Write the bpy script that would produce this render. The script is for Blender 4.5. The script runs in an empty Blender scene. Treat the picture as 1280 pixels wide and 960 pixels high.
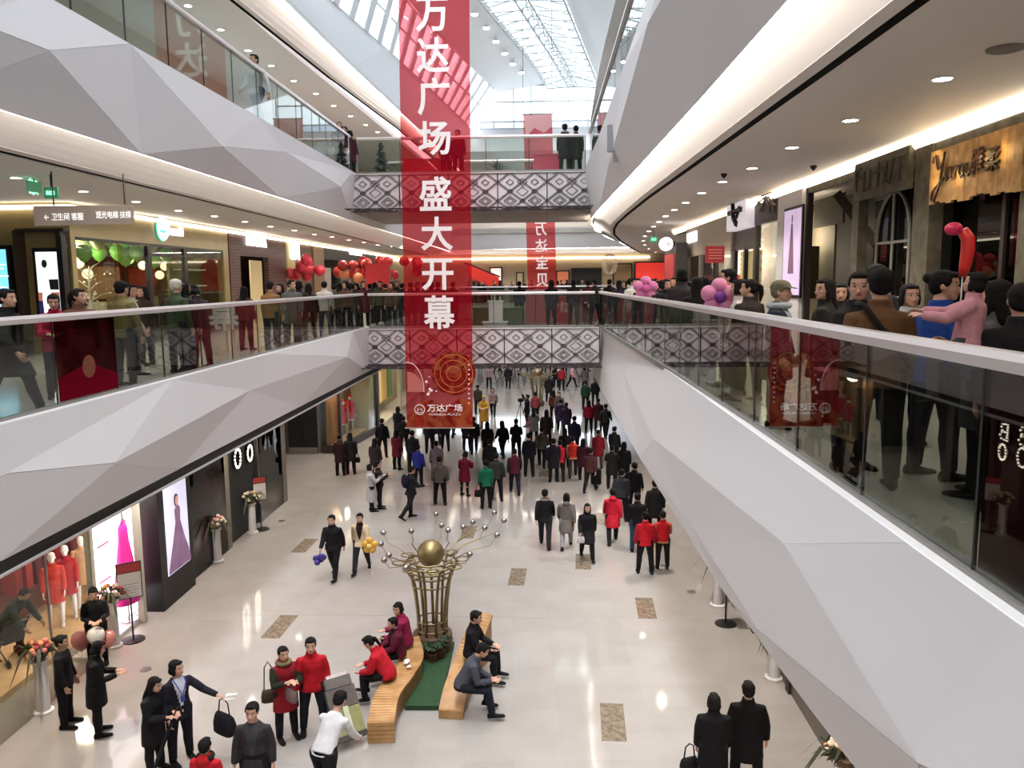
import bpy, math, random, re
import numpy as np
from mathutils import Vector, Matrix
sc = bpy.context.scene
COL = sc.collection
R = random.Random(11)

# ------------------------------------------------------------ camera
EYE = Vector((0, 0, 7.67))
FPX = 1000.0                                     # focal length in pixels of a 1280 px wide frame
_a = Vector(((680 - 640) / FPX, (480 - 351) / FPX, -1)).normalized()      # corridor direction seen from the camera
_Z = Vector((1, 0.010, 0)).cross(_a).normalized()
_X = _a.cross(_Z).normalized()
M3 = Matrix((_X, _a, _Z))                        # camera space -> world
cam = bpy.data.cameras.new('camera')
cam.sensor_width = 36; cam.lens = 36 * FPX / 1280; cam.clip_end = 400
cam_o = bpy.data.objects.new('camera', cam); COL.objects.link(cam_o)
cam_o.matrix_world = Matrix.Translation(EYE) @ M3.to_4x4()
sc.camera = cam_o

# ------------------------------------------------------------ sky, exposure
w = bpy.data.worlds.new('sky'); sc.world = w; w.use_nodes = True
bg = w.node_tree.nodes['Background']
bg.inputs[0].default_value = (0.80, 0.90, 1.0, 1); bg.inputs[1].default_value = 3.2
sc.view_settings.view_transform = 'Standard'; sc.view_settings.look = 'None'
sc.view_settings.gamma = 1; sc.view_settings.exposure = 0.2
sc.cycles.max_bounces = 7; sc.cycles.diffuse_bounces = 4; sc.cycles.glossy_bounces = 3
sc.cycles.transparent_max_bounces = 24; sc.cycles.transmission_bounces = 2
sc.cycles.sample_clamp_indirect = 4; sc.cycles.sample_clamp_direct = 0
sc.cycles.caustics_reflective = False; sc.cycles.caustics_refractive = False
sc.cycles.use_denoising = True

def area_light(name, loc, size, sizey, energy, col, rot=(0, 0, 0)):
    l = bpy.data.lights.new(name, 'AREA'); l.shape = 'RECTANGLE'; l.size = size; l.size_y = sizey
    l.energy = energy; l.color = col
    o = bpy.data.objects.new(name, l); o.location = loc; o.rotation_euler = rot; COL.objects.link(o)
    return o
# daylight through the long glass roof (one portal-like sheet over the skylight, above the glass)
area_light('skylight_daylight', (-1.5, 14, 45), 14, 76, 60000, (1.0, 0.955, 0.985))

# ------------------------------------------------------------ pixel helpers (1280 x 960 photograph -> world)
def ray(px, py): return M3 @ Vector(((px - 640) / FPX, (480 - py) / FPX, -1))
def G(px, py, z): d = ray(px, py); return EYE + d * ((z - EYE.z) / d.z)
def DY(px, py, y): d = ray(px, py); return EYE + d * (y / d.y)
def DX(px, py, x): d = ray(px, py); return EYE + d * (x / d.x)

# ------------------------------------------------------------ materials
def lin(c):
    return tuple(((v / 255) / 12.92 if v / 255 <= .04045 else ((v / 255 + .055) / 1.055) ** 2.4) for v in c) + (1,)
MATS = {}
def mat(name, col=(200, 200, 200), rough=.5, metal=0, emit=0, ecol=None, var=0, vscale=6, bump=0, bscale=40, spec=.5, coat=0):
    if name in MATS: return MATS[name]
    m = bpy.data.materials.new(name); MATS[name] = m; m.use_nodes = True
    nt = m.node_tree; b = nt.nodes['Principled BSDF']
    b.inputs['Base Color'].default_value = lin(col); b.inputs['Roughness'].default_value = rough
    b.inputs['Metallic'].default_value = metal; b.inputs['Specular IOR Level'].default_value = spec
    if coat: b.inputs['Coat Weight'].default_value = coat; b.inputs['Coat Roughness'].default_value = .05
    if emit:
        b.inputs['Emission Color'].default_value = lin(ecol or col); b.inputs['Emission Strength'].default_value = emit
    if var or bump:
        tc = nt.nodes.new('ShaderNodeTexCoord')
    if var:
        n = nt.nodes.new('ShaderNodeTexNoise'); n.inputs['Scale'].default_value = vscale; n.inputs['Detail'].default_value = 3
        nt.links.new(tc.outputs['Object'], n.inputs['Vector'])
        r = nt.nodes.new('ShaderNodeValToRGB')
        lo = tuple(max(0, c - var) for c in col); hi = tuple(min(255, c + var) for c in col)
        r.color_ramp.elements[0].position = .3; r.color_ramp.elements[1].position = .7
        r.color_ramp.elements[0].color = lin(lo); r.color_ramp.elements[1].color = lin(hi)
        nt.links.new(n.outputs['Fac'], r.inputs['Fac']); nt.links.new(r.outputs[0], b.inputs['Base Color'])
    if bump:
        n2 = nt.nodes.new('ShaderNodeTexNoise'); n2.inputs['Scale'].default_value = bscale
        nt.links.new(tc.outputs['Object'], n2.inputs['Vector'])
        bp = nt.nodes.new('ShaderNodeBump'); bp.inputs['Strength'].default_value = bump; bp.inputs['Distance'].default_value = .02
        nt.links.new(n2.outputs['Fac'], bp.inputs['Height']); nt.links.new(bp.outputs[0], b.inputs['Normal'])
    return m
def glass(name, tint=(225, 232, 228), ior=1.5, boost=1.0):
    if name in MATS: return MATS[name]
    m = bpy.data.materials.new(name); MATS[name] = m; m.use_nodes = True
    nt = m.node_tree; nt.nodes.clear()
    out = nt.nodes.new('ShaderNodeOutputMaterial'); mix = nt.nodes.new('ShaderNodeMixShader')
    tr = nt.nodes.new('ShaderNodeBsdfTransparent'); gl = nt.nodes.new('ShaderNodeBsdfGlossy'); lw = nt.nodes.new('ShaderNodeLayerWeight'); pw = nt.nodes.new('ShaderNodeMath'); fr = nt.nodes.new('ShaderNodeMath')
    tr.inputs[0].default_value = lin(tint); gl.inputs['Roughness'].default_value = .01; pw.operation = 'POWER'; pw.inputs[1].default_value = 5; fr.operation = 'MULTIPLY_ADD'; fr.inputs[1].default_value = .96; fr.inputs[2].default_value = .04
    nt.links.new(lw.outputs['Facing'], pw.inputs[0]); nt.links.new(pw.outputs[0], fr.inputs[0])   # Schlick, the same from both sides
    mu = nt.nodes.new('ShaderNodeMath'); mu.operation = 'MULTIPLY'; mu.inputs[1].default_value = boost; mu.use_clamp = True
    nt.links.new(fr.outputs[0], mu.inputs[0]); nt.links.new(mu.outputs[0], mix.inputs[0])
    nt.links.new(tr.outputs[0], mix.inputs[1]); nt.links.new(gl.outputs[0], mix.inputs[2]); nt.links.new(mix.outputs[0], out.inputs[0])
    return m
def sheer(name, col, alpha, var=0, scale=3, detail=5, col2=None):
    """thin see-through printed cloth or film: part dyed cloth that passes some light, part open weave"""
    if name in MATS: return MATS[name]
    m = bpy.data.materials.new(name); MATS[name] = m; m.use_nodes = True
    nt = m.node_tree; nt.nodes.clear(); L = nt.links
    out = nt.nodes.new('ShaderNodeOutputMaterial'); mix = nt.nodes.new('ShaderNodeMixShader'); m2 = nt.nodes.new('ShaderNodeMixShader')
    tr = nt.nodes.new('ShaderNodeBsdfTransparent'); df = nt.nodes.new('ShaderNodeBsdfDiffuse'); tl = nt.nodes.new('ShaderNodeBsdfTranslucent')
    t = [min(1, .25 + c) for c in lin(col)[:3]]; tr.inputs[0].default_value = (t[0], t[1], t[2], 1)
    df.inputs[0].default_value = lin(col); tl.inputs[0].default_value = lin(col)
    if col2:
        tc = nt.nodes.new('ShaderNodeTexCoord'); n = nt.nodes.new('ShaderNodeTexNoise'); n.inputs['Scale'].default_value = scale; n.inputs['Detail'].default_value = detail
        n.inputs['Distortion'].default_value = 1.2
        r = nt.nodes.new('ShaderNodeValToRGB'); r.color_ramp.elements[0].position = .42; r.color_ramp.elements[1].position = .58
        r.color_ramp.elements[0].color = lin(col); r.color_ramp.elements[1].color = lin(col2)
        L.new(tc.outputs['Object'], n.inputs['Vector']); L.new(n.outputs['Fac'], r.inputs['Fac'])
        L.new(r.outputs[0], df.inputs[0]); L.new(r.outputs[0], tl.inputs[0])
    m2.inputs[0].default_value = .5; mix.inputs[0].default_value = alpha
    L.new(df.outputs[0], m2.inputs[1]); L.new(tl.outputs[0], m2.inputs[2])
    L.new(tr.outputs[0], mix.inputs[1]); L.new(m2.outputs[0], mix.inputs[2]); L.new(mix.outputs[0], out.inputs[0])
    return m

# ------------------------------------------------------------ mesh builder
class MB:
    def __init__(s): s.v = []; s.f = []; s.m = []
    def add(s, vs, fs, mi=0):
        b = len(s.v); s.v += [tuple(v) for v in vs]; s.f += [tuple(b + i for i in f) for f in fs]; s.m += [mi] * len(fs)
    def poly(s, pts, mi=0): s.add(pts, [tuple(range(len(pts)))], mi)
    def box(s, lo, hi, mi=0):
        x0, y0, z0 = lo; x1, y1, z1 = hi
        s.hexa([(x0, y0, z0), (x1, y0, z0), (x1, y1, z0), (x0, y1, z0)], [(x0, y0, z1), (x1, y0, z1), (x1, y1, z1), (x0, y1, z1)], mi)
    def hexa(s, a, b, mi=0): s.prism(a, b, mi)
    def prism(s, a, b, mi=0):
        n = len(a)
        s.add(list(a) + list(b), [tuple(range(n))[::-1], tuple(range(n, 2 * n))] + [(i, (i + 1) % n, n + (i + 1) % n, n + i) for i in range(n)], mi)
    def slab(s, pts, off, mi=0):
        off = Vector(off); s.prism([Vector(p) for p in pts], [Vector(p) + off for p in pts], mi)
    def cbox(s, c, sz, mi=0, rz=0):
        hx, hy, hz = [v / 2 for v in sz]; c = Vector(c); r = Matrix.Rotation(rz, 3, 'Z')
        p = [c + r @ Vector((x, y, 0)) for x, y in ((-hx, -hy), (hx, -hy), (hx, hy), (-hx, hy))]
        s.prism([q - Vector((0, 0, hz)) for q in p], [q + Vector((0, 0, hz)) for q in p], mi)
    def loft(s, rings, mi=0, cap=True):
        n = len(rings[0]); vs = [p for r in rings for p in r]; fs = []
        for k in range(len(rings) - 1):
            for i in range(n):
                j = (i + 1) % n
                fs.append((k * n + i, k * n + j, (k + 1) * n + j, (k + 1) * n + i))
        if cap: fs += [tuple(range(n))[::-1], tuple(range((len(rings) - 1) * n, len(rings) * n))]
        s.add(vs, fs, mi)
    def tube(s, pts, rad, n=8, mi=0, cap=True, closed=False):
        P = [Vector(p) for p in pts]; k = len(P)
        if not isinstance(rad, (list, tuple)): rad = [rad] * k
        rings = []; ref = None
        for i in range(k):
            if closed: t = P[(i + 1) % k] - P[i - 1]
            else: t = P[min(i + 1, k - 1)] - P[max(i - 1, 0)]
            t.normalize()
            if ref is None:
                ref = Vector((0, 0, 1)) if abs(t.z) < .9 else Vector((0, 1, 0))
            u = ref - t * ref.dot(t); u.normalize(); ref = u; v = t.cross(u)
            rings.append([P[i] + (u * math.cos(2 * math.pi * j / n) + v * math.sin(2 * math.pi * j / n)) * rad[i] for j in range(n)])
        if closed: rings.append(rings[0]); cap = False
        s.loft(rings, mi, cap)
    def cyl(s, p0, p1, r0, r1=None, n=12, mi=0): s.tube([p0, p1], [r0, r0 if r1 is None else r1], n, mi)
    def ell(s, c, r, nu=12, nv=8, mi=0, M=None):
        if not isinstance(r, (list, tuple)): r = (r, r, r)
        vs = []; c = Vector(c)
        def pt(x, y, z):
            q = Vector((x * r[0], y * r[1], z * r[2])); q = M @ q if M else q
            return c + q
        vs.append(pt(0, 0, -1))
        for i in range(1, nv):
            a = -math.pi / 2 + math.pi * i / nv
            for j in range(nu):
                b = 2 * math.pi * j / nu
                vs.append(pt(math.cos(a) * math.cos(b), math.cos(a) * math.sin(b), math.sin(a)))
        vs.append(pt(0, 0, 1)); fs = []
        for j in range(nu): fs.append((0, 1 + (j + 1) % nu, 1 + j))
        for i in range(nv - 2):
            for j in range(nu):
                a = 1 + i * nu + j; b = 1 + i * nu + (j + 1) % nu
                fs.append((a, b, b + nu, a + nu))
        o = 1 + (nv - 2) * nu; t = len(vs) - 1
        for j in range(nu): fs.append((o + j, o + (j + 1) % nu, t))
        s.add(vs, fs, mi)
    def lathe(s, c, prof, n=20, mi=0, cap=True):
        c = Vector(c)
        s.loft([[c + Vector((r * math.cos(2 * math.pi * j / n), r * math.sin(2 * math.pi * j / n), z)) for j in range(n)] for r, z in prof], mi, cap)
    def torus(s, c, R_, r, n=24, k=6, mi=0, M=None):
        c = Vector(c); pts = []
        for j in range(n):
            q = Vector((R_ * math.cos(2 * math.pi * j / n), R_ * math.sin(2 * math.pi * j / n), 0))
            pts.append(c + (M @ q if M else q))
        s.tube(pts, r, k, mi, closed=True)
    def mesh(s, name, mats, smooth=False):
        me = bpy.data.meshes.new(name); me.from_pydata(s.v, [], s.f)
        for m in (mats if isinstance(mats, (list, tuple)) else [mats]): me.materials.append(m)
        me.polygons.foreach_set('material_index', s.m)
        if smooth: me.polygons.foreach_set('use_smooth', [True] * len(s.f))
        me.update(); return me
    def build(s, name, mats, parent=None, smooth=False, kind=None, label=None, local=False):
        return link(name, s.mesh(name, mats, smooth), parent, kind, label, local)
def link(name, me, parent=None, kind=None, label=None, local=False):
    o = bpy.data.objects.new(name, me); COL.objects.link(o)
    if parent:
        o.parent = parent
        if not local: o.matrix_parent_inverse = (Matrix.LocRotScale(parent.location, parent.rotation_euler, parent.scale)).inverted()
    if kind: o['kind'] = kind
    if label: o['label'] = label
    return o
def tag(o, label, cat, group=None):
    o['label'] = label; o['category'] = cat
    if group: o['group'] = group
    return o
def thing(name, label, cat, loc=(0, 0, 0), rz=0, group=None):
    o = bpy.data.objects.new(name, None); COL.objects.link(o); o.location = loc; o.rotation_euler = (0, 0, rz)
    o.empty_display_size = .1
    return tag(o, label, cat, group)
def dup(root, loc, rz, label=None, group=None):
    r = root.copy(); COL.objects.link(r); r.location = loc; r.rotation_euler = (0, 0, rz)
    if label: r['label'] = label
    if group: r['group'] = group
    def rec(a, b):
        for ch in a.children:
            c = ch.copy(); COL.objects.link(c); c.parent = b; rec(ch, c)
    rec(root, r); return r
ORD = ['first', 'second', 'third', 'fourth', 'fifth', 'sixth', 'seventh', 'eighth', 'ninth', 'tenth', 'eleventh', 'twelfth',
       'thirteenth', 'fourteenth', 'fifteenth', 'sixteenth', 'seventeenth', 'eighteenth', 'nineteenth', 'twentieth', 'twenty-first',
       'twenty-second', 'twenty-third', 'twenty-fourth', 'twenty-fifth', 'twenty-sixth', 'twenty-seventh', 'twenty-eighth']
_txt = {}
def text_mesh(body, size=1, extrude=.01, shear=0, spacing=1, bold=0):
    """returns a mesh of the writing, centred, in its XY plane"""
    c = bpy.data.curves.new('writing', 'FONT'); c.body = body; c.size = size; c.extrude = extrude; c.shear = shear
    c.space_character = spacing; c.offset = bold; c.align_x = 'CENTER'; c.align_y = 'CENTER'; c.resolution_u = 3
    o = bpy.data.objects.new('writing', c); COL.objects.link(o)
    dg = bpy.context.evaluated_depsgraph_get()
    me = bpy.data.meshes.new_from_object(o.evaluated_get(dg), depsgraph=dg)
    bpy.data.objects.remove(o); return me
def writing(body, p, right, up, width=None, height=None, m=None, parent=None, extrude=.01, shear=0, bold=0, name='lettering', mirror=False):
    """flat lettering centred at p, running along right, standing along up, fitted to a width and/or height"""
    me = text_mesh(body, 1, 0.02, shear, 1, bold)
    n = len(me.vertices); co = np.empty(n * 3, np.float32); me.vertices.foreach_get('co', co); co = co.reshape(-1, 3)
    lo, hi = co.min(0), co.max(0); c = (lo + hi) / 2
    ext = hi - lo
    sx = width / ext[0] if width else height / ext[1]; sy = height / ext[1] if height else sx
    r = Vector(right).normalized(); u = Vector(up).normalized(); nn = r.cross(u)
    if mirror: sx = -sx
    A = np.array([r, u, nn]); q = (co - c) * np.array([sx, sy, extrude / .04])
    co2 = q @ A + np.array(Vector(p))
    me.vertices.foreach_set('co', co2.astype(np.float32).ravel()); me.update()
    me.materials.clear(); me.materials.append(m); me.name = name
    return link(name, me, parent)
# ============================================================ levels
Z2, Z3 = 6.0, 11.4              # upper floors
C1, C2, C3 = 4.3, 9.67, 15.07  # ceilings
YN, YF = -12.0, 62.0            # ends of the hall
M_white = mat('white_panel', (230, 227, 228), .55)
M_white2 = mat('white_gloss', (226, 222, 220), .35)
M_ceil = mat('ceiling_paint', (232, 224, 218), .6)
M_dark = mat('black_slot', (22, 19, 18), .6)
M_grey = mat('grey_wall', (120, 116, 112), .6)
M_led = mat('cove_led', (255, 246, 232), .5, emit=22, ecol=(255, 244, 230))
M_strip = mat('shop_cove_led', (255, 240, 214), .5, emit=4.5, ecol=(255, 238, 212))
M_steel = mat('brushed_steel', (190, 188, 186), .3, 1)
M_blackm = mat('black_metal', (24, 22, 22), .4, .3)

def floor_mat():
    m = bpy.data.materials.new('polished_tile'); m.use_nodes = True; nt = m.node_tree; b = nt.nodes['Principled BSDF']; L = nt.links
    tc = nt.nodes.new('ShaderNodeTexCoord'); br = nt.nodes.new('ShaderNodeTexBrick'); mp = nt.nodes.new('ShaderNodeMapping')
    mp.inputs['Rotation'].default_value = (0, 0, math.radians(-2.5))
    br.offset = 0; br.inputs['Scale'].default_value = 1; br.inputs['Brick Width'].default_value = .8; br.inputs['Row Height'].default_value = .8
    br.inputs['Mortar Size'].default_value = .0025
    br.inputs['Color1'].default_value = lin((172, 165, 160)); br.inputs['Color2'].default_value = lin((167, 160, 154)); br.inputs['Mortar'].default_value = lin((162, 154, 148))
    n = nt.nodes.new('ShaderNodeTexNoise'); n.inputs['Scale'].default_value = 1.3; n.inputs['Detail'].default_value = 6
    mx = nt.nodes.new('ShaderNodeMixRGB'); mx.blend_type = 'MULTIPLY'; mx.inputs[0].default_value = .25
    L.new(tc.outputs['Object'], mp.inputs[0]); L.new(mp.outputs[0], br.inputs['Vector']); L.new(tc.outputs['Object'], n.inputs['Vector'])
    L.new(br.outputs[0], mx.inputs[1]); L.new(n.outputs['Fac'], mx.inputs[2]); L.new(mx.outputs[0], b.inputs['Base Color'])
    b.inputs['Roughness'].default_value = .07; b.inputs['Specular IOR Level'].default_value = .6
    return m
M_floor = floor_mat()
M_floor2 = mat('upper_floor_tile', (182, 177, 169), .12, var=6, vscale=1.5)
M_inset = mat('brown_marble', (118, 104, 88), .12, var=22, vscale=9)

def struct(name, mb, m, parent=None, smooth=False):
    return mb.build(name, m, parent, smooth, kind=None if parent else 'structure')

# ---- ground floor
mb = MB(); mb.box((-16, YN, -.3), (12, 80, 0)); floor = struct('floor', mb, M_floor)
ca, sa = math.cos(math.radians(-2.5)), math.sin(math.radians(-2.5))
tile_me = None
for px, py in ((766, 902), (807, 760), (729, 702), (647, 721), (350, 783), (381, 682), (586, 665), (681, 592), (753, 648)):
    c = G(px, py, 0)
    if tile_me is None:
        t = MB(); t.cbox((0, 0, 0), (.42, 1.2, .008)); tile_me = t.mesh('inset_tile', M_inset)
    o = link('inset_tile', tile_me, floor); o.location = (c.x, c.y, .003); o.rotation_euler = (0, 0, math.radians(-2.5))
t = MB(); a = G(300, 768, 0); b = G(960, 774, 0); t.slab([a, b, b + Vector((0, .03, 0)), a + Vector((0, .03, 0))], (0, 0, .003)); t.build('expansion_joint', mat('joint', (150, 142, 134), .4), floor)
cap_me = None
for px, py in ((182, 837), (864, 740), (352, 651), (434, 900), (1004, 820)):
    if cap_me is None:
        t = MB(); t.lathe((0, 0, 0), [(.11, -.002), (.11, .006), (.085, .008), (.03, .008)], 16); cap_me = t.mesh('floor_cap', M_steel)
    o = link('floor_cap', cap_me, floor); o.location = G(px, py, 0)

# ---- upper floor slabs
def plate(name, pts, z0, z1, m):
    mb = MB(); mb.prism([(x, y, z0) for x, y in pts], [(x, y, z1) for x, y in pts]); return struct(name, mb, m)
LX, RX = -6.52, 2.36
def rx(y): return 2.22 if y < 29 else 2.0 + (y - 31) * .155 if y > 34 else 2.05
plate('floor_left_gallery', [(-16, YN), (LX, YN), (LX, YF), (-16, YF)], Z2 - .3, Z2, M_floor2)
RPTS = [(RX, YN), (12, YN), (12, YF), (7.2, YF), (4.3, 46), (RX, 34.4)]
plate('floor_right_gallery', RPTS, Z2 - .3, Z2, M_floor2)
plate('floor_left_third', [(-16, YN), (LX - .32, YN), (LX - .32, YF), (-16, YF)], Z3 - .3, Z3, M_floor2)
RP3 = [(1.72, YN), (12, YN), (12, YF), (7.2, YF), (4.3, 46), (1.95, 34.4)]
plate('floor_right_third', RP3, Z3 - .3, Z3, M_floor2)
plate('floor_far_gallery', [(-6.3, 58), (7.2, 58), (7.2, YF), (-6.3, YF)], Z2 - .3, Z2, M_floor2)

# ---- ceilings
SL1, SR1 = -6.5, 2.3
plate('ceiling_ground_left', [(-16, YN), (SL1, YN), (SL1, YF), (-16, YF)], C1, C1 + .2, M_ceil)
plate('ceiling_ground_right', [(SR1, YN), (12, YN), (12, YF), (SR1 + 5, YF), (SR1 + .1, 34)], C1, C1 + .2, M_ceil)
plate('ceiling_left', [(-16, YN), (-8.15, YN), (-8.35, 30), (-8.9, YF), (-16, YF)], C2, C2 + .2, M_ceil)
plate('ceiling_right', [(2.72, YN), (12, YN), (12, YF), (7.6, YF), (4.5, 46), (2.75, 33), (2.55, 22)], C2, C2 + .2, M_ceil)
plate('ceiling_third_left', [(-16, YN), (-8.2, YN), (-8.2, 25), (-7.1, YF), (-16, YF)], C3, C3 + .2, M_ceil)
plate('ceiling_third_right', [(3, YN), (12, YN), (12, YF), (7.6, YF), (3, 35)], C3, C3 + .2, M_ceil)
plate('ceiling_far', [(-9, 59.5), (8, 59.5), (8, 75), (-9, 75)], C2, C2 + .2, M_ceil)

# ---- edge trims: led cove, curved band, dark slot
def strip(name, line_a, line_b, m, thick=(0, 0, .02), parent=None, bulge=None):
    """a ribbon between two polylines of equal length; bulge bows it like a cove"""
    mb = MB(); n = 7 if bulge else 2
    for i in range(len(line_a) - 1):
        for k in range(n - 1):
            def P(i_, t):
                p = Vector(line_a[i_]).lerp(Vector(line_b[i_]), t)
                return p + Vector(bulge) * math.sin(math.pi * t) if bulge else p
            q = [P(i, k / (n - 1)), P(i + 1, k / (n - 1)), P(i + 1, (k + 1) / (n - 1)), P(i, (k + 1) / (n - 1))]
            mb.slab(q, thick)
    return struct(name, mb, m, parent, smooth=False)
def ln(xs, ys, z): return [(x, y, z) for x, y in zip(xs, ys)]
M_slot = mat('slot_black', (8, 7, 7), .9, spec=.1)
def gallery(idx, ys, xb, zb, xs, zs, side, led=True):
    """under-edge of a gallery: band from the fascia's lower edge (xb, zb) to the dark slot (xs, zs); side +1 right, -1 left"""
    strip('trim_%d' % idx, ln([x + side * .02 for x in xb], ys, zb + .16), ln([x - side * .13 for x in xs], ys, zs + .02), M_white2, (side * .01, 0, .02), bulge=(0, 0, .07))
    strip('trim_%d' % (idx + 2), ln([x - side * .13 for x in xs], ys, zs + .015), ln(xs, ys, zs - .01), M_ceil, (0, 0, .03))
    strip('trim_%d' % (idx + 1), ln(xs, ys, zs - .012), ln([x + side * .11 for x in xs], ys, zs - .012), M_slot, (0, 0, .03))
    if led:
        strip('trim_%d' % (idx + 3), ln([x + side * .03 for x in xb], ys, zb + .015), ln([x + side * .05 for x in xb], ys, zb + .10), M_led, (side * .01, 0, 0))
yL = [YN, 0, 10, 20, 30, 45, YF]
gallery(1, yL, [-6.78, -6.78, -6.78, -6.79, -6.76, -6.8, -6.9], 9.85, [-8.0, -8.0, -8.0, -8.1, -8.25, -8.6, -8.8], C2, -1)
yR = [YN, 0, 8, 15, 20, 25, 29, 32, 36, 42, 50, YF]
gallery(11, yR, [1.97, 1.95, 1.93, 1.86, 1.79, 1.72, 1.70, 1.83, 2.25, 3.2, 4.85, 7.0], 9.85, [2.8, 2.75, 2.68, 2.58, 2.5, 2.5, 2.55, 2.7, 3.05, 3.9, 5.3, 7.4], C2, 1)
yT = [YN, 10, 20, 30, 40, 50, YF]
gallery(21, yT, [-7.5, -7.4, -7.25, -6.95, -6.5, -6.1, -5.8], 15.45, [-8.5, -8.4, -8.2, -7.7, -7.0, -6.6, -6.3], C3, -1)

# ---- faceted fascias: every facet is a panel of its own
M_facet = [mat('facet_white', (236, 232, 234), .6)]
def fascia(name, tris, axis, parent=None, side=1):
    """tris: lists of 3-D points; each becomes a 25 mm thick panel leaning on its own plane"""
    root = bpy.data.objects.new(name, None); COL.objects.link(root); root['kind'] = 'structure'
    for t in tris:
        t = [Vector(p) for p in t]; n = (t[1] - t[0]).cross(t[2] - t[0]).normalized()
        if n.x * side < 0: n = -n
        mb = MB(); mb.slab(t, n * .025); mb.build('facet_panel', M_facet, root)
    return root
def on_plane(px, py, p0, n):
    d = ray(px, py); p0 = Vector(p0); n = Vector(n); t = (p0 - EYE).dot(n) / d.dot(n); return EYE + d * t
def facets(name, top, bot, verts, tris, side):
    """top/bot = (x, z) of the upper and lower edge line; verts: key -> (px, py, bump) or world y for T/B keys"""
    d = Vector((bot[0] - top[0], 0, bot[1] - top[1])); n = Vector((d.z, 0, -d.x)).normalized()
    if n.x * -side < 0: n = -n          # towards the atrium: left galleries (+x), right galleries (-x)
    V = {}
    for k, v in verts.items():
        if k[0] == 'T': V[k] = Vector((top[0], v if not isinstance(v, tuple) else on_plane(v[0], v[1], (top[0], 0, top[1]), n).y, top[1]))
        elif k[0] == 'B' and isinstance(v, Vector): V[k] = v
        elif k[0] == 'B': V[k] = Vector((bot[0], v if not isinstance(v, tuple) else on_plane(v[0], v[1], (top[0], 0, top[1]), n).y, bot[1]))
        else:
            p = on_plane(v[0], v[1], (top[0], 0, top[1]), n); V[k] = p + n * v[2]
    return fascia(name, [[V[k] for k in t.split()] for t in tris], None, None, -side)
# left gallery, second floor edge
facets('trim_31', (-6.3, 6.08), (-6.36, 4.5),
       dict(T0=-12.0, T1=4.5, T2=(0, 532), T3=(215, 470), T4=(335, 440), T5=(440, 414), T6=46, T7=62,
            B0=-12, B1=3., B2=(0, 708), B3=(222, 583), B4=(375, 503), B5=(460, 458), B6=40, B7=62,
            M0=(-400, 800, .1), M1=(128, 578, .17), M2=(0, 592, .05), M3=(310, 488, .02), M4=(428, 446, .13)),
       ['T0 T1 M0', 'T0 M0 B0', 'B0 M0 B1', 'T1 T2 M0', 'M0 T2 M2', 'M0 M2 B1', 'B1 M2 B2', 'T2 T3 M2', 'M2 T3 M1', 'M2 M1 B2', 'B2 M1 B3', 'T3 M3 M1', 'M1 M3 B3',
        'T3 T4 M3', 'T4 T5 M4', 'T4 M4 M3', 'M3 M4 B4', 'M3 B4 B3', 'M4 T5 B5', 'M4 B5 B4', 'T5 T6 B5', 'T6 B6 B5', 'T6 T7 B6', 'T7 B7 B6'], -1)
# right gallery, second floor edge
facets('trim_32', (2.2, 6.08), (2.17, 3.85),
       dict(T0=-12.0, T1=1.5, T2=(1280, 775), T3=(1138, 680), T4=(960, 563), T5=(860, 490), T6=29.5,
            B0=Vector((3.2, -12, 3.85)), B1=Vector((2.62, 3.2, 3.85)), B2=G(1118, 1016, 3.85), B3=G(1018, 888, 3.85), B4=G(900, 729, 3.85), B5=G(801, 572, 3.85), B6=G(741, 468, 3.85),
            M0=(1500, 1100, .05), M1=(1165, 955, .05), M2=(955, 788, .02), M3=(995, 680, .08), M4=(868, 655, .02), M5=(825, 548, .10), M6=(782, 463, .04)),
       ['T0 T1 M0', 'T0 M0 B0', 'B0 M0 B1', 'T1 T2 M0', 'M0 T2 M1', 'M0 M1 B2', 'M0 B2 B1', 'T2 T3 M1', 'T3 M3 M1', 'M1 M3 M2', 'M1 M2 B3', 'M1 B3 B2', 'T3 T4 M3',
        'T4 M5 M3', 'M3 M5 M4', 'M3 M4 M2', 'M2 M4 B4', 'M2 B4 B3', 'T4 T5 M5', 'T5 M6 M5', 'M5 M6 B5', 'M5 B5 M4', 'M4 B5 B4', 'T5 T6 M6', 'M6 T6 B6', 'M6 B6 B5'], 1)
# left gallery, third floor edge
facets('trim_33', (-6.6, 11.48), (-6.76, 9.85),
       dict(T0=-12.0, T1=4., T2=(50, 0), T3=(160, 67), T4=(320, 157), T5=(440, 217), T6=44, T7=62,
            B0=-12, B1=5., B2=(-80, 105), B3=(175, 190), B4=(268, 218), B5=(350, 250), B6=(440, 273), B7=50, B8=62,
            M0=(-60, 20, .1), M1=(45, 62, .16), M2=(215, 125, .02), M3=(268, 182, .14), M4=(355, 190, .03), M5=(420, 233, .12)),
       ['T0 T1 M0', 'T0 M0 B0', 'B0 M0 B1', 'T1 T2 M0', 'M0 T2 M1', 'M0 M1 B2', 'M0 B2 B1', 'T2 T3 M1', 'M1 T3 B3', 'M1 B3 B2', 'T3 M3 B3', 'M3 B4 B3',
        'T3 T4 M3', 'T4 M4 M3', 'M3 M4 B5', 'M3 B5 B4', 'T4 T5 M4', 'T5 M5 M4', 'M4 M5 B5', 'M5 B6 B5', 'T5 B6 M5', 'T5 T6 B6', 'T6 B7 B6', 'T6 T7 B7', 'T7 B8 B7'], -1)
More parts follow.
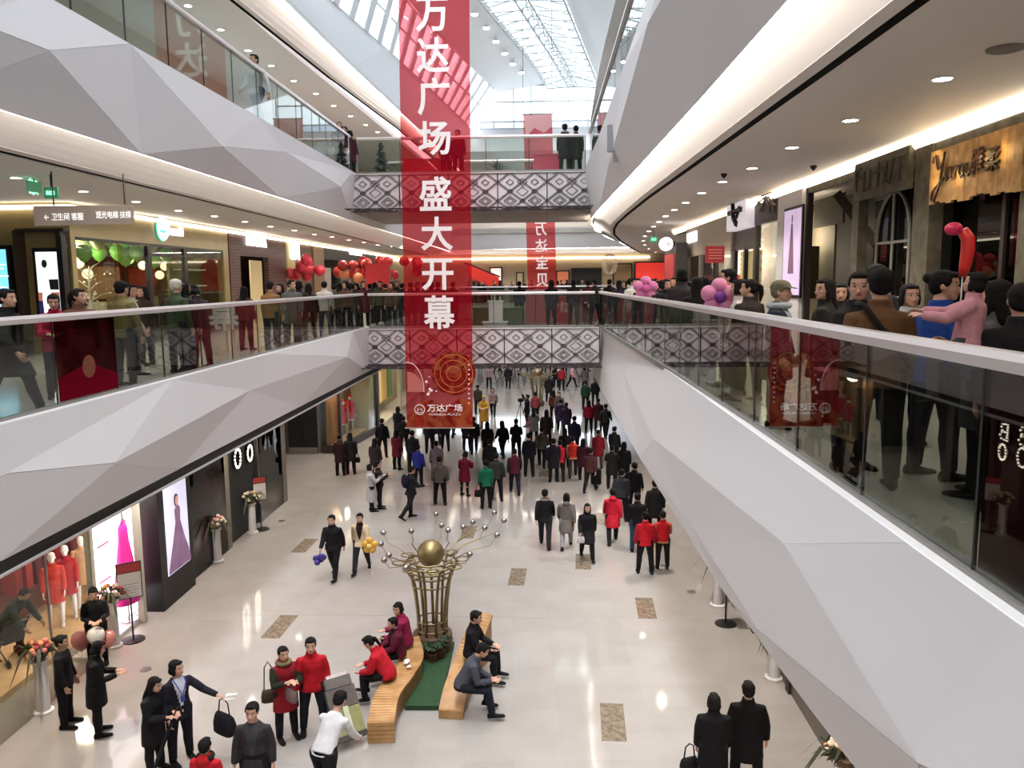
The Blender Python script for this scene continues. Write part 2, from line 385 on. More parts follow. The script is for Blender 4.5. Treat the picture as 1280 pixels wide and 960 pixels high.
# right gallery, third floor edge (leans over the hall and swings right beyond the bridge)
P3 = {}
def tr(i, x, y, z): P3[i] = Vector((x, y, z))
tr('T0', 1.45, -12, 11.48); tr('T1', 1.45, 3, 11.48); tr('T2', 1.45, 9, 11.48); tr('T3', 1.47, 15, 11.48); tr('T4', 1.5, 22, 11.48); tr('T5', 1.45, 28.4, 11.48)
tr('T6', 2.2, 36, 11.48); tr('T7', 4.6, 50, 11.48); tr('T8', 6.8, 62, 11.48)
tr('B0', 1.97, -12, 9.85); tr('B1', 1.95, 4, 9.85); tr('B2', 1.92, 10, 9.85); tr('B3', 1.85, 16, 9.85); tr('B4', 1.72, 25, 9.85); tr('B5', 1.70, 29, 9.85)
tr('B6', 2.25, 36, 9.85); tr('B7', 4.85, 50, 9.85); tr('B8', 7.0, 62, 9.85)
tr('M1', 1.5, 6.5, 10.75); tr('M2', 1.42, 11.2, 11.05); tr('M3', 1.55, 19, 10.4)
fascia('trim_34', [[P3[k] for k in t.split()] for t in ['T0 T1 B0', 'T1 B1 B0', 'T1 T2 M1', 'T1 M1 B1', 'M1 B2 B1', 'T2 M2 M1', 'M1 M2 B2', 'T2 T3 M2', 'M2 T3 M3', 'M2 M3 B3', 'M2 B3 B2',
       'T3 T4 M3', 'M3 T4 B4', 'M3 B4 B3', 'T4 T5 B4', 'T5 B5 B4', 'T5 T6 B5', 'T6 B6 B5', 'T6 T7 B6', 'T7 B7 B6', 'T7 T8 B7', 'T8 B8 B7']], None, None, -1)
# right gallery, second floor edge beyond the bridge
strip('trim_35', [(2.05, 29.4, 6.08), (2.2, 34.4, 6.08), (4.3, 46, 6.08), (7.0, 62, 6.08)], [(2.05, 29.4, 3.85), (2.2, 34.4, 3.85), (4.3, 46, 3.85), (7.0, 62, 3.85)], M_facet[0], (.03, 0, 0))
# black reveal and pale lip under the second floor edges
def lip(i, xs, ys, side):
    strip('trim_%d' % i, ln(xs, ys, 4.5), ln([x + side * .02 for x in xs], ys, 4.31), M_dark, (side * .03, 0, 0))
    strip('trim_%d' % (i + 1), ln([x - side * .02 for x in xs], ys, 4.31), ln([x + side * .15 for x in xs], ys, 4.21), M_white, (0, 0, .03))
    strip('trim_%d' % (i + 2), ln([x + side * .13 for x in xs], ys, 4.21), ln([x + side * .15 for x in xs], ys, 4.35), M_white, (side * .02, 0, 0))
lip(41, [-6.36] * 3, [YN, 20, 60], -1)
# fourth level parapet on the left and the curbs under the glass
strip('trim_47', ln([-7.45, -7.35, -7.2, -6.9, -6.45, -6.05, -5.75], yT, 15.45), ln([-9.2, -9.2, -9.0, -8.9, -7.55, -6.4, -5.2], yT, 18.8), M_white, (-.05, 0, 0))
strip('trim_48', [(-6.32, YN, 6.08), (-6.32, YF, 6.08)], [(-6.55, YN, 6.1), (-6.55, YF, 6.1)], M_white2, (0, 0, -.08))
strip('trim_49', [(2.19, YN, 6.08), (2.19, 29.5, 6.08)], [(2.30, YN, 6.1), (2.30, 29.5, 6.1)], M_white2, (0, 0, -.08))
strip('trim_50', [(-6.6, YN, 11.48), (-6.6, YF, 11.48)], [(-6.85, YN, 11.5), (-6.85, YF, 11.5)], M_white2, (0, 0, -.08))
strip('trim_51', [(1.45, YN, 11.48), (1.5, 28.4, 11.48)], [(1.7, YN, 11.5), (1.75, 28.4, 11.5)], M_white2, (0, 0, -.08))

# ---- outer walls
def wall(name, lo, hi, m=None):
    mb = MB(); mb.box(lo, hi); return struct(name, mb, m or M_grey)
wall('wall_left_outer', (-16.2, YN, 0), (-16, 80, 19), M_grey)
wall('wall_right_outer', (12, YN, 0), (12.2, 80, 19), M_grey)
wall('wall_rear', (-16, YN - .2, 0), (12, YN, 24), mat('rear_wall', (190, 186, 182), .6))
wall('wall_far_ground', (-16, 79.8, 0), (12, 80, 6), mat('far_wall', (170, 160, 150), .6))

# ---- far end above the second floor: white crossing edge, cove, bands
strip('trim_61', [(-7.4, 58.5, 11.48), (7.1, 58.5, 11.48)], [(-7.4, 58.9, 9.95), (7.1, 58.9, 10.04)], M_white, (0, .03, 0))
strip('trim_62', [(-7.6, 59.0, 10.02), (7.3, 59.0, 10.02)], [(-7.6, 59.5, 9.7), (7.3, 59.5, 9.7)], M_white2, (0, .02, 0), bulge=(0, .05, .1))
strip('trim_63', [(-7.6, 59.02, 10.0), (7.3, 59.02, 10.0)], [(-7.6, 59.14, 9.98), (7.3, 59.14, 9.98)], M_led, (0, 0, .012))
strip('trim_64', [(-6.4, 58.5, 16.85), (6.9, 58.5, 16.85)], [(-6.4, 58.9, 15.45), (6.9, 58.9, 15.45)], M_white, (0, .03, 0))
strip('trim_65', [(-6.4, 61.5, 16.85), (8, 61.5, 16.85)], [(-6.4, 61.5, 18.9), (8, 61.5, 18.9)], M_white, (0, .03, 0))
plate('floor_far_third', [(-7.4, 58.5), (7.1, 58.5), (7.1, YF), (-7.4, YF)], Z3 - .3, Z3, M_floor2)
plate('ceiling_far_third', [(-7, 58.95), (8, 58.95), (8, 61.4), (-7, 61.4)], C3, C3 + .1, M_ceil)
wall('wall_far_third', (-12, 61.8, Z3), (12, 62, 15.4), mat('far_third_wall', (205, 198, 190), .6))
# ============================================================ roof
def lerp_at(pts, y):
    for (x0, y0), (x1, y1) in zip(pts, pts[1:]):
        if y <= y1: return x0 + (x1 - x0) * (y - y0) / (y1 - y0)
    return pts[-1][0]
CHL = [(-4.5, -12), (-4.3, 25), (-3.3, 42), (-.8, 54), (.3, 61)]
CHR = [(.4, -12), (.5, 30), (.8, 41), (3.9, 60), (4.1, 61)]
CTOP = [(-8.4, -12), (-8.2, 20), (-7.9, 30), (-6.4, 43), (-5.2, 50), (-3.7, 58), (-3.2, 62)]
CBOT = [(-9.2, -12), (-9.2, 10), (-9.0, 20), (-8.9, 30), (-7.55, 40), (-6.4, 50), (-5.2, 62)]
ys = list(range(-12, 61, 4)) + [61]
M_roof = mat('roof_paint', (238, 240, 242), .55)
M_mull = mat('roof_steel', (168, 172, 174), .45, .4)
M_clear = glass('clear_glass', (244, 248, 248), 1.45)
strip('ceiling_roof_left', [(lerp_at(CHL, y), y, 22) for y in ys], [(lerp_at(CTOP, y), y, 21.4) for y in ys], M_roof, (0, 0, .06))
strip('ceiling_roof_right', [(lerp_at(CHR, y), y, 22) for y in ys], [(lerp_at(CHR, y) + 5.5, y, 20.4) for y in ys], M_roof, (0, 0, .06))
strip('wall_right_roof', [(lerp_at(CHR, y) + 5.5, y, 20.4) for y in ys], [(lerp_at(CHR, y) + 5.0, y, 15.2) for y in ys], M_roof, (.05, 0, 0))
strip('trim_71', [(lerp_at(CHR, y) + 5.0, y, 15.25) for y in ys], [(lerp_at(CHR, y) + 1.5, y, 15.25) for y in ys], M_roof, (0, 0, .05))
strip('wall_gable_left', [(-9.5, 61.3, 18.8), (-5.2, 61.3, 18.8)], [(-9.5, 61.3, 23), (-4.2, 61.3, 23)], M_roof, (0, .05, 0))
# glass strip: ribs, lattice truss down the middle, one pane per bay
roof = bpy.data.objects.new('window_1', None); COL.objects.link(roof); roof['kind'] = 'structure'
yb = list(range(-12, 38, 3)) + [38 + 1.55 * i for i in range(16)]
for i, y in enumerate(yb):
    l, r = lerp_at(CHL, y), lerp_at(CHR, y); hgt = .55
    mb = MB(); mid = (l + r) / 2
    mb.tube([(l, y, 22), (mid, y, 22 + hgt), (r, y, 22)], .06, 6); mb.tube([(l, y, 21.7), (mid, y, 21.8), (r, y, 21.7)], .045, 6)
    for t in (.15, .3, .45, .55, .7, .85):
        z = 22 + hgt * (1 - abs(t - .5) * 2); mb.tube([(l + (r - l) * t, y, z), (l + (r - l) * (t + .07), y, 21.74)], .02, 4)
    mb.build('rib', M_mull, roof)
    if i + 1 < len(yb):
        y1 = yb[i + 1]; l1, r1 = lerp_at(CHL, y1), lerp_at(CHR, y1); m1 = (l1 + r1) / 2
        for side in (0, 1):
            mb = MB(); q = [(l, y, 22.06), (l1, y1, 22.06), (m1, y1, 22.6), (mid, y, 22.6)] if side == 0 else [(mid, y, 22.6), (m1, y1, 22.6), (r1, y1, 22.06), (r, y, 22.06)]
            mb.slab(q, (0, 0, .02)); mb.build('roof_pane', M_clear, roof)
        mb = MB()
        for (xa, xb) in ((l, l1), (r, r1), (mid - .35, m1 - .35), (mid + .35, m1 + .35)): mb.tube([(xa, y, 21.72), (xb, y1, 21.72)], .05, 6)
        mb.tube([(mid - .35, y, 21.75), (m1 + .35, y1, 21.75)], .025, 4); mb.tube([(mid + .35, y, 21.75), (m1 - .35, y1, 21.75)], .025, 4)
        mb.tube([(mid, y, 22.5), (m1, y1, 21.75)], .025, 4)
        mb.build('truss_bay', M_mull, roof)
# slanting clerestory on the left
cl = bpy.data.objects.new('window_2', None); COL.objects.link(cl); cl['kind'] = 'structure'
yy = [-12 + 1.75 * i for i in range(42)]
for i in range(len(yy) - 1):
    a, b = yy[i], yy[i + 1]
    A0, A1 = Vector((lerp_at(CBOT, a), a, 18.8)), Vector((lerp_at(CTOP, a), a, 21.4)); B0, B1 = Vector((lerp_at(CBOT, b), b, 18.8)), Vector((lerp_at(CTOP, b), b, 21.4))
    mb = MB()
    for p, q in ((A0, A1),): mb.slab([p, p.lerp(B0, .34), q.lerp(B1, .34), q], (-.12, 0, .03))
    for t in (0, .5, .97):
        p, q = A0.lerp(A1, t), B0.lerp(B1, t); mb.slab([p, q, q + (B1 - B0) * .03, p + (A1 - A0) * .03], (-.1, 0, .03))
    mb.build('mullion', M_roof, cl)
    mb = MB(); mb.slab([A0.lerp(B0, .34), B0, B1, A1.lerp(B1, .34)], (-.015, 0, 0)); mb.build('pane', M_clear, cl)
# gable glass wall at the far end
gw = bpy.data.objects.new('window_3', None); COL.objects.link(gw); gw['kind'] = 'structure'
gx = [DY(px, 140, 61.0).x for px in (600, 617, 642, 664, 688, 711, 735, 757, 790)]
def gz(x):
    pts = [(-6, 21.3), (-3.7, 22.0), (-1.0, 23.4), (.4, 23.2), (4.2, 22.0), (8, 21.0)]
    return lerp_at([(z, xx) for xx, z in pts], x)
zr = [18.85, 19.35, 20.75, 21.9]
for i in range(len(gx) - 1):
    for k in range(4):
        za = zr[k]; zb0 = zr[k + 1] if k < 3 else gz(gx[i]); zb1 = zr[k + 1] if k < 3 else gz(gx[i + 1])
        if k == 3 and min(zb0, zb1) < za + .05: continue
        mb = MB(); mb.slab([(gx[i] + .03, 61, za + .03), (gx[i + 1] - .03, 61, za + .03), (gx[i + 1] - .03, 61, zb1), (gx[i] + .03, 61, zb0)], (0, .02, 0))
        mb.build('pane', glass('tinted_band', (205, 212, 220), 1.45) if k == 0 else M_clear, gw)
mb = MB()
for x in gx: mb.box((x - .04, 60.95, 18.8), (x + .04, 61.1, gz(x)))
for z in zr: mb.box((gx[0], 60.94, z - .04), (gx[-1], 61.1, z + .04))
mb.build('mullion', M_mull, gw)
strip('ceiling_roof_end', [(-6, 61, 21.3), (-3.7, 61, 22.0), (-1, 61, 23.4), (.4, 61, 23.2), (4.2, 61, 22.0), (9, 61, 20.8)], [(-6, 61.1, 24), (-3.7, 61.1, 24), (-1, 61.1, 24), (.4, 61.1, 24), (4.2, 61.1, 24), (9, 61.1, 24)], M_roof, (0, .05, 0))

# ============================================================ lamps
LAMP = {}
M_lamp = mat('lamp_diffuser', (255, 250, 240), .5, emit=22, ecol=(255, 244, 226))
def downlight(p, label, energy, group, warm=(1, .92, .82), r=.095):
    root = thing('ceiling_light', label, 'downlight', p, 0, group)
    key = (energy, r)
    if key not in LAMP:
        a = MB(); a.lathe((0, 0, 0), [(r, 0), (r * 1.25, -.002), (r * 1.25, -.012), (r, -.012)], 18, 0, False)
        b = MB(); b.lathe((0, 0, 0), [(r * .98, -.004), (r * .98, -.009)], 18)
        l = bpy.data.lights.new('lamp', 'SPOT'); l.energy = energy; l.color = warm; l.spot_size = math.radians(130); l.spot_blend = .8; l.shadow_soft_size = .08
        LAMP[key] = (a.mesh('ring', M_white), b.mesh('diffuser', M_lamp), l)
    A, B, l = LAMP[key]
    for nm, me in (('ring', A), ('diffuser', B)):
        o = bpy.data.objects.new(nm, me); COL.objects.link(o); o.parent = root
    o = bpy.data.objects.new('lamp', l); COL.objects.link(o); o.parent = root; o.location = (0, 0, -.05)
for i, (px, py) in enumerate(((1178, 98), (1063, 150), (990, 184), (940, 210), (903, 227), (877, 241), (857, 253), (843, 262), (832, 270), (824, 277), (817, 283), (811, 289), (806, 295), (804, 301), (806, 306), (811, 311), (819, 315), (828, 318))):
    downlight(G(px, py, C2), 'round white downlight over the right walkway, %s from the front of the row' % ORD[i], 150, 'downlights over the right walkway')
for i, (px, py) in enumerate(((20, 222), (104, 239), (170, 252), (223, 263), (268, 270), (306, 277), (338, 283), (368, 288), (393, 293), (415, 296), (436, 300), (455, 303), (472, 306), (488, 308), (502, 310))):
    downlight(G(px, py, C2), 'round white downlight over the left walkway, %s from the front of the row' % ORD[i], 220, 'downlights over the left walkway')
for i, (px, py) in enumerate(((235, 7), (276, 37), (310, 63), (339, 82), (367, 101), (395, 117), (417, 132), (438, 145), (457, 156), (472, 165))):
    downlight(G(px, py, C3), 'round white downlight in the top left ceiling, %s from the front of the row' % ORD[i], 220, 'downlights in the top left ceiling')
for i in range(9):
    downlight((-8.4, 8 + i * 4.4, C1), 'downlight tucked in the ground floor ceiling before the left shops, %s from the front' % ORD[i], 480, 'downlights over the ground floor left shops')
for i in range(7):
    downlight((3.3, 4 + i * 4.4, C1), 'downlight tucked in the ground floor ceiling under the right gallery, %s from the front' % ORD[i], 520, 'downlights over the ground floor right side')
for i in range(7):
    downlight((-5.4 + 1.9 * i, 60.1, C3), 'added downlight brightening the far third floor beyond the upper footbridge, %s from the left' % ORD[i], 160, 'added downlights brightening the far third floor')  # unseen lamps added to brighten the far end of the third floor
M_glow = mat('roof_lamp_glow', (255, 255, 255), .5, emit=30)
for side, pts in (('left', ((593, 18), (608, 35), (620, 52), (631, 67), (641, 80), (652, 91))), ('right', ((700, 20), (706, 39), (711, 56), (717, 71), (724, 84), (730, 96)))):
    for i, (px, py) in enumerate(pts):
        p = G(px, py, 21.55)
        t = thing('roof_spotlight', 'small bright spotlight under the %s edge of the glass roof, %s from the front' % (side, ORD[i]), 'spotlight', p, 0, 'spotlights along the glass roof')
        mb = MB(); mb.lathe((0, 0, 0), [(.05, .2), (.16, .18), (.2, 0)], 12); mb.cyl((0, 0, .2), (0, 0, .45), .02); mb.build('housing', M_white, t, local=True)
        mb = MB(); mb.ell((0, 0, 0), (.18, .18, .08), 12, 6); mb.build('diffuser', M_glow, t, local=True)
mb = MB(); p = G(1257, 60, C2); mb.lathe(p, [(.16, 0), (.15, -.02), (.1, -.025), (.03, -.02)], 18); tag(mb.build('ceiling_speaker', mat('speaker_grille', (120, 112, 106), .7)), 'round grey ceiling speaker above the right walkway near the corner', 'speaker')
for (px, py, z, l) in ((1192, 172, C2, 'small sprinkler head over the right walkway, nearest the carved plaque'), (1017, 207, C2, 'dark oval air slot in the ceiling over the right walkway'), (905, 217, C2, 'small hanging camera dome in the right ceiling beside the downlights'),
                      (150, 105, C2, 'grey camera dome in the left ceiling')):
    if z == C2 and px > 500:
        mb = MB(); p = G(px, py, z); mb.lathe(p, [(.06, 0), (.06, -.03), (.03, -.07), (.008, -.09)], 12); tag(mb.build('ceiling_detector', M_blackm), l, 'detector')

# ============================================================ glass railings
M_rail = mat('handrail_metal', (206, 198, 196), .28, .25)
M_glass = glass('railing_glass', (226, 231, 226), 1.5, 1.1)
M_film = sheer('red_poster_film', (70, 14, 26), .3, col2=(120, 44, 52), scale=1.8)
M_film2 = sheer('pink_poster_film', (190, 60, 80), .5, col2=(205, 150, 130), scale=2.4)
M_shoe = mat('railing_base_steel', (150, 146, 142), .4, .5)
def railing(label, path, z0, h=1.25, step=1.5, posters=(), rail_w=.12, start=0, film=None):
    """glass balustrade along a polyline: base shoe, one pane per step, continuous handrail; film panes carry a printed poster"""
    P = [Vector((x, y, 0)) for x, y in path]
    root = thing('glass_railing', label, 'railing', (P[0].x, P[0].y, z0))
    hr = MB(); sh = MB()
    prof = [(-.5, 0), (.5, 0), (.5, .6), (.3, 1), (-.3, 1), (-.5, .6)]
    rings = []; rings2 = []
    for i, p in enumerate(P):
        t = (P[min(i + 1, len(P) - 1)] - P[max(i - 1, 0)]).normalized(); s = Vector((t.y, -t.x, 0))
        rings.append([p + s * (a * rail_w) + Vector((0, 0, z0 + h - .06 + b * .095)) for a, b in prof])
        rings2.append([p + s * a + Vector((0, 0, z0 + b)) for a, b in ((-.035, 0), (.035, 0), (.035, .1), (-.035, .1))])
    hr.loft(rings); sh.loft(rings2)
    hr.build('handrail', M_rail, root); sh.build('base_shoe', M_shoe, root)
    d = 0; k = 0; seglen = [(b - a).length for a, b in zip(P, P[1:])]; tot = sum(seglen)
    def at(s):
        for a, b, l in zip(P, P[1:], seglen):
            if s <= l + 1e-6: return a.lerp(b, min(1, s / l)), (b - a).normalized()
            s -= l
        return P[-1], (P[-1] - P[-2]).normalized()
    cuts = [0] + [s for s in [start + step * i for i in range(int(tot / step) + 1)] if .3 < s < tot - .3] + [tot]
    for k in range(len(cuts) - 1):
        a, t = at(cuts[k] + .012); b, _ = at(cuts[k + 1] - .012); t = (b - a).normalized(); s = Vector((t.y, -t.x, 0)) * .007
        mb = MB(); q = [a + Vector((0, 0, z0 + .06)), b + Vector((0, 0, z0 + .06)), b + Vector((0, 0, z0 + h - .05)), a + Vector((0, 0, z0 + h - .05))]
        mb.slab([p - s for p in q], s * 2); mb.build('glass_panel', M_glass, root)
        mb = MB(); mb.slab([b + Vector((0, 0, z0 + .05)) - s * 1.2, b + t * .022 + Vector((0, 0, z0 + .05)) - s * 1.2, b + t * .022 + Vector((0, 0, z0 + h - .05)) - s * 1.2, b + Vector((0, 0, z0 + h - .05)) - s * 1.2], s * 2.4)
        mb.build('joint', M_dark, root)
        mid = (cuts[k] + cuts[k + 1]) / 2
        for (lo, hi, f0, f1) in posters:
            if lo < mid < hi:
                mb = MB(); a2, b2 = a.lerp(b, f0), a.lerp(b, f1)
                q = [a2 + Vector((0, 0, z0 + .12)), b2 + Vector((0, 0, z0 + .12)), b2 + Vector((0, 0, z0 + h - .07)), a2 + Vector((0, 0, z0 + h - .07))]
                o_ = s * 2.2; mb.slab([p + o_ for p in q], s * .15); mb.build('poster_film', film or M_film, root, label='red printed poster film stuck on the pane')
                nr = o_.normalized(); up = Vector((0, 0, 1)); rt = up.cross(nr)
                c = a2.lerp(b2, .5)
                if film is None:
                    ml = MB(); ml.slab([a2 + Vector((0, 0, z0 + .12)) + s * 2.6, b2 + Vector((0, 0, z0 + .12)) + s * 2.6, b2 + Vector((0, 0, z0 + .34)) + s * 2.6, a2.lerp(b2, .5) + Vector((0, 0, z0 + .58)) + s * 2.6, a2 + Vector((0, 0, z0 + .42)) + s * 2.6], s * .1); ml.build('printed_hills', sheer('poster_crimson', (176, 30, 60), .5), root)
                    ml = MB(); ml.slab([c + t * (.16 * math.cos(.35 * q_)) + Vector((0, 0, z0 + .52 + .16 * math.sin(.35 * q_))) + s * 2.8 for q_ in range(18)], s * .1); ml.build('printed_disc', sheer('poster_cream', (206, 150, 120), .45), root)
    return root
YC = [-.3 + 1.5 * i for i in range(20)]
railing('clear glass railing with white handrail along the right second floor edge', [(2.28, -.3), (2.28, 8.7), (2.22, 14), (2.1, 20), (1.98, 25), (1.95, 28.2)], Z2 + .02, start=0, posters=((2.6, 4.4, .2, 1),))
railing('clear glass railing with white handrail along the left second floor edge', [(-6.42, -1.8), (-6.42, 28.2)], Z2 + .02, posters=((12, 13.5, 0, 1),))
railing('clear glass railing with pale handrail along the left third floor edge', [(-6.7, -1.8), (-6.7, 28.2)], Z3 + .04)
railing('clear glass railing seen almost edge-on along the right third floor', [(1.58, 2), (1.6, 28.2)], Z3 + .04)
railing('front glass railing of the lower footbridge with pale handrail', [(-6.3, 28.58), (1.8, 28.58)], Z2 + .005)
railing('rear glass railing of the lower footbridge', [(-6.3, 34.2), (1.8, 34.2)], Z2 + .005)
railing('front glass railing of the upper footbridge', [(-6.5, 28.58), (1.45, 28.58)], Z3 + .005)
railing('rear glass railing of the upper footbridge', [(-6.5, 34.2), (1.45, 34.2)], Z3 + .005)
railing('far left second floor glass railing beyond the lower footbridge', [(-6.42, 34.6), (-6.42, 57.8)], Z2 + .02, step=2)
railing('far right second floor glass railing that swings right beyond the footbridge', [(2.2, 34.7), (4.3, 46), (6.9, 57.6)], Z2 + .02, step=2)
railing('glass railing across the far end of the second floor', [(-6.2, 58.2), (6.7, 58.2)], Z2 + .02, step=2)

# ============================================================ footbridges
M_lat = mat('lattice_iron', (74, 66, 68), .5, .3)
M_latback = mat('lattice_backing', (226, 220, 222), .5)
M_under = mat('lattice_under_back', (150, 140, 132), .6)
def lattice_mesh(wd, ht):
    mb = MB()
    def line(x0, z0, x1, z1, t=.009):
        d = Vector((x1 - x0, 0, z1 - z0)).normalized(); n = Vector((-d.z, 0, d.x)) * t / 1.4
        a, b = Vector((x0, 0, z0)), Vector((x1, 0, z1)); mb.slab([a - n, b - n, b + n, a + n], (0, -.022, 0))
    def diamond(cx, cz, hw, hh, t=.009):
        p = [(cx - hw, cz), (cx, cz + hh), (cx + hw, cz), (cx, cz - hh)]
        for i in range(4): line(*p[i], *p[(i + 1) % 4], t)
    W, H = wd, ht; slope = H / W; o2 = .035
    for k in range(-4, 5):
        for off in (-o2, o2):
            for sg in (1, -1):
                x0 = W / 4 + k * W / 2 + off                      # foot of a diagonal; clip it to the panel
                xs = [(x0 + sg * z / slope, z) for z in (0, H)]
                (xa, za), (xb, zb) = xs
                def cut(x): return za + (x - xa) * (zb - za) / (xb - xa)
                lo, hi = max(0, min(xa, xb)), min(W, max(xa, xb))
                if hi - lo > .03: line(lo, cut(lo), hi, cut(hi), .008)
    for cx in (W * .25, W * .75):
        for f in (.13, .075): diamond(cx, H * .25, W * f, H * f, .011)
        diamond(cx, H * .75, W * .08, H * .08); diamond(cx, H * .5, W * .06, H * .06)
    diamond(W / 2, H * .5, W * .12, H * .12); diamond(W / 2, H * .75, W * .10, H * .10); diamond(W / 2, H * .25, W * .05, H * .05)
    for z in (0.01, H - .01): line(0, z, W, z, .013)
    for x in (0.008, W - .008): line(x, 0, x, H, .013)
    return mb
LW, LH = 1.62, 1.26
lat_me = lattice_mesh(LW, LH).mesh('lattice', M_lat)
def bridge(label, x0, x1, z, zb):
    root = thing('footbridge', label, 'footbridge', (x0, 28.4, zb))
    mb = MB(); mb.box((x0, 28.46, zb + .02), (x1, 34.34, z)); mb.build('deck', M_floor2, root)
    n = 5; sx = (x1 - x0) / (n * LW)
    for f, y in ((0, 28.46), (1, 34.34)):
        for k in range(n):
            xa = x0 + k * LW * sx
            mb = MB(); mb.box((xa, y - .03 if f == 0 else y, zb), (xa + LW * sx, y if f == 0 else y + .03, z))
            p = mb.build('lattice_panel', M_latback, root)
            o = link('lattice', lat_me, p, local=True); o.scale = (sx, 1, (z - zb) / LH)
            o.matrix_parent_inverse = p.matrix_parent_inverse.copy() if False else Matrix.Identity(4)
            o.location = (xa, y - .031, zb) if f == 0 else (xa, y + .055, zb)
    for k in range(n):
        xa = x0 + k * LW * sx
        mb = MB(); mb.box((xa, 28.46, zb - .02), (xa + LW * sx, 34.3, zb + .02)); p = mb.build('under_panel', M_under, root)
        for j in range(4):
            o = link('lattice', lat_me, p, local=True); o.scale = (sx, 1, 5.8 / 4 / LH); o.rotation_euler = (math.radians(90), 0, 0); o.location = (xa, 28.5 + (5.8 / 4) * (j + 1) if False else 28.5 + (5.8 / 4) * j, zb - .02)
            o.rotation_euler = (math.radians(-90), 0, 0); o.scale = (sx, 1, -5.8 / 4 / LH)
    mb = MB(); mb.box((x0, 28.38, z - .01), (x1, 28.5, z + .02)); mb.build('edge_cap', M_white2, root)
    return root
bridge('lower footbridge with a white front behind black diamond lattice', -6.5, 1.96, Z2, 4.74)
bridge('upper footbridge with a white front behind black diamond lattice, grey below', -6.75, 1.84, Z3, 10.13)
# ============================================================ people
def remesh(mb, voxel, smooth=2):
    me = bpy.data.meshes.new('raw'); me.from_pydata(mb.v, [], mb.f)
    o = bpy.data.objects.new('raw', me); COL.objects.link(o)
    r = o.modifiers.new('r', 'REMESH'); r.mode = 'VOXEL'; r.voxel_size = voxel; r.use_smooth_shade = True
    if smooth:
        s = o.modifiers.new('s', 'SMOOTH'); s.iterations = smooth; s.factor = .5
    dg = bpy.context.evaluated_depsgraph_get(); dg.update()
    out = bpy.data.meshes.new_from_object(o.evaluated_get(dg), depsgraph=dg)
    bpy.data.objects.remove(o); bpy.data.meshes.remove(me)
    out.polygons.foreach_set('use_smooth', [True] * len(out.polygons))
    return out
def face_centers(me):
    n = len(me.polygons); c = np.empty(n * 3, np.float32); me.polygons.foreach_get('center', c); return c.reshape(-1, 3)
def rotx(a): return Matrix.Rotation(a, 3, 'X')
D = math.radians

POSES = {}
def pose(name, lean=0, arms=((5, 6, 12, 0), (5, 6, 12, 0)), legs=((0, 0, 3), (0, 0, 3)), head=(0, 0), curl=25):
    """arms: (pitch forward, out, elbow bend, forearm inward) in degrees for left (-x) and right (+x); legs: (thigh forward, knee bend, out); head: (yaw right, nod)"""
    P = {}
    u = Vector((0, math.sin(D(lean)), math.cos(D(lean)))); f = Vector((0, math.cos(D(lean)), -math.sin(D(lean)))); x = Vector((1, 0, 0))
    pel = Vector((0, 0, .92)); P['pel'] = pel; P['u'] = u; P['f'] = f
    P['neck'] = pel + u * .52
    hl = lean * .55 + head[1]
    hu = Vector((0, math.sin(D(hl)), math.cos(D(hl))))
    P['head'] = P['neck'] + hu * .165 + Vector((0, .015, 0))
    P['HM'] = Matrix.Translation(P['head']) @ Matrix.Rotation(-D(head[0]), 4, 'Z') @ Matrix.Rotation(-D(hl), 4, 'X')
    for i, s in ((0, -1), (1, 1)):
        sh = pel + u * .428 + x * s * .166
        p, o, e, inn = [D(v) for v in arms[i]]
        def dirv(pp, oo): return (x * s * math.sin(oo) + (f * math.sin(pp) - u * math.cos(pp)) * math.cos(oo)).normalized()
        d1 = dirv(p, o); d2 = dirv(p + e, o * .4 - inn)
        el = sh + d1 * .285; wr = el + d2 * .25
        P['sh%d' % i], P['el%d' % i], P['wr%d' % i], P['hd%d' % i] = sh, el, wr, d2
        t, k, oo = [D(v) for v in legs[i]]
        hip = pel + x * s * .092 - Vector((0, 0, .02))
        d1 = Vector((s * math.sin(oo), math.sin(t) * math.cos(oo), -math.cos(t) * math.cos(oo)))
        d2 = Vector((s * math.sin(oo) * .6, math.sin(t - k), -math.cos(t - k))).normalized()
        kn = hip + d1 * .43; an = kn + d2 * .41
        P['hip%d' % i], P['kn%d' % i], P['an%d' % i], P['sd%d' % i] = hip, kn, an, d2
    dz = .075 - min(P['an0'].z, P['an1'].z)
    for k, v in P.items():
        if isinstance(v, Vector) and k[:2] not in ('u', 'f', 'hd', 'sd'): P[k] = v + Vector((0, 0, dz))
    P['HM'] = Matrix.Translation((0, 0, dz)) @ P['HM']; P['curl'] = curl
    P['top'] = P['HM'].translation.z + .125
    POSES[name] = P; return P
pose('stand')
pose('stand_wide', arms=((-4, 10, 14, 0), (2, 12, 10, 0)), legs=((3, 3, 6), (-3, 2, 6)))
pose('look_left', arms=((8, 6, 20, 0), (2, 7, 12, 0)), head=(-45, 0), legs=((4, 4, 4), (-3, 0, 3)))
pose('look_right', arms=((2, 6, 15, 0), (10, 7, 20, 5)), head=(45, 4), legs=((-3, 0, 3), (5, 5, 4)))
pose('walk_a', lean=3, arms=((-18, 7, 15, 0), (20, 6, 22, 0)), legs=((22, 6, 2), (-16, 14, 2)))
pose('walk_b', lean=3, arms=((20, 6, 22, 0), (-18, 7, 15, 0)), legs=((-16, 14, 2), (22, 6, 2)))
pose('hands_front', lean=2, arms=((18, 6, 75, 30), (18, 6, 75, 30)), head=(0, 14))
pose('phone', lean=4, arms=((12, 7, 40, 20), (32, 8, 95, 18)), head=(10, 22), legs=((4, 3, 4), (-3, 2, 4)))
pose('arm_up', arms=((4, 7, 12, 0), (120, 14, 40, 10)), head=(0, -8))
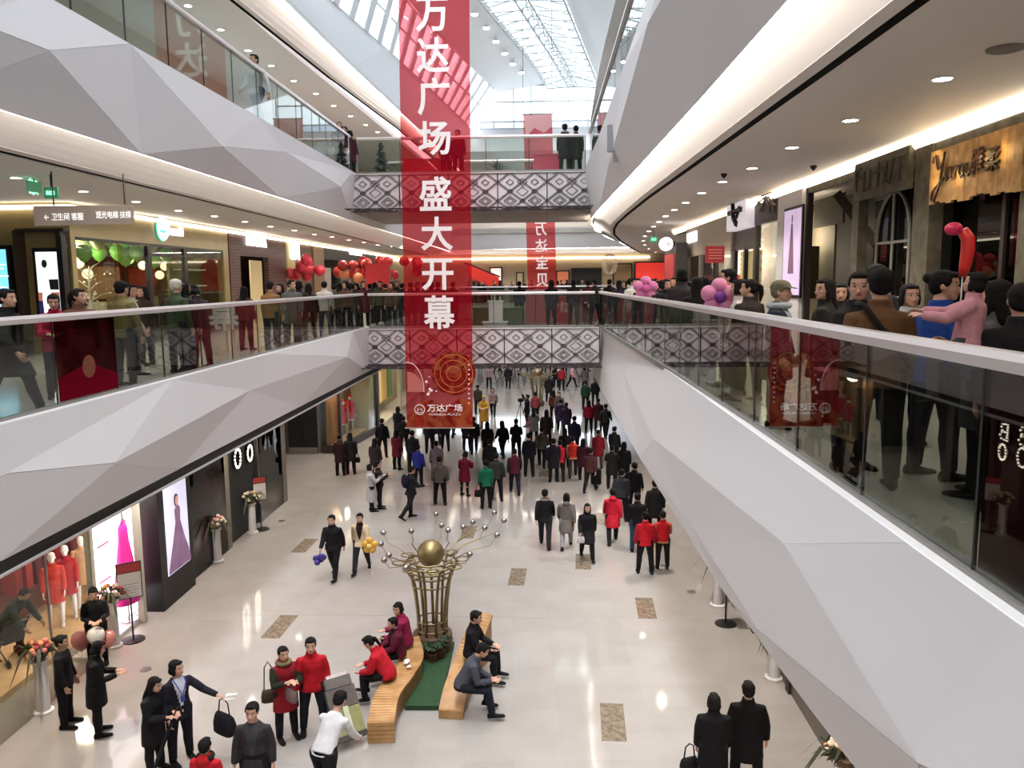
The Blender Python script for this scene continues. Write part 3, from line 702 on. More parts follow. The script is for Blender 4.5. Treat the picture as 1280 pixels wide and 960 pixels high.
pose('pockets', arms=((-10, 16, 42, 24), (-10, 16, 42, 24)), legs=((3, 3, 6), (-2, 2, 6)))
pose('reach_side', arms=((38, 30, 30, -14), (6, 8, 20, 0)), head=(-25, 0))
pose('point', arms=((5, 7, 15, 0), (62, 20, 15, 0)), head=(20, 0))
pose('carry', lean=-3, arms=((28, 8, 85, 35), (24, 8, 95, 35)))
pose('push', lean=38, arms=((62, 6, 18, 4), (62, 6, 18, 4)), legs=((14, 16, 4), (-12, 10, 4)), head=(0, 10))
pose('sit', lean=6, arms=((28, 6, 50, 22), (28, 6, 50, 22)), legs=((84, 84, 5), (84, 84, 5)), head=(0, 6))
pose('sit_phone', lean=26, arms=((38, 6, 55, 22), (38, 6, 70, 28)), legs=((84, 92, 7), (82, 76, 7)), head=(0, 16))
pose('sit_turn', lean=8, arms=((24, 8, 60, 20), (30, 8, 66, 30)), legs=((84, 78, 4), (84, 88, 8)), head=(-60, 5))
pose('sling', lean=0, arms=((10, 7, 60, 30), (26, 10, 60, 20)), legs=((4, 2, 5), (-18, 20, 4)), head=(0, 8))
pose('astride', lean=-4, arms=((50, 8, 45, 20), (62, 10, 30, 18)), legs=((50, 55, 22), (50, 55, 22)), head=(10, -4))

M_skin = mat('skin', (198, 152, 128), .55, var=7, vscale=14)
M_lips = mat('lips', (164, 88, 80), .5)
M_brow = mat('brow_hair', (74, 54, 46), .7)
M_eyew = mat('eye_white', (168, 158, 150), .4); M_iris = mat('iris', (26, 20, 18), .2)
def oring(c, u, v, a, b, n=14):
    return [c + u * (a * math.cos(2 * math.pi * j / n)) + v * (b * math.sin(2 * math.pi * j / n)) for j in range(n)]
X = Vector((1, 0, 0))
def torso_rings(P, spec):
    return [oring(P['pel'] + P['u'] * t + P['f'] * dy, X, P['f'], a, b) for t, a, b, dy in spec]
def head_mb(mb, HM):
    rings = []
    for z, hw, yf, yb in ((-.118, .020, .082, .050), (-.106, .038, .094, .02), (-.078, .056, .098, -.02), (-.04, .067, .098, -.055), (0, .073, .092, -.085), (.04, .077, .094, -.096), (.075, .072, .084, -.092), (.10, .054, .058, -.07), (.117, .02, .02, -.03)):
        c = Vector((0, (yf + yb) / 2, z)); b = (yf - yb) / 2
        rings.append([HM @ (c + Vector((hw * math.cos(2 * math.pi * j / 16), b * math.sin(2 * math.pi * j / 16), 0))) for j in range(16)])
    mb.loft(rings); R3 = HM.to_3x3()
    mb.ell(HM @ Vector((0, .098, -.026)), (.011, .016, .026), 8, 6, M=R3); mb.ell(HM @ Vector((0, .110, -.040)), (.015, .012, .012), 8, 6, M=R3)
    for s in (-1, 1):
        mb.ell(HM @ Vector((s * .076, -.004, -.012)), (.010, .020, .033), 8, 6, M=R3)
        mb.ell(HM @ Vector((s * .032, .086, .022)), (.022, .012, .007), 8, 6, M=R3)
        mb.ell(HM @ Vector((s * .040, .074, -.03)), (.020, .016, .016), 8, 6, M=R3)
    mb.ell(HM @ Vector((0, .095, -.070)), (.024, .010, .009), 8, 6, M=R3)
def hand_mb(mb, P, i):
    s = -1 if i == 0 else 1
    w, d = P['wr%d' % i], P['hd%d' % i]
    side = Vector((0, 1, 0)) - d * d.y          # thumb side points forward
    side = side.normalized() if side.length > .2 else Vector((0, 0, 1)) - d * d.z
    side.normalize(); pal = d.cross(side).normalized() * (1 if i == 0 else -1)   # palm normal, towards the body
    if pal.x * s > 0: pal = -pal
    mb.loft([oring(w + d * t, side, pal, a, b, 10) for t, a, b in ((-.02, .027, .022), (.02, .033, .018), (.06, .043, .017), (.095, .042, .014))])
    c = D(P['curl'])
    for k, (o, l) in enumerate(((.033, .072), (.011, .080), (-.011, .074), (-.032, .060))):
        b = w + d * .088 + side * o; d1 = d * math.cos(c) + pal * math.sin(c) + side * (o * 2.2); d2 = d * math.cos(2.2 * c) + pal * math.sin(2.2 * c) + side * (o * 2)
        mb.tube([b - d * .02, b, b + d1 * l * .5, b + d1 * l * .5 + d2 * l * .5], [.009, .0095, .0088, .007], 6)
    b = w + d * .025 + side * .026
    mb.tube([b - side * .01, b + (side * .8 + d * .6).normalized() * .035, b + (side * .8 + d * .6).normalized() * .035 + (d + side * .25 + pal * .4).normalized() * .034], [.013, .0115, .009], 6)
_body = {}
def body_mesh(pn):
    if pn in _body: return _body[pn]
    P = POSES[pn]; mb = MB()
    mb.loft(torso_rings(P, [(-.06, .11, .09, 0), (0, .158, .108, 0), (.09, .150, .104, 0), (.2, .132, .094, 0), (.34, .150, .105, .005), (.41, .145, .095, 0), (.46, .11, .075, -.005), (.52, .066, .06, -.005)]))
    mb.tube([P['neck'] - P['u'] * .05, P['neck'] + P['u'] * .02, P['HM'] @ Vector((0, -.005, -.07))], [.062, .055, .052], 12)
    head_mb(mb, P['HM'])
    for i in (0, 1):
        sh, el, wr = P['sh%d' % i], P['el%d' % i], P['wr%d' % i]
        mb.tube([sh + (P['pel'] + P['u'] * .46 - sh) * .3, sh, sh.lerp(el, .5), el, el.lerp(wr, .3), wr], [.036, .040, .043, .038, .040, .026], 10)
        hand_mb(mb, P, i)
        hip, kn, an = P['hip%d' % i], P['kn%d' % i], P['an%d' % i]; sd = P['sd%d' % i]
        mb.tube([hip + Vector((0, 0, .05)), hip, hip.lerp(kn, .5), kn, kn.lerp(an, .3) - P['f'] * .012, kn.lerp(an, .7), an], [.085, .088, .070, .052, .055, .042, .034], 12)
        fo = (Vector((0, 1, 0)) - sd * sd.y).normalized()
        mb.loft([oring(an + sd * .03 + fo * t - sd * 0 + sd * dz, X, sd, a, b, 10) for t, a, b, dz in ((-.05, .028, .03, .01), (0, .034, .036, .005), (.08, .042, .026, .018), (.15, .040, .016, .028))])
    me = remesh(mb, .0095, 1)
    for m in (M_skin, M_lips, M_brow): me.materials.append(m)
    c = face_centers(me); inv = np.array(P['HM'].inverted()); h = c @ inv[:3, :3].T + inv[:3, 3]
    idx = np.zeros(len(c), np.int32)
    idx[(np.abs(h[:, 0]) < .024) & (np.abs(h[:, 2] + .070) < .009) & (h[:, 1] > .085)] = 1
    idx[(np.abs(np.abs(h[:, 0]) - .033) < .017) & (np.abs(h[:, 2] - .028) < .0045) & (h[:, 1] > .07)] = 2
    me.polygons.foreach_set('material_index', idx); me.name = 'body'
    _body[pn] = me; return me
_eb = MB()
for s_ in (-1, 1):
    _eb.ell((s_ * .032, .084, .004), (.015, .011, .009), 8, 6, 0); _eb.ell((s_ * .032, .0925, .004), (.0075, .004, .0075), 8, 6, 1)
EYES = _eb.mesh('eyes', [M_eyew, M_iris], True)
_hair = {}
def hair_mesh(st):
    if st in _hair: return _hair[st]
    mb = MB(); long = st in ('long', 'bob', 'hood_long')
    # cap of hair over the skull: rings tilt so the hairline leaves the face free
    for (c, r) in (((0, -.018, .045), (.087, .098, .088)), ((0, -.035, .0), (.084, .072, .09))): mb.ell(c, r, 14, 10)
    mb.ell((0, .055, .088), (.062, .038, .030), 10, 6)
    for s in (-1, 1): mb.ell((s * .073, .018, .03), (.014, .032, .045), 8, 6)
    if st == 'short': mb.ell((0, -.07, -.035), (.062, .032, .05), 10, 6)
    if st == 'bob':
        mb.ell((0, -.05, -.045), (.092, .062, .085), 12, 8)
        for s in (-1, 1): mb.ell((s * .078, .012, -.04), (.018, .042, .075), 8, 6)
    if st == 'long':
        mb.loft([oring(Vector((0, y, z)), X, Vector((0, 1, 0)), a, b, 12) for z, y, a, b in ((.02, -.05, .086, .055), (-.08, -.055, .09, .055), (-.18, -.075, .10, .045), (-.28, -.085, .095, .035), (-.36, -.085, .06, .02))])
        for s in (-1, 1): mb.ell((s * .080, .012, -.06), (.017, .035, .10), 8, 6)
    if st == 'bun':
        mb.ell((0, -.055, -.02), (.07, .04, .06), 10, 6); mb.ell((0, -.115, .055), (.042, .040, .042), 10, 8)
    if st == 'pony':
        mb.ell((0, -.055, -.02), (.07, .04, .06), 10, 6); mb.tube([(0, -.10, .05), (0, -.14, .02), (0, -.15, -.09), (0, -.135, -.2)], [.028, .036, .032, .012], 8)
    if st in ('cap', 'beanie'):
        mb.ell((0, -.005, .06), (.094, .108, .08), 14, 8)
        if st == 'cap': mb.loft([oring(Vector((0, y, z)), X, Vector((0, 0, 1)), a, .008, 10) for y, z, a in ((.06, .055, .085), (.12, .045, .08), (.165, .032, .055))])
    me = remesh(mb, .011, 2); me.name = 'hair'; _hair[st] = me; return me
def seg_dist(c, a, b):
    a, b = np.array(a), np.array(b); d = b - a; t = np.clip(((c - a) @ d) / (d @ d), 0, 1); return np.linalg.norm(c - (a + t[:, None] * d), axis=1)
_jk = {}
def jacket_mesh(pn, style):
    """slots: 0 cloth, 1 front opening / shirt, 2 sleeves, 3 hem or trim"""
    key = (pn, style)
    if key in _jk: return _jk[key]
    P = POSES[pn]; mb = MB(); puff = {'jacket': .014, 'coat': .02, 'long': .02, 'blazer': .008, 'puffer': .034, 'shirt': .004, 'vest': .02}[style.split('_')[0]]
    mb.loft(torso_rings(P, [(-.03, .170 + puff, .120 + puff, 0), (.09, .160 + puff, .115 + puff, 0), (.2, .148 + puff, .108 + puff, 0), (.34, .160 + puff, .116 + puff, .005), (.42, .160 + puff, .106 + puff * .8, 0), (.47, .125, .092, -.005), (.50, .092, .08, -.005), (.525, .075, .07, -.005)]))
    sit = pn.startswith('sit') or pn == 'astride'
    drop = {'jacket': .12, 'blazer': .16, 'puffer': .14, 'shirt': .02, 'vest': .14, 'coat': .36, 'long': .56}[style.split('_')[0]]
    if sit: drop = .08
    kx = max(abs(P['kn0'].y - P['pel'].y), abs(P['kn1'].y - P['pel'].y)) if not sit else 0
    rr = []
    for t in (0, .3, .65, 1):
        q = drop * t; g = min(1, q / .43); mid = (P['kn0'].y + P['kn1'].y) / 2 - P['pel'].y if not sit else 0
        rr.append(oring(P['pel'] - Vector((0, -mid * g, q)), X, Vector((0, 1, 0)), .176 + puff + .05 * q, .126 + puff + kx * g * 1.05 + .04 * q))
    mb.loft(rr)
    for i in (0, 1):
        sh, el, wr = P['sh%d' % i], P['el%d' % i], P['wr%d' % i]
        if style == 'vest_bare': continue
        mb.tube([sh + (P['pel'] + P['u'] * .425 - sh) * .4, sh, sh.lerp(el, .5), el, el.lerp(wr, .5), wr + (el - wr) * .06], [.050 + puff * .7, .052 + puff * .8, .058 + puff * .8, .052 + puff * .7, .047 + puff * .6, .040 + puff * .5], 12)
    if style.split('_')[0] in ('jacket', 'coat', 'long', 'puffer', 'vest'):
        mb.loft([oring(P['neck'] + P['u'] * t + P['f'] * .004, X, P['f'], a, b) for t, a, b in ((-.03, .09, .085), (.02, .082, .082), (.05, .078, .08))])
    if 'hood' in style:
        mb.ell(P['neck'] - P['f'] * .085 - P['u'] * .02, (.11, .06, .085), 10, 8)
    me = remesh(mb, .015, 2)
    c = face_centers(me); n = len(c)
    rel = c - np.array(P['pel']); up = rel @ np.array(P['u']); fw = rel @ np.array(P['f']); xx = c[:, 0]
    idx = np.zeros(n, np.int32)
    opn = (fw > .03) & (np.abs(xx) < np.clip((up - .05) * .20 + .012, .012, .085)) & (up > -.02 if style.startswith('blazer') else up > .1)
    idx[opn] = 1
    arm = np.zeros(n, bool)
    for i in (0, 1):
        d = np.minimum(seg_dist(c, P['sh%d' % i], P['el%d' % i]), seg_dist(c, P['el%d' % i], P['wr%d' % i]))
        core = np.sqrt((xx / .175) ** 2 + (fw / .14) ** 2)
        arm |= (d < .075 + puff) & ((core > 1.06) | (np.abs(xx) > .175) | (seg_dist(c, P['el%d' % i], P['wr%d' % i]) < .07))
    idx[arm & ~opn] = 2
    lowz = P['pel'].z - drop
    idx[(c[:, 2] < lowz + .06) & ~arm] = 3
    me.name = 'jacket'
    for k in range(4): me.materials.append(M_dark)
    me.polygons.foreach_set('material_index', idx); _jk[key] = me; return me
_tr = {}
def trouser_mesh(pn, tight=False):
    key = (pn, tight)
    if key in _tr: return _tr[key]
    P = POSES[pn]; mb = MB(); e = 0 if tight else .014
    mb.loft([oring(P['pel'] + P['u'] * t if t > 0 else P['pel'] + Vector((0, 0, t)), X, Vector((0, 1, 0)), a + e, b + e) for t, a, b in ((-.09, .12, .09), (-.04, .165, .112), (.03, .166, .114), (.1, .155, .108))])
    for i in (0, 1):
        hip, kn, an = P['hip%d' % i], P['kn%d' % i], P['an%d' % i]
        mb.tube([hip + Vector((0, 0, .03)), hip.lerp(kn, .12), hip.lerp(kn, .5), kn, kn.lerp(an, .35) - Vector((0, .012, 0)), kn.lerp(an, .75), an - P['sd%d' % i] * .01],
                [.094 + e, .094 + e, .076 + e, .057 + e, .056 + e, .046 + e, .040 + e * 1.3], 12)
    me = remesh(mb, .016, 2); me.materials.append(M_dark); me.name = 'trousers'; _tr[key] = me; return me
_sh = {}
def shoe_mesh(pn, i, boot=False):
    key = (pn, i, boot)
    if key in _sh: return _sh[key]
    P = POSES[pn]; an, sd = P['an%d' % i], P['sd%d' % i]; mb = MB()
    fo = (Vector((0, 1, 0)) - sd * sd.y).normalized(); sole = .075
    def rg(t, a, top, bot): return [an + fo * t + X * (a * math.cos(2 * math.pi * j / 12)) + sd * ((bot + top) / 2 + (bot - top) / 2 * math.sin(2 * math.pi * j / 12)) for j in range(12)]
    mb.loft([rg(-.075, .022, .0, .07), rg(-.055, .036, -.02, .075), rg(0, .042, -.03, .075), rg(.06, .046, .005, .075), rg(.12, .050, .025, .075), rg(.17, .044, .032, .075), rg(.20, .020, .045, .073)])
    if boot: mb.tube([an + sd * .02, an - sd * .1, an - sd * .26], [.048, .05, .062], 12)
    else: mb.tube([an + sd * .02, an - sd * .04], [.045, .044], 12)
    me = mb.mesh('shoe', M_dark, True); _sh[key] = me; return me
_cloth = {}
def cloth(c):
    if isinstance(c, bpy.types.Material): return c
    if c not in _cloth: _cloth[c] = mat('cloth_%d_%d_%d' % c, c, .85, var=max(3, int(max(c) * .05)), vscale=9, bump=.25, bscale=55, spec=.2)
    return _cloth[c]
def slots(o, ms):
    for i, m in enumerate(ms):
        o.material_slots[i].link = 'OBJECT'; o.material_slots[i].material = m
K = (26, 23, 25); HAIR = (22, 18, 18)
N_PEOPLE = [0]
def person(pos, H, face, pn, style, label, top=K, front=None, sleeve=None, hem=None, legs=(24, 22, 26), hair='short', hairc=HAIR, shoes=(20, 18, 18), tight=False, boot=False, group=None, collar=None, kid=False):
    """pos: point on the floor; H: standing height in metres; face: degrees clockwise from straight ahead (+y)"""
    P = POSES[pn]; sc_ = H / 1.74
    root = thing('person', label, 'person', pos, -D(face), group); root.scale = (sc_ * 1.13, sc_ * 1.13, sc_)
    def ch(name, me, ms, M=None):
        o = bpy.data.objects.new(name, me); COL.objects.link(o); o.parent = root
        if M: o.matrix_local = M
        if ms:
            slots(o, ms)
        return o
    top = cloth(top); front = cloth(front) if front else top; sleeve = cloth(sleeve) if sleeve else top; hem = cloth(hem) if hem else top
    bo = ch('body', body_mesh(pn), None)
    ch('jacket' if not style.startswith('shirt') else 'shirt', jacket_mesh(pn, style), [top, front, sleeve, hem])
    ch('trousers', trouser_mesh(pn, tight), [cloth(legs)])
    for i in (0, 1): ch('shoe', shoe_mesh(pn, i, boot), [cloth(shoes)])
    hm = hair_mesh(hair)
    if not hm.materials: hm.materials.append(M_brow)
    HM = P['HM'] @ Matrix.Scale(1.18, 4) if kid else P['HM']
    ch('hair' if hair not in ('cap', 'beanie') else 'cap', hm, [cloth(hairc)], P['HM'])
    ch('eyes', EYES, None, P['HM'])
    if collar:
        mb = MB(); mb.torus(P['neck'] + P['u'] * .0, .095, .04, 16, 8); o = mb.build('fur_collar', cloth(collar), root, True, local=True)
    N_PEOPLE[0] += 1
    return root
def hand(root, i, pn, out=.09):
    """world point of a figure's palm"""
    P = POSES[pn]; p = P['wr%d' % i] + P['hd%d' % i] * out
    return Matrix.LocRotScale(root.location, root.rotation_euler, root.scale) @ p
def p1(px, py, *a, H=1.68, floor=0, **k):
    """a figure whose head top is seen at the pixel"""
    pn = a[1]; top = POSES[pn]['top'] * H / 1.74
    q = G(px, py, floor + top); q.z = floor
    return person(q, H, *a, **k)
def pf(px, py, *a, H=1.68, floor=0, **k):
    """a figure whose feet are seen at the pixel"""
    q = G(px, py, floor); q.z = floor
    return person(q, H, *a, **k)
# ============================================================ shop fronts
def ypx(px, x): return DX(px, 350, x).y
def zpy(px, py, x): return DX(px, py, x).z
M_wood = mat('weathered_wood', (86, 80, 64), .75, var=16, vscale=5, bump=.3)
M_darkglass = glass('dark_shop_glass', (120, 122, 120), 1.5, 1.2)
M_shopglass = glass('shop_glass', (236, 240, 236), 1.5, 1.0)
M_black = mat('black_interior', (20, 18, 18), .6)
M_brownd = mat('dark_brown_panel', (48, 38, 34), .45)
M_cream = mat('cream_wall', (206, 196, 176), .6)
M_olive = mat('olive_gold_cladding', (146, 132, 92), .35, .25, var=6, vscale=1.2)
M_signw = mat('lit_white_sign', (250, 244, 250), .5, emit=2.2)
M_letter = mat('dark_brown_letter', (52, 26, 14), .5)
UP = Vector((0, 0, 1)); LEFTW = Vector((0, 1, 0)); RIGHTW = Vector((0, -1, 0)); FRONT = Vector((1, 0, 0))
def bx(name, lo, hi, m, root, label=None):
    mb = MB(); lo2 = tuple(min(a, b) for a, b in zip(lo, hi)); hi2 = tuple(max(a, b) for a, b in zip(lo, hi)); mb.box(lo2, hi2); return mb.build(name, m, root, label=label)
def lamp_in(p, e, col=(1, .85, .65), r=.3):
    l = bpy.data.lights.new('shop_lamp', 'POINT'); l.energy = e; l.color = col; l.shadow_soft_size = r
    o = bpy.data.objects.new('shop_lamp', l); o.location = p; COL.objects.link(o); return o

# ---------------- right gallery
XR = 5.4
wall('wall_right_gallery', (7.4, YN, Z2), (7.6, 34, C2), M_black)
wall('wall_right_gallery_end', (7.0, 33.8, Z2), (12, 34, C2), M_cream)
strip('trim_81', [(XR - .12, YN, 9.63), (XR - .12, 33.8, 9.63)], [(XR - .02, YN, 9.50), (XR - .02, 33.8, 9.50)], M_strip, (.03, 0, .02))
strip('trim_82', [(XR, YN, 9.50), (XR, 34, 9.50)], [(XR, YN, 9.66), (XR, 34, 9.66)], M_wood, (.2, 0, 0))
def rshop(name, label, pa, pb): return thing(name, label, 'shop front', (XR, ypx(pb, XR), Z2))
# signboard shop
ya, yb_ = ypx(1300, XR), ypx(1143, XR)
s = rshop('shop', 'dark shop front with a backlit wooden name board under the right ceiling', 1143, 1300)
bx('post', (XR - .04, ypx(1160, XR), Z2), (XR + .16, ypx(1140, XR), 9.5), M_wood, s); bx('post', (XR - .04, 8.7, Z2), (XR + .16, ypx(1272, XR), 9.5), M_wood, s)
bx('header', (XR, 8.7, 9.38), (XR + .2, yb_, 9.5), M_wood, s)
bx('back_panel', (XR + .9, 8.7, Z2), (XR + 1.0, yb_, 9.5), mat('dark_teal_wall', (34, 36, 42), .6), s)
bx('glass_pane', (XR + .3, ypx(1272, XR), Z2 + .02), (XR + .32, ypx(1160, XR), 9.2), M_darkglass, s)
bx('mullion', (XR + .26, ypx(1222, XR) - .04, Z2), (XR + .36, ypx(1222, XR) + .04, 9.3), M_brownd, s)
board = thing('name_board', 'glowing vertical-plank name board with dark script lettering', 'sign', (XR - .06, ypx(1214, XR), 8.1))
npl = 14; y0, y1 = ypx(1270, XR - .08), ypx(1157, XR - .08); M_plank = mat('sign_plank', (178, 138, 84), .6, var=24, vscale=7, bump=.2)
for k in range(npl):
    a, b = y1 + (y0 - y1) * k / npl, y1 + (y0 - y1) * (k + .97) / npl
    bot = zpy(1157 + 113 * k / npl, 257 - 20 * k / npl, XR - .08) + R.uniform(-.03, .03)
    mb = MB(); mb.box((XR - .1 + R.uniform(0, .006), b, bot), (XR - .06, a, 9.36)); mb.build('plank', M_plank, board)
mb = MB(); cy = ypx(1160, XR - .1); zb = zpy(1190, 229, XR - .12); sc_ = (cy - ypx(1211, XR - .1)) / 1.72
for st in ([(0, .85), (.03, 1.05), (.13, 1.08), (.2, .8), (.27, .58), (.38, .62), (.46, .85), (.52, 1.12)], [(.52, 1.12), (.43, .45), (.3, -.15), (.14, -.48), (.02, -.42), (.06, -.15), (.3, .1), (.55, .28)],
           [(.80, .52), (.68, .54), (.60, .32), (.66, .14), (.76, .25), (.83, .52), (.80, .22), (.92, .18)], [(.95, .55), (.96, .14)], [(.96, .34), (1.04, .54), (1.14, .5)],
           [(1.28, .54), (1.2, .5), (1.16, .3), (1.24, .13), (1.34, .24), (1.36, .44), (1.28, .54), (1.42, .48)], [(1.45, .54), (1.43, .22), (1.52, .13), (1.62, .3), (1.66, .54), (1.63, .2), (1.74, .16)]):
    mb.tube([(XR - .125, cy - x * sc_, zb + z * sc_ * .62) for x, z in st], .016, 6)
mb.build('lettering', M_letter, board)
for ch_, px in (('雅', 1225), ('柔', 1244)): writing(ch_, (XR - .12, ypx(px, XR), zpy(px, 204 if px == 1223 else 201, XR)), RIGHTW, UP, None, .27, M_letter, board, .03, shear=.1, bold=.01)
for px, py in ((1172, 232), (1172, 200), (1200, 222), (1228, 200), (1256, 192)): lamp_in((XR - .22, ypx(px, XR), zpy(px, py, XR)), 1.6, (1, .72, .35), .04)
# carved plaque shop
s = rshop('shop', 'dark shop front with carved grey plaque and arched window bars', 1066, 1143)
ya, yb_ = ypx(1140, XR), ypx(1066, XR)
bx('post', (XR - .06, ypx(1074, XR), Z2), (XR + .1, yb_, 9.5), M_wood, s)
bx('header', (XR - .02, ya, 9.4), (XR + .1, yb_, 9.5), M_wood, s)
pl = thing('carved_plaque', 'grey carved wooden plaque hung over the arched shop door', 'plaque', (XR - .1, ypx(1104, XR), 8.5))
bx('board', (XR - .1, ypx(1137, XR), zpy(1104, 245, XR)), (XR - .02, ypx(1070, XR), zpy(1104, 196, XR)), M_wood, pl)
mb = MB(); zt, zb = zpy(1104, 202, XR), zpy(1104, 238, XR)
for x0, z0, x1, z1 in ((.06, .15, .06, .95), (.06, .9, .16, .95), (.06, .6, .14, .6), (.22, .1, .22, .8), (.22, .1, .34, .2), (.34, .1, .34, .8), (.42, .6, .58, .68), (.5, .1, .5, .95), (.6, .2, .66, .9), (.66, .2, .6, .4), (.7, .1, .76, .95), (.8, .9, .95, .9), (.87, .1, .87, .9), (.8, .5, .95, .55)):
    a = Vector((XR - .115, ypx(1070, XR) + (ypx(1137, XR) - ypx(1070, XR)) * x0, zb + (zt - zb) * z0)); b = Vector((XR - .115, ypx(1070, XR) + (ypx(1137, XR) - ypx(1070, XR)) * x1, zb + (zt - zb) * z1)); mb.tube([a, b], .02, 5)
mb.build('carving', mat('carving_shadow_wood', (78, 72, 60), .8), pl)
bx('back_panel', (XR + .8, ya, Z2), (XR + .9, yb_, 9.5), M_black, s)
mb = MB(); yc = ypx(1113, XR + .3); zc = zpy(1113, 303, XR + .3); r_ = .62
mb.tube([(XR + .3, yc + r_ * math.cos(math.pi * i / 14), zc + .1 + r_ * 1.15 * math.sin(math.pi * i / 14)) for i in range(15)], .03, 6)
for dy in (-r_, 0, r_): mb.tube([(XR + .3, yc + dy, Z2), (XR + .3, yc + dy, zc + .1 + (r_ * 1.1 if dy == 0 else 0))], .026, 6)
mb.tube([(XR + .3, yc - r_, zc), (XR + .3, yc + r_, zc)], .026, 6); mb.tube([(XR + .3, yc - r_, zc - .9), (XR + .3, yc + r_, zc - .9)], .026, 6)
mb.build('arched_bars', mat('pale_bars', (150, 146, 138), .6), s)
bx('glass_pane', (XR + .33, ya, Z2), (XR + .345, yb_, zc + .9), M_darkglass, s)
# beam shop
s = rshop('shop', 'dark open shop front with slanting beam behind its plain header', 1005, 1066)
ya, yb_ = ypx(1066, XR), ypx(1005, XR)
bx('post', (XR - .02, yb_ - .12, Z2), (XR + .1, yb_, 9.5), M_brownd, s); bx('header', (XR - .02, ya, 9.38), (XR + .1, yb_, 9.5), M_wood, s)
bx('back_panel', (XR + 1.2, ya, Z2), (XR + 1.3, yb_, 9.5), M_black, s)
bx('side_panel', (XR + .9, ypx(1050, XR + .9), zpy(1035, 282, XR + .9)), (XR + .95, ypx(1014, XR + .9), zpy(1035, 246, XR + .9)), mat('dim_panel', (92, 84, 70), .7), s)
mb = MB(); mb.tube([(XR + .5, yb_ - .4, 9.3), (XR + .5, ya + .2, 8.2)], .12, 4); mb.build('slanting_beam', M_brownd, s)
bx('counter', (XR + .5, ya, Z2), (XR + .9, yb_, Z2 + 1.2), M_brownd, s)
# pilaster with lit poster
s = thing('pilaster', 'pale pilaster with a tall black-framed lit poster, right gallery', 'pilaster', (XR, ypx(990, XR), Z2))
ya, yb_ = ypx(1005, XR), ypx(975, XR)
bx('shaft', (XR - .1, ya, Z2), (XR + .1, yb_, 9.5), M_white, s)
a, b = ypx(1001, XR - .13), ypx(978, XR - .13); zt, zb = zpy(990, 259, XR - .13), zpy(990, 372, XR - .13)
bx('poster_frame', (XR - .14, a, zb), (XR - .1, b, zt), M_blackm, s)
bx('poster_print', (XR - .15, a + .06, zb + .06), (XR - .14, b - .06, zt - .06), mat('lit_lilac_poster', (196, 176, 206), .4, emit=.7, var=20, vscale=1.5), s)
mb = MB(); yc = (a + b) / 2; zc = zt - .5
mb.ell((XR - .152, yc, zc + .25), (.004, .05, .09), 8, 6); mb.slab([(XR - .152, yc + w_, z_) for w_, z_ in ((.05, zc + .15), (.12, zc - .3), (.2, zc - .9), (-.2, zc - .9), (-.12, zc - .3), (-.05, zc + .15))], (-.004, 0, 0))
mb.build('poster_figure', mat('poster_figure', (120, 84, 110), .5, emit=.3), s)
# framed plaque shop
s = rshop('shop', 'narrow glazed shop front under a dark carved panel beside the pale pilaster', 945, 975)
ya, yb_ = ypx(975, XR), ypx(945, XR); zt = zpy(960, 279, XR)
bx('header', (XR - .08, ya, zt), (XR + .05, yb_, 9.5), M_brownd, s)
mb = MB()
for k in range(7): mb.tube([(XR - .1, ya + .2 + (yb_ - ya - .4) * R.random(), zt + .15 + .9 * R.random()) for _ in range(4)], .02, 5)
mb.build('carving', mat('metal_carving', (140, 136, 128), .5, .5), s)
for y in (ya, yb_ - .1): bx('post', (XR - .06, y, Z2), (XR + .04, y + .1, zt), M_brownd, s)
bx('glass_pane', (XR, ya + .1, Z2), (XR + .015, yb_ - .1, zt), M_shopglass, s)
bx('back_panel', (XR + 1.2, ya + .02, Z2), (XR + 1.25, yb_ - .02, zt + .3), mat('warm_back', (150, 140, 116), .7), s); lamp_in((XR + .7, (ya + yb_) / 2, 8.6), 40)
for k in range(5): bx('hanging_garment', (XR + .7, ya + .25 + k * .3, 7.2), (XR + .95, ya + .45 + k * .3, 8.4), mat('garment_%d' % k, ((90, 80, 50), (60, 50, 44), (140, 130, 110), (70, 66, 60), (110, 90, 60))[k], .8), s)
# projecting white sign
sg = thing('hanging_sign', 'white lit box sign with a bold black mark, right gallery', 'sign', (XR - .3, ypx(930, XR), 8.8))
ya, yb_ = ypx(944, XR), ypx(920, XR); za, zb = zpy(932, 251, XR), zpy(932, 287, XR)
bx('box', (XR - .3, ya, zb), (XR, yb_, za), mat('sign_box', (214, 206, 214), .5, emit=.6), sg)
mb = MB()
for x0, z0, x1, z1, t in ((.15, .62, .85, .62, .07), (.4, .9, .45, .35, .08), (.45, .4, .62, .15, .08), (.75, .7, .6, .4, .06)):
    mb.tube([(XR - .31, yb_ + (ya - yb_) * x0, zb + (za - zb) * z0), (XR - .31, yb_ + (ya - yb_) * x1, zb + (za - zb) * z1)], t, 6)
mb.build('mark', M_blackm, sg)
# slatted door shop
s = rshop('shop', 'shop doorway with cream slat wall and black door frame', 917, 945)
ya, yb_ = ypx(945, XR), ypx(917, XR)
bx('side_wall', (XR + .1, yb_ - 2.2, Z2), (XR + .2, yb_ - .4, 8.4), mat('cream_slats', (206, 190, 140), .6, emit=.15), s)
for k in range(16): bx('slat', (XR + .07, yb_ - 2.2, 6.2 + k * .14), (XR + .1, yb_ - .4, 6.3 + k * .14), mat('cream_slats', (0, 0, 0)), s)
for y in (ya, ya + 1.0, yb_ - .3): bx('door_frame', (XR - .06, y, Z2), (XR + .04, y + .12, 8.5), M_blackm, s)
bx('header', (XR - .04, ya, 8.45), (XR + .1, yb_, 9.5), M_brownd, s); lamp_in((XR + .6, yb_ - 1, 8.2), 30)
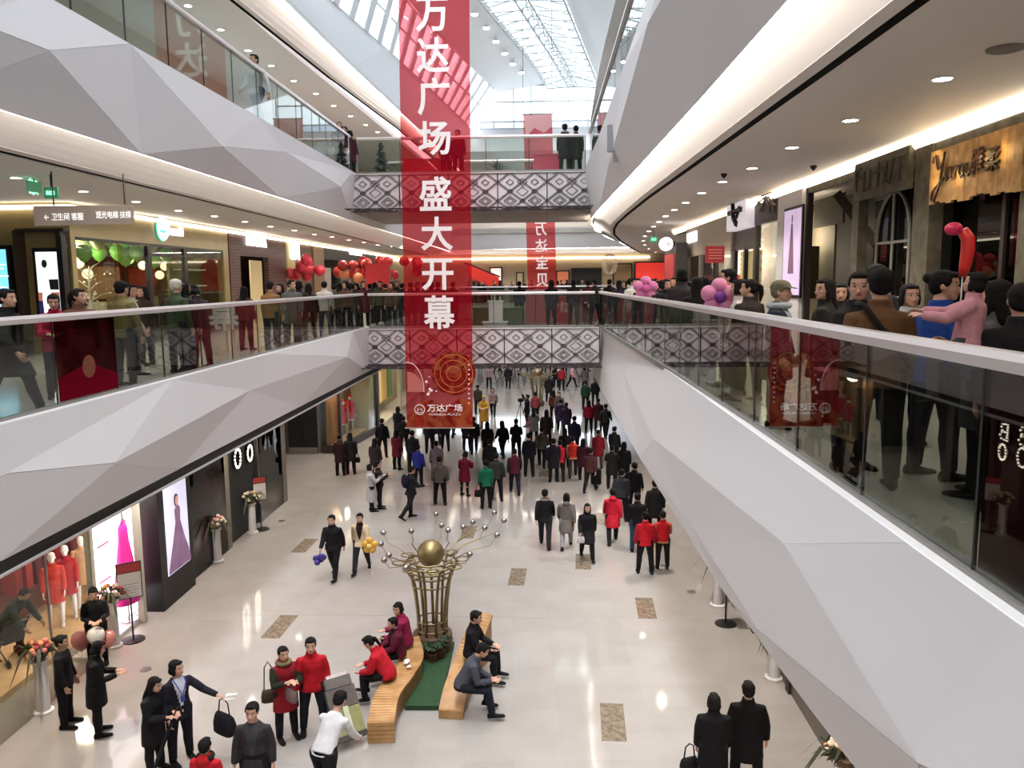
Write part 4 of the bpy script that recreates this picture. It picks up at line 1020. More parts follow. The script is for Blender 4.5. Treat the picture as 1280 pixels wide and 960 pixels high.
# bright shop further on
s = rshop('shop', 'bright white shop front with pale header and red goods, far right gallery', 860, 917)
ya, yb_ = ypx(917, XR), ypx(860, XR)
bx('header', (XR - .1, ya, 8.5), (XR + .1, yb_, 9.5), mat('pale_header', (178, 166, 150), .6), s)
for k in range(4): bx('post', (XR - .06, ya + (yb_ - ya - .2) * k / 3, Z2), (XR + .06, ya + (yb_ - ya - .2) * k / 3 + .2, 8.5), M_brownd if k % 2 else M_grey, s)
bx('glass_pane', (XR, ya, Z2), (XR + .015, yb_, 8.5), M_shopglass, s)
bx('back_panel', (XR + 1.3, ya + .1, Z2), (XR + 1.35, yb_ - .1, 9.4), mat('bright_back', (226, 220, 206), .6, emit=.5), s)
for k in range(6): bx('red_display', (XR + .5, ya + .8 + k * 1.3, 6.6), (XR + .9, ya + 1.4 + k * 1.3, 7.3 + .5 * (k % 2)), mat('red_goods', (150, 36, 34), .6), s)
bx('lit_panel', (XR - .16, ypx(874, XR), zpy(868, 303, XR)), (XR - .1, ypx(863, XR), zpy(868, 291, XR)), M_signw, s)
lamp_in((XR + .7, ya + 2, 8.2), 60); lamp_in((XR + .7, yb_ - 2, 8.2), 60)
# red placard and dark column
t = thing('placard', 'red square placard with pale lines of print on a pole above the right crowd', 'placard', DX(895, 380, 3.9) * 1)
c = DX(894, 318, 3.9); wv = .22; hv = .19
t.location = (c.x, c.y, Z2)
mb = MB(); mb.slab([c + Vector((-wv, 0, -hv)), c + Vector((wv, .04, -hv)), c + Vector((wv, .04, hv)), c + Vector((-wv, 0, hv))], (0, .04, 0)); mb.build('board', mat('placard_red', (150, 34, 40), .5), t)
mb = MB()
for k in range(4): mb.slab([c + Vector((-wv * .7, -.012, hv * (.5 - .34 * k))), c + Vector((wv * .7, .02, hv * (.5 - .34 * k))), c + Vector((wv * .7, .02, hv * (.6 - .34 * k))), c + Vector((-wv * .7, -.012, hv * (.6 - .34 * k)))], (0, .005, 0))
mb.build('print_lines', mat('placard_print', (214, 130, 120), .5), t)
mb = MB(); mb.cyl((c.x, c.y + .06, Z2), (c.x, c.y + .06, c.z - hv), .02); mb.lathe((c.x, c.y + .06, Z2), [(.2, 0), (.2, .02), (.03, .03)], 14); mb.build('pole', M_blackm, t)
t = thing('column', 'dark square column with a red notice panel, end of right gallery', 'column', DX(850, 350, 5.1))
t.location.z = Z2; ya, yb_ = ypx(858, 5.1), ypx(843, 5.1)
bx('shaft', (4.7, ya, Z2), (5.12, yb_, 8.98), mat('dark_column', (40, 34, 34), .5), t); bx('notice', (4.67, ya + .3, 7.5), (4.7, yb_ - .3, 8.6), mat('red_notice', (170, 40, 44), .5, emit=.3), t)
t = thing('round_sign', 'glowing round white sign projecting from the dark column', 'sign', DX(836, 306, 4.6))
mb = MB(); mb.tube([(4.4, ya + .2, t.location.z), (4.4, ya + .4, t.location.z)], .24, 24); mb.build('disc', M_signw, t)
mb = MB(); mb.box((4.4, ya + .2, t.location.z - .08), (4.72, ya + .35, t.location.z + .08)); mb.build('bracket', M_blackm, t)

# ---------------- left gallery
XL = -11.5
M_wback = mat('brown_wood_wall', (104, 74, 48), .6, var=18, vscale=3)
wall('wall_left_gallery_corner', (-16, 19.3, Z2), (XL, 19.5, C2), M_olive)
wall('wall_left_gallery', (-15.9, 19.5, Z2), (-15.7, YF, C2), M_wback)
strip('trim_83', [(-16, 19.14, 9.5), (XL + .15, 19.14, 9.5)], [(-16, 19.14, 9.6), (XL + .15, 19.14, 9.6)], M_strip, (0, .05, 0))
strip('trim_84', [(XL + .15, 19.2, 9.5), (XL + .15, YF, 9.5)], [(XL + .15, 19.2, 9.6), (XL + .15, YF, 9.6)], M_strip, (-.05, 0, 0))
# two portrait screens on the corner wall
def screen(name, label, pa, pb, pt, pbm, y, m):
    p0, p1_ = DY(pa, pt, y), DY(pb, pbm, y)
    t = thing(name, label, 'screen', ((p0.x + p1_.x) / 2, y, p1_.z))
    bx('casing', (p0.x - .08, y, p1_.z - .15), (p1_.x + .08, y + .12, p0.z + .1), M_blackm, t)
    bx('display', (p0.x, y - .012, p1_.z), (p1_.x, y, p0.z), m, t); return t, p0, p1_
t, a, b = screen('display_screen', 'tall portrait screen showing a figure in white, between dark frames on the left', 44, 77, 315, 396, 19.1, mat('screen_light', (206, 220, 226), .4, emit=1.3))
w_ = b.x - a.x; hh = a.z - b.z
def rect(x0, z0, x1, z1, m, nm, d=.016): bx(nm, (a.x + w_ * x0, 19.1 - d, b.z + hh * z0), (a.x + w_ * x1, 19.1 - d + .003, b.z + hh * z1), m, t)
rect(0, .25, 1, .38, mat('screen_orange', (190, 110, 80), .4, emit=.6), 'picture'); rect(0, 0, 1, .25, mat('screen_blue', (40, 44, 90), .4, emit=.5), 'picture'); rect(.55, .42, 1, .58, mat('screen_dark', (40, 44, 50), .4), 'picture')
mb = MB(); cx = a.x + w_ * .4
mb.slab([(cx + dx * w_, 19.08, b.z + hh * z) for dx, z in ((-.16, .0), (-.2, .3), (-.14, .6), (-.06, .72), (.06, .72), (.12, .6), (.22, .3), (.26, 0))], (0, .004, 0)); mb.build('picture_figure', mat('screen_white', (250, 250, 250), .4, emit=2), t)
mb = MB(); mb.ell((cx, 19.08, b.z + hh * .82), (.07, .004, .10), 10, 8); mb.build('picture_head', mat('screen_hair', (60, 50, 48), .4), t)
t2, a2, b2 = screen('display_screen', 'bright blue directory screen at the left edge of the photo', -22, 14, 312, 392, 19.0, mat('screen_cyan', (110, 190, 226), .4, emit=1.4))
mb = MB()
for k in range(14): mb.box((a2.x + .1, 18.98, a2.z - .2 - k * .09), (a2.x + .3 + .3 * R.random(), 18.985, a2.z - .17 - k * .09))
mb.build('print_lines', mat('screen_lines', (226, 240, 246), .4, emit=1.5), t2)
for px in (25, 78): bx('trim_%d' % (85 + (px > 50)), (DY(px, 340, 19.1).x - .06, 19.02, Z2), (DY(px, 340, 19.1).x + .06, 19.3, zpy(80, 287, XL)), M_brownd, None)['kind'] = 'structure'
bx('trim_87', (DY(25, 340, 19.1).x, 19.02, zpy(80, 289, XL)), (XL, 19.3, zpy(80, 285, XL)), M_brownd, None)['kind'] = 'structure'
# glass fronted shop with green balloons
s = thing('shop', 'wide olive-clad glass shop front with dark frames, left gallery', 'shop front', (XL, 24, Z2))
y0, y1 = 19.5, ypx(287, XL); zo = 8.86
bx('header', (XL - .25, y0, zo), (XL, y1, 9.55), M_olive, s)
for px in (80, 187, 232): bx('post', (XL - .12, ypx(px, XL), Z2), (XL, ypx(px, XL) + .22, zo), M_blackm, s)
bx('post', (XL - .25, ypx(281, XL), Z2), (XL, y1, zo), M_olive, s)
bx('transom', (XL - .1, ypx(187, XL), zo - .35), (XL - .02, ypx(232, XL), zo - .26), M_blackm, s)
bx('sill_frame', (XL - .1, y0, zo - .07), (XL + .01, y1 - .5, zo), M_blackm, s)
for pa, pb in ((80, 150), (150, 187), (189, 232), (232, 281)): bx('glass_pane', (XL - .06, ypx(pa, XL) + .05, Z2), (XL - .045, ypx(pb, XL) - .02, zo), M_shopglass, s)
bx('end_panel', (XL - 1.0, ypx(246, XL), Z2), (XL - .9, ypx(281, XL), zo), mat('olive_panel', (122, 116, 66), .6), s)
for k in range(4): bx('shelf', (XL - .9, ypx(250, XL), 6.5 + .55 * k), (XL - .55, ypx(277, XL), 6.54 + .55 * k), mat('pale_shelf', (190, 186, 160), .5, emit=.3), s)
bx('back_wall', (-15.6, y0, Z2), (-15.5, y1, 9.5), M_wback, s)
bx('side_wall', (-15.6, y1 - .1, Z2), (XL - .3, y1, 9.5), M_wback, s)
for k in range(3):
    bx('display_table', (-14.2, 20.5 + k * 2.8, Z2 + .7), (-13.0, 22.3 + k * 2.8, Z2 + .8), mat('pale_table', (206, 200, 186), .5), s); bx('table_base', (-14.0, 20.8 + k * 2.8, Z2), (-13.2, 22.0 + k * 2.8, Z2 + .7), M_brownd, s)
for k in range(9): bx('goods', (-14.0 + .1 * (k % 3), 20.6 + k * .85, Z2 + .8), (-13.5, 20.9 + k * .85, Z2 + 1.05 + .12 * (k % 3)), mat('goods_%d' % (k % 4), ((220, 210, 190), (180, 150, 110), (120, 60, 50), (236, 230, 220))[k % 4], .6), s)
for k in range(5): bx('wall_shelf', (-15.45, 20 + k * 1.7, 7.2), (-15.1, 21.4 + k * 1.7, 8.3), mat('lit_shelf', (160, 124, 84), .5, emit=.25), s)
lamp_in((-13, 21.5, 8.4), 120, (1, .84, .6)); lamp_in((-13, 26, 8.4), 120, (1, .84, .6))
sg = thing('shop_sign', 'round green and white logo with small lit lettering on the olive fascia', 'sign', (XL + .05, ypx(205, XL), zpy(205, 287, XL)))
c = Vector((XL + .04, ypx(205, XL), zpy(205, 287, XL)))
mb = MB(); mb.ell(c, (.03, .36, .36), 20, 12); mb.build('disc', mat('logo_green', (60, 190, 150), .5, emit=1.6), sg)
mb = MB(); mb.torus(c + Vector((.03, 0, 0)), .3, .035, 24, 6, M=Matrix.Rotation(D(90) if False else math.pi / 2, 3, 'Y')); mb.ell(c + Vector((.04, -.1, .05)), (.02, .07, .1), 8, 6); mb.ell(c + Vector((.04, .1, .05)), (.02, .07, .1), 8, 6); mb.tube([c + Vector((.04, -.14, -.12)), c + Vector((.04, 0, -.19)), c + Vector((.04, .14, -.12))], .03, 6); mb.build('emblem', M_signw, sg)
writing('domachi', (XL + .05, ypx(221, XL), zpy(221, 289, XL)), LEFTW, UP, 1.05, .3, M_signw, sg, .04, bold=.02)
GREENS = [(96, 190, 70), (150, 206, 110), (206, 226, 170), (120, 200, 90)]
gi = 0; bal = MB(); bal.lathe((0, 0, 0), [(.01, -.27), (.02, -.24), (.10, -.2), (.19, -.08), (.215, .04), (.18, .15), (.1, .215), (.01, .235)], 12)
bme = bal.mesh('balloon', mat('balloon_green_0', GREENS[0], .35), True)
for r_ in range(3):
    for k in range(8):
        p = Vector((-12.1 - .62 * r_ - R.uniform(0, .2), 20.0 + k * .82 + R.uniform(-.2, .2) + .3 * (r_ % 2), 8.95 - .42 * (k % 2) + R.uniform(-.12, .1)))
        o = link('balloon', bme); o.location = p; o.material_slots[0].link = 'OBJECT'; o.material_slots[0].material = mat('balloon_green_%d' % (gi % 4), GREENS[gi % 4], .35)
        tag(o, '%s balloon under the left shop ceiling, %s in the %s row' % (('green', 'light green', 'pale cream green', 'mid green')[gi % 4], ORD[k], ('front', 'middle', 'back')[r_]), 'balloon', 'balloons in the left shop'); gi += 1
for k, px in enumerate((84, 100, 110, 180, 200, 207)):
    t = thing('globe_lamp', 'small glowing globe lamp hanging in the left shop, %s from the left' % ORD[k], 'lamp', (-13.2, ypx(px, -13.2), 8.0 + .3 * (k % 2)), 0, 'globe lamps in the left shop')
    mb = MB(); mb.ell((0, 0, 0), .15, 12, 8); mb.build('globe', mat('globe_glow', (255, 232, 190), .5, emit=1.3), t, True, local=True); mb = MB(); mb.cyl((0, 0, .15), (0, 0, 1.5), .008, n=5); mb.build('cord', M_blackm, t, local=True)
t = thing('branch_tree', 'bare white display tree inside the left shop window', 'tree', (-12.6, ypx(110, -12.6), Z2))
mb = MB(); mb.tube([(0, 0, 0), (.03, 0, .9), (-.02, .05, 1.5), (.05, 0, 2.2)], [.05, .04, .03, .012], 6)
for k in range(12):
    z = .9 + k * .1; an_ = k * 2.3; L_ = .65 - .03 * k; mb.tube([(0, 0, z), (math.cos(an_) * L_ * .5, math.sin(an_) * L_ * .5, z + .2), (math.cos(an_) * L_, math.sin(an_) * L_, z + .28)], [.018, .012, .006], 5)
mb.build('branches', M_white, t, local=True)
mb = MB()
for k in range(30): mb.ell((R.uniform(-.6, .6), R.uniform(-.6, .6), R.uniform(1.1, 2.1)), .035, 6, 4)
mb.build('blossoms', mat('white_blossom', (236, 230, 214), .5), t, local=True)['kind'] = 'stuff'
# brick-faced shop
def lshop(label, pa, pb, x=XL): return thing('shop', label, 'shop front', (x, (ypx(pa, x) + ypx(pb, x)) / 2, Z2))
mbk = bpy.data.materials.new('brown_brick'); MATS['brown_brick'] = mbk; mbk.use_nodes = True; nt = mbk.node_tree
tc_ = nt.nodes.new('ShaderNodeTexCoord'); br_ = nt.nodes.new('ShaderNodeTexBrick'); mp_ = nt.nodes.new('ShaderNodeMapping'); mp_.inputs['Rotation'].default_value = (0, math.pi / 2, math.pi / 2)
sx_ = nt.nodes.new('ShaderNodeSeparateXYZ'); cx_ = nt.nodes.new('ShaderNodeCombineXYZ'); nt.links.new(tc_.outputs['Object'], sx_.inputs[0]); nt.links.new(sx_.outputs['Y'], cx_.inputs['X']); nt.links.new(sx_.outputs['Z'], cx_.inputs['Y']); nt.links.new(cx_.outputs[0], br_.inputs['Vector'])
br_.inputs['Scale'].default_value = 2.2; br_.inputs['Color1'].default_value = lin((74, 46, 42)); br_.inputs['Color2'].default_value = lin((56, 36, 36)); br_.inputs['Mortar'].default_value = lin((104, 84, 74)); nt.links.new(br_.outputs[0], nt.nodes['Principled BSDF'].inputs['Base Color'])
s = lshop('brown brick shop front with bright windows and white lit sign, left gallery', 287, 360)
bx('brick_pier', (XL - .2, ypx(288, XL), Z2), (XL + .02, ypx(301, XL), 9.5), mbk, s); bx('brick_pier', (XL - .2, ypx(336, XL), Z2), (XL + .02, ypx(358, XL), 9.5), mbk, s); bx('brick_lintel', (XL - .2, ypx(301, XL), 8.75), (XL + .02, ypx(336, XL), 9.5), mbk, s)
bx('window', (XL - .25, ypx(320, XL), Z2), (XL - .2, ypx(334, XL), 8.6), mat('warm_lit_window', (180, 160, 118), .5, emit=.35), s)
bx('back_wall', (XL - 1.5, ypx(296, XL), Z2), (XL - 1.4, ypx(322, XL), 8.9), M_wback, s); bx('display', (XL - .9, ypx(306, XL), Z2), (XL - .5, ypx(315, XL), Z2 + 1.6), mat('lit_display', (250, 236, 206), .5, emit=1.2), s)
writing('MOODA', (XL + .08, ypx(321, XL), zpy(321, 299, XL)), LEFTW, UP, 2.2, .62, M_signw, s, .05, bold=.05); lamp_in((XL - .7, ypx(310, XL), 8.2), 40)
s = lshop('shop front of olive and brown panels with a vertical lit UN sign, left gallery', 360, 402)
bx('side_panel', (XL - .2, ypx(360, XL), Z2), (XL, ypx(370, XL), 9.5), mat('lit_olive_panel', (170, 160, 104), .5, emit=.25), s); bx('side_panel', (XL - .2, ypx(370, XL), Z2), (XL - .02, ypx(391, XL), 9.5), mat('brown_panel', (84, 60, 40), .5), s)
bx('side_panel', (XL - .2, ypx(392, XL), Z2), (XL + .04, ypx(405, XL), 9.5), mat('tan_panel', (124, 98, 66), .5), s)
writing('UN', (XL + .06, ypx(368.5, XL), zpy(368, 314, XL)), LEFTW, UP, 1.35, .8, M_signw, s, .05, bold=.05)
s = lshop('dark wide shop front with a small white lit sign, left gallery', 405, 482)
bx('header', (XL - .2, ypx(405, XL), 8.9), (XL, ypx(482, XL), 9.5), M_black, s); bx('back_wall', (XL - 1.5, ypx(400, XL), Z2), (XL - 1.4, ypx(482, XL), 9.4), M_black, s)
for pa, pb, c_ in ((412, 425, (150, 140, 130)), (436, 452, (60, 60, 60)), (460, 474, (110, 124, 104))): bx('window', (XL - .6, ypx(pa, XL), Z2), (XL - .5, ypx(pb, XL), 8.5), mat('window_%d' % pa, c_, .4, emit=.25), s)
bx('lit_panel', (XL, ypx(438, XL), zpy(444, 319, XL)), (XL + .08, ypx(452, XL), zpy(444, 310, XL)), M_signw, s)
s = lshop('grey pillar and white box sign shop at the far left gallery', 482, 520)
bx('post', (XL - .2, ypx(482, XL), Z2), (XL, ypx(489, XL), 9.5), M_grey, s); bx('back_wall', (XL - 1, ypx(489, XL), Z2), (XL - .9, YF - .5, 9.5), mat('dim_red_wall', (110, 60, 54), .6), s)
bx('sign_box', (XL, ypx(498, XL), 8.7), (XL + .3, ypx(512, XL), 9.3), M_signw, s)

# hanging direction sign and exit signs
t = thing('direction_sign', 'long grey hanging direction sign with white arrows over the left walkway', 'sign', DY(105, 274, 14))
a, b = DY(42, 270, 14), DY(166, 268, 14.6); up = Vector((0, 0, .17))
mb = MB(); mb.slab([a - up, b - up, b + up, a + up], (0, .05, 0)); mb.build('panel', mat('sign_grey', (150, 138, 132), .5), t)
for p in (a.lerp(b, .2), a.lerp(b, .92)):
    mb = MB(); mb.cyl(p + up + Vector((0, .02, 0)), (p.x, p.y + .02, C2), .012, n=6); mb.build('rod', M_blackm, t)
dv = (b - a).normalized(); wp = mat('sign_white_print', (246, 246, 246), .5, emit=.9)
writing('← 卫生间 客服', a.lerp(b, .3) + Vector((0, -.012, -.02)), dv, UP, .62, .13, wp, t, .006); writing('观光电梯 扶梯 ↗', a.lerp(b, .83) + Vector((0, -.012, .0)), dv, UP, .66, .13, wp, t, .006)

M_exit = mat('exit_green', (44, 120, 84), .5, emit=.5); M_exitw = mat('exit_glyph', (150, 255, 200), .5, emit=1.6)
for (pa, pb, y, dy, l) in (((33, 232), (51, 235), 14.5, .9, 'green exit sign turned aside under the left ceiling'), ((55, 241), (72, 241), 14.5, 0, 'green exit sign facing forward beside the turned one'), ((812, 299), (822, 299), 30, 0, 'small green exit sign far along the right ceiling')):
    a, b = DY(*pa, y), DY(*pb, y + dy); hh = Vector((0, 0, (b - a).length * .34 if y > 20 else .1))
    t = thing('exit_sign', l, 'sign', (a + b) / 2); mb = MB(); mb.slab([a - hh, b - hh, b + hh, a + hh], (0, .04, 0)); mb.build('panel', M_exit, t)
    writing('出口', (a + b) / 2 + Vector((0, -.02, 0)), (b - a).normalized(), UP, (b - a).length * .6, None, M_exitw, t, .01, bold=.02)
    mb = MB(); c = (a + b) / 2; mb.cyl(c + hh + Vector((0, .02, 0)), (c.x, c.y + .02, C2), .01, n=6); mb.build('rod', M_blackm, t)

# ---------------- far end of the second floor
wall('wall_far_gallery', (-16, 61.8, Z2), (12, 62, C2), mat('far_beige_wall', (196, 178, 146), .6))
strip('trim_88', [(-11.5, 61.6, 9.3), (8, 61.6, 9.3)], [(-11.5, 61.6, 9.45), (8, 61.6, 9.45)], M_strip, (0, .05, 0))
def far_panel(name, label, cat, pa, pb, pt, pbm, m, y=61.6, d=.15):
    a, b = DY(pa, pt, y), DY(pb, pbm, y); t = thing(name, label, cat, ((a.x + b.x) / 2, y, Z2))
    bx('frame', (a.x, y - d, Z2), (b.x, 61.8, a.z), M_brownd, t); bx('panel', (a.x + .1, y - d - .03, Z2 + .05), (b.x - .1, y - d, a.z - .1), m, t); return t
far_panel('shop', 'wide black shop opening on the far wall of the second floor', 'shop front', 714, 752, 335, 362, M_black)
far_panel('shop', 'small dark framed opening on the far wall beside the hanging banner', 'shop front', 645, 655, 340, 360, mat('dim_lit', (150, 130, 100), .5, emit=.4))
far_panel('shop', 'glowing red shop far behind the pink balloons', 'shop front', 793, 832, 327, 352, mat('glow_red', (200, 50, 40), .5, emit=.8))
far_panel('shop', 'brown panelled shop wall left of the red one', 'shop front', 766, 790, 329, 356, mat('tan_far', (150, 124, 90), .6))
far_panel('shop', 'lit white picture panel behind the red escalator', 'shop front', 612, 628, 334, 352, mat('glow_white', (240, 210, 200), .5, emit=1))
far_panel('shop', 'orange lit shop at the far wall right of the hanging banner', 'shop front', 695, 712, 338, 356, mat('glow_orange', (180, 100, 70), .5, emit=.5))
t = thing('escalator', 'red-sided escalator sloping down at the far end of the second floor', 'escalator', DY(598, 350, 60)); t.location.z = Z2
mb = MB(); a, b = DY(585, 333, 60), DY(623, 352, 60); a.z = max(a.z, 7.6)
for y in (59.4, 60.8): mb.slab([(a.x, y, a.z - .75), (b.x, y, b.z - .6), (b.x, y, b.z + .3), (a.x, y, a.z + .2)], (0, .08, 0))
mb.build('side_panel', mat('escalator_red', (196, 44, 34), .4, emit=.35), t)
mb = MB(); mb.slab([(a.x, 59.5, a.z - .6), (b.x, 59.5, b.z - .4), (b.x, 60.8, b.z - .4), (a.x, 60.8, a.z - .6)], (0, 0, .08)); mb.box((a.x - .2, 59.4, Z2), (a.x + .1, 60.9, a.z - .5)); mb.build('steps', M_steel, t)
mb = MB()
for y in (59.44, 60.84): mb.tube([(a.x - .2, y, a.z + .25), (b.x + .1, y, b.z + .36)], .05, 6)
mb.build('handrail', M_blackm, t)
t = thing('ring_ornament', 'cluster of thin pale hoops hanging over the far right crowd', 'ornament', DY(762, 332, 60))
mb = MB(); c = DY(762, 330, 60)
for k in range(3): mb.torus(c + Vector((.12 * k - .12, 0, 0)), .42, .03, 24, 5, M=Matrix.Rotation(math.pi / 2, 3, 'X') @ Matrix.Scale(1.7, 3, (0, 1, 0)))
mb.cyl(c + Vector((0, 0, .6)), (c.x, c.y, C2), .01, n=5); mb.build('hoops', mat('hoop_pale', (206, 196, 170), .4, .4), t)

# ---------------- third floor left shops
wall('wall_left_third', (-12.2, YN, Z3), (-12, YF, C3), M_cream)
s = thing('shop', 'pale blue glazed shop front on the left third floor', 'shop front', (-11.9, 27, Z3))
bx('window', (-12, 22.0, Z3), (-11.95, 30.0, 14.4), mat('blue_lit_glass', (150, 196, 214), .3, emit=.7), s)
for k in range(6): bx('mullion', (-11.95, 22 + k * 1.6, Z3), (-11.87, 22.08 + k * 1.6, 14.4), M_steel, s)
bx('transom', (-11.95, 22, 12.6), (-11.87, 30, 12.68), M_steel, s)
s = thing('shop', 'maroon shop front with lit poster at the end of the left third floor', 'shop front', (-11.9, 36, Z3))
bx('window', (-12, 31, Z3), (-11.95, 42, 14.0), mat('maroon_wall', (120, 56, 66), .5), s); bx('poster', (-11.94, 33, 12.2), (-11.9, 34.2, 13.6), M_signw, s); bx('post', (-12, 30.4, Z3), (-11.85, 31, 14.4), M_grey, s)
s = thing('shop', 'teal and grey shop front near the front of the left third floor', 'shop front', (-11.9, 15, Z3))
bx('window', (-12, 9.5, Z3), (-11.95, 20.5, 14.4), mat('teal_lit_glass', (110, 140, 140), .3, emit=.25), s)
for k in range(6): bx('mullion', (-11.95, 9.5 + k * 2.1, Z3), (-11.87, 9.65 + k * 2.1, 14.4), M_brownd, s)
bx('stall', (-9.3, 33, Z3), (-7.9, 34.5, Z3 + 1.7), mat('grey_kiosk', (96, 90, 82), .6), thing('kiosk', 'grey kiosk box by the far end of the left third floor', 'kiosk', (-8.6, 33.7, Z3)))

# ---------------- ground floor left shops
XG = -9.2
wall('wall_left_ground', (-14.2, YN, 0), (-14, 35.3, C1), mat('pale_back_wall', (190, 176, 156), .6))
def gshop(label, pa, pb): return thing('shop', label, 'shop front', (XG, (ypx(pa, XG) + ypx(pb, XG)) / 2, 0))
yA = ypx(-60, XG); yB = ypx(84, XG); yC = ypx(152, XG); yD = ypx(166, XG); yE = ypx(211, XG); yF_ = ypx(266, XG); yG = ypx(311, XG); yH = ypx(346, XG)
s = gshop('glass-walled clothes shop with red coats on figures, near left', 0, 84)
bx('glass_pane', (XG, yA, 0), (XG + .015, yB, 3.5), M_shopglass, s); bx('back_wall', (-12.1, yA - 2, 0), (-12.0, 19.6, 3.8), mat('red_brown_wall', (112, 66, 54), .7), s)
bx('plinth', (-11.98, yA, 0), (-10.1, 19.6, .12), mat('warm_wood_deck', (206, 170, 126), .5, var=12, vscale=4), s); bx('glass_joint', (XG - .01, ypx(24, XG), 0), (XG + .03, ypx(24, XG) + .03, 3.5), M_steel, s)
for k in range(9): bx('hanging_garment', (-11.95, 16.4 + k * .36, .9), (-11.6, 16.62 + k * .36, 2.3), mat('red_garment_%d' % (k % 3), ((140, 30, 34), (170, 40, 40), (96, 24, 30))[k % 3], .8), s)
lamp_in((-11.2, yA + 2.4, 3.3), 130, (1, .82, .6)); lamp_in((-11.4, 18.2, 3.3), 120, (1, .82, .6))
s = gshop('brilliant white show window with a hot pink dress, near left', 86, 152)
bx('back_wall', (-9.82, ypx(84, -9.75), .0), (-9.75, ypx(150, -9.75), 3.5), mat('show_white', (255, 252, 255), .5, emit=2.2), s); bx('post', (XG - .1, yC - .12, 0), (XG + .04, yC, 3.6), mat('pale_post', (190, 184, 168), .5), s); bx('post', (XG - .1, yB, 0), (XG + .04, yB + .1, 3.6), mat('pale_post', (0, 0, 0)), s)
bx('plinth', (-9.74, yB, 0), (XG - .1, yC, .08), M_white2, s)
for k in range(3): bx('rail', (-9.74, ypx(92, -9.75), 1.2 + .8 * k), (-9.70, ypx(108, -9.75), 1.24 + .8 * k), M_steel, s)
t = thing('dress_stand', 'hot pink long dress on a thin white hanger stand in the bright window', 'dress', (-9.5, ypx(130, -9.5), .082))
mb = MB(); zc = zpy(128, 672, -9.5)
mb.loft([oring(Vector((-9.5, t.location.y, z)), Vector((0, 1, 0)), Vector((1, 0, 0)), a_, b_, 16) for z, a_, b_ in ((zc - 1.75, .40, .26), (zc - 1.2, .32, .2), (zc - .6, .2, .13), (zc - .35, .15, .1), (zc - .05, .13, .09), (zc + .12, .06, .05))] if 'oring' in globals() else [[Vector((-9.5 + b_ * math.sin(2 * math.pi * j / 16), t.location.y + a_ * math.cos(2 * math.pi * j / 16), z)) for j in range(16)] for z, a_, b_ in ((zc - 1.75, .40, .26), (zc - 1.2, .32, .2), (zc - .6, .2, .13), (zc - .35, .15, .1), (zc - .05, .13, .09), (zc + .12, .06, .05))])
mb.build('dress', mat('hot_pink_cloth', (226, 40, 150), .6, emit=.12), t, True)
mb = MB(); mb.cyl((-9.5, t.location.y, .08), (-9.5, t.location.y, zc + .45), .02); mb.lathe((-9.5, t.location.y, .08), [(.2, 0), (.2, .02), (.02, .03)], 14); mb.tube([(-9.5, t.location.y - .22, zc), (-9.5, t.location.y, zc + .2), (-9.5, t.location.y + .22, zc)], .015, 6); mb.build('stand', M_steel, t)
# light box column
t = thing('light_box', 'tall black light box showing a woman in a lilac gown', 'light box', (XG, (yD + yE) / 2, 0))
bx('casing', (XG - .4, yD, 0), (XG + .2, yE, 3.6), M_blackm, t)
a_, b_ = yD + .3, yE - .25; x_ = XG + .205; zq = lambda z: .75 + (z - .75) * .74
bx('picture', (x_, a_, .75), (x_ + .01, b_, 3.55), mat('lit_lilac_sky', (206, 204, 226), .4, emit=.8, var=22, vscale=1.6), t)
yc = (a_ + b_) / 2 + .05
mb = MB(); mb.slab([(x_ + .012, yc + dy, zq(z)) for dy, z in ((-.62, .78), (-.5, 1.2), (-.3, 1.8), (-.13, 2.35), (-.16, 2.75), (-.06, 2.88), (.06, 2.88), (.15, 2.75), (.12, 2.35), (.28, 1.8), (.5, 1.2), (.6, .78))], (.004, 0, 0)); mb.build('picture_gown', mat('gown_lilac', (140, 108, 140), .5, emit=.3, var=16, vscale=3), t)
mb = MB(); mb.ell((x_ + .014, yc, zq(3.04)), (.003, .09, .12), 10, 8); mb.build('picture_face', mat('picture_skin', (214, 170, 150), .5, emit=.4), t)
mb = MB(); mb.ell((x_ + .012, yc - .03, zq(3.07)), (.002, .125, .16), 10, 8); mb.build('picture_hair', mat('picture_hair', (50, 36, 40), .5), t)
# dark glass shop
s = gshop('dark glass shop front with grey pillar, between the light box and black sign shop', 212, 266)
bx('glass_pane', (XG, yE, 0), (XG + .015, yF_, 3.6), M_darkglass, s); bx('pillar', (XG - .6, ypx(234, XG), 0), (XG - .2, ypx(258, XG), 3.8), mat('pillar_grey', (126, 116, 104), .5, var=10, vscale=3), s)
bx('back_wall', (-12, yE, 0), (-11.9, yF_, 3.8), M_brownd, s); lamp_in((-10.4, yE + .8, 3.2), 30)
t = thing('mannequin_bust', 'white shirted torso figure on a stand behind the dark glass', 'mannequin', (-9.8, ypx(221, -9.8), 0))
zc = zpy(221, 660, -9.8); mb = MB(); y_ = t.location.y
mb.loft([[Vector((-9.8 + b2_ * math.sin(2 * math.pi * j / 14), y_ + a2_ * math.cos(2 * math.pi * j / 14), zc + z)) for j in range(14)] for z, a2_, b2_ in ((-.3, .2, .14), (-.05, .17, .12), (.2, .22, .13), (.34, .18, .1), (.4, .06, .06))]); mb.build('shirt', M_white, t, True)
mb = MB(); mb.ell((-9.8, y_, zc + .53), (.09, .09, .12), 10, 8); mb.build('head', M_white, t, True)
mb = MB(); mb.cyl((-9.8, y_, 0), (-9.8, y_, zc - .3), .03); mb.lathe((-9.8, y_, 0), [(.2, 0), (.2, .02), (.03, .03)], 14); mb.build('stand', M_steel, t)
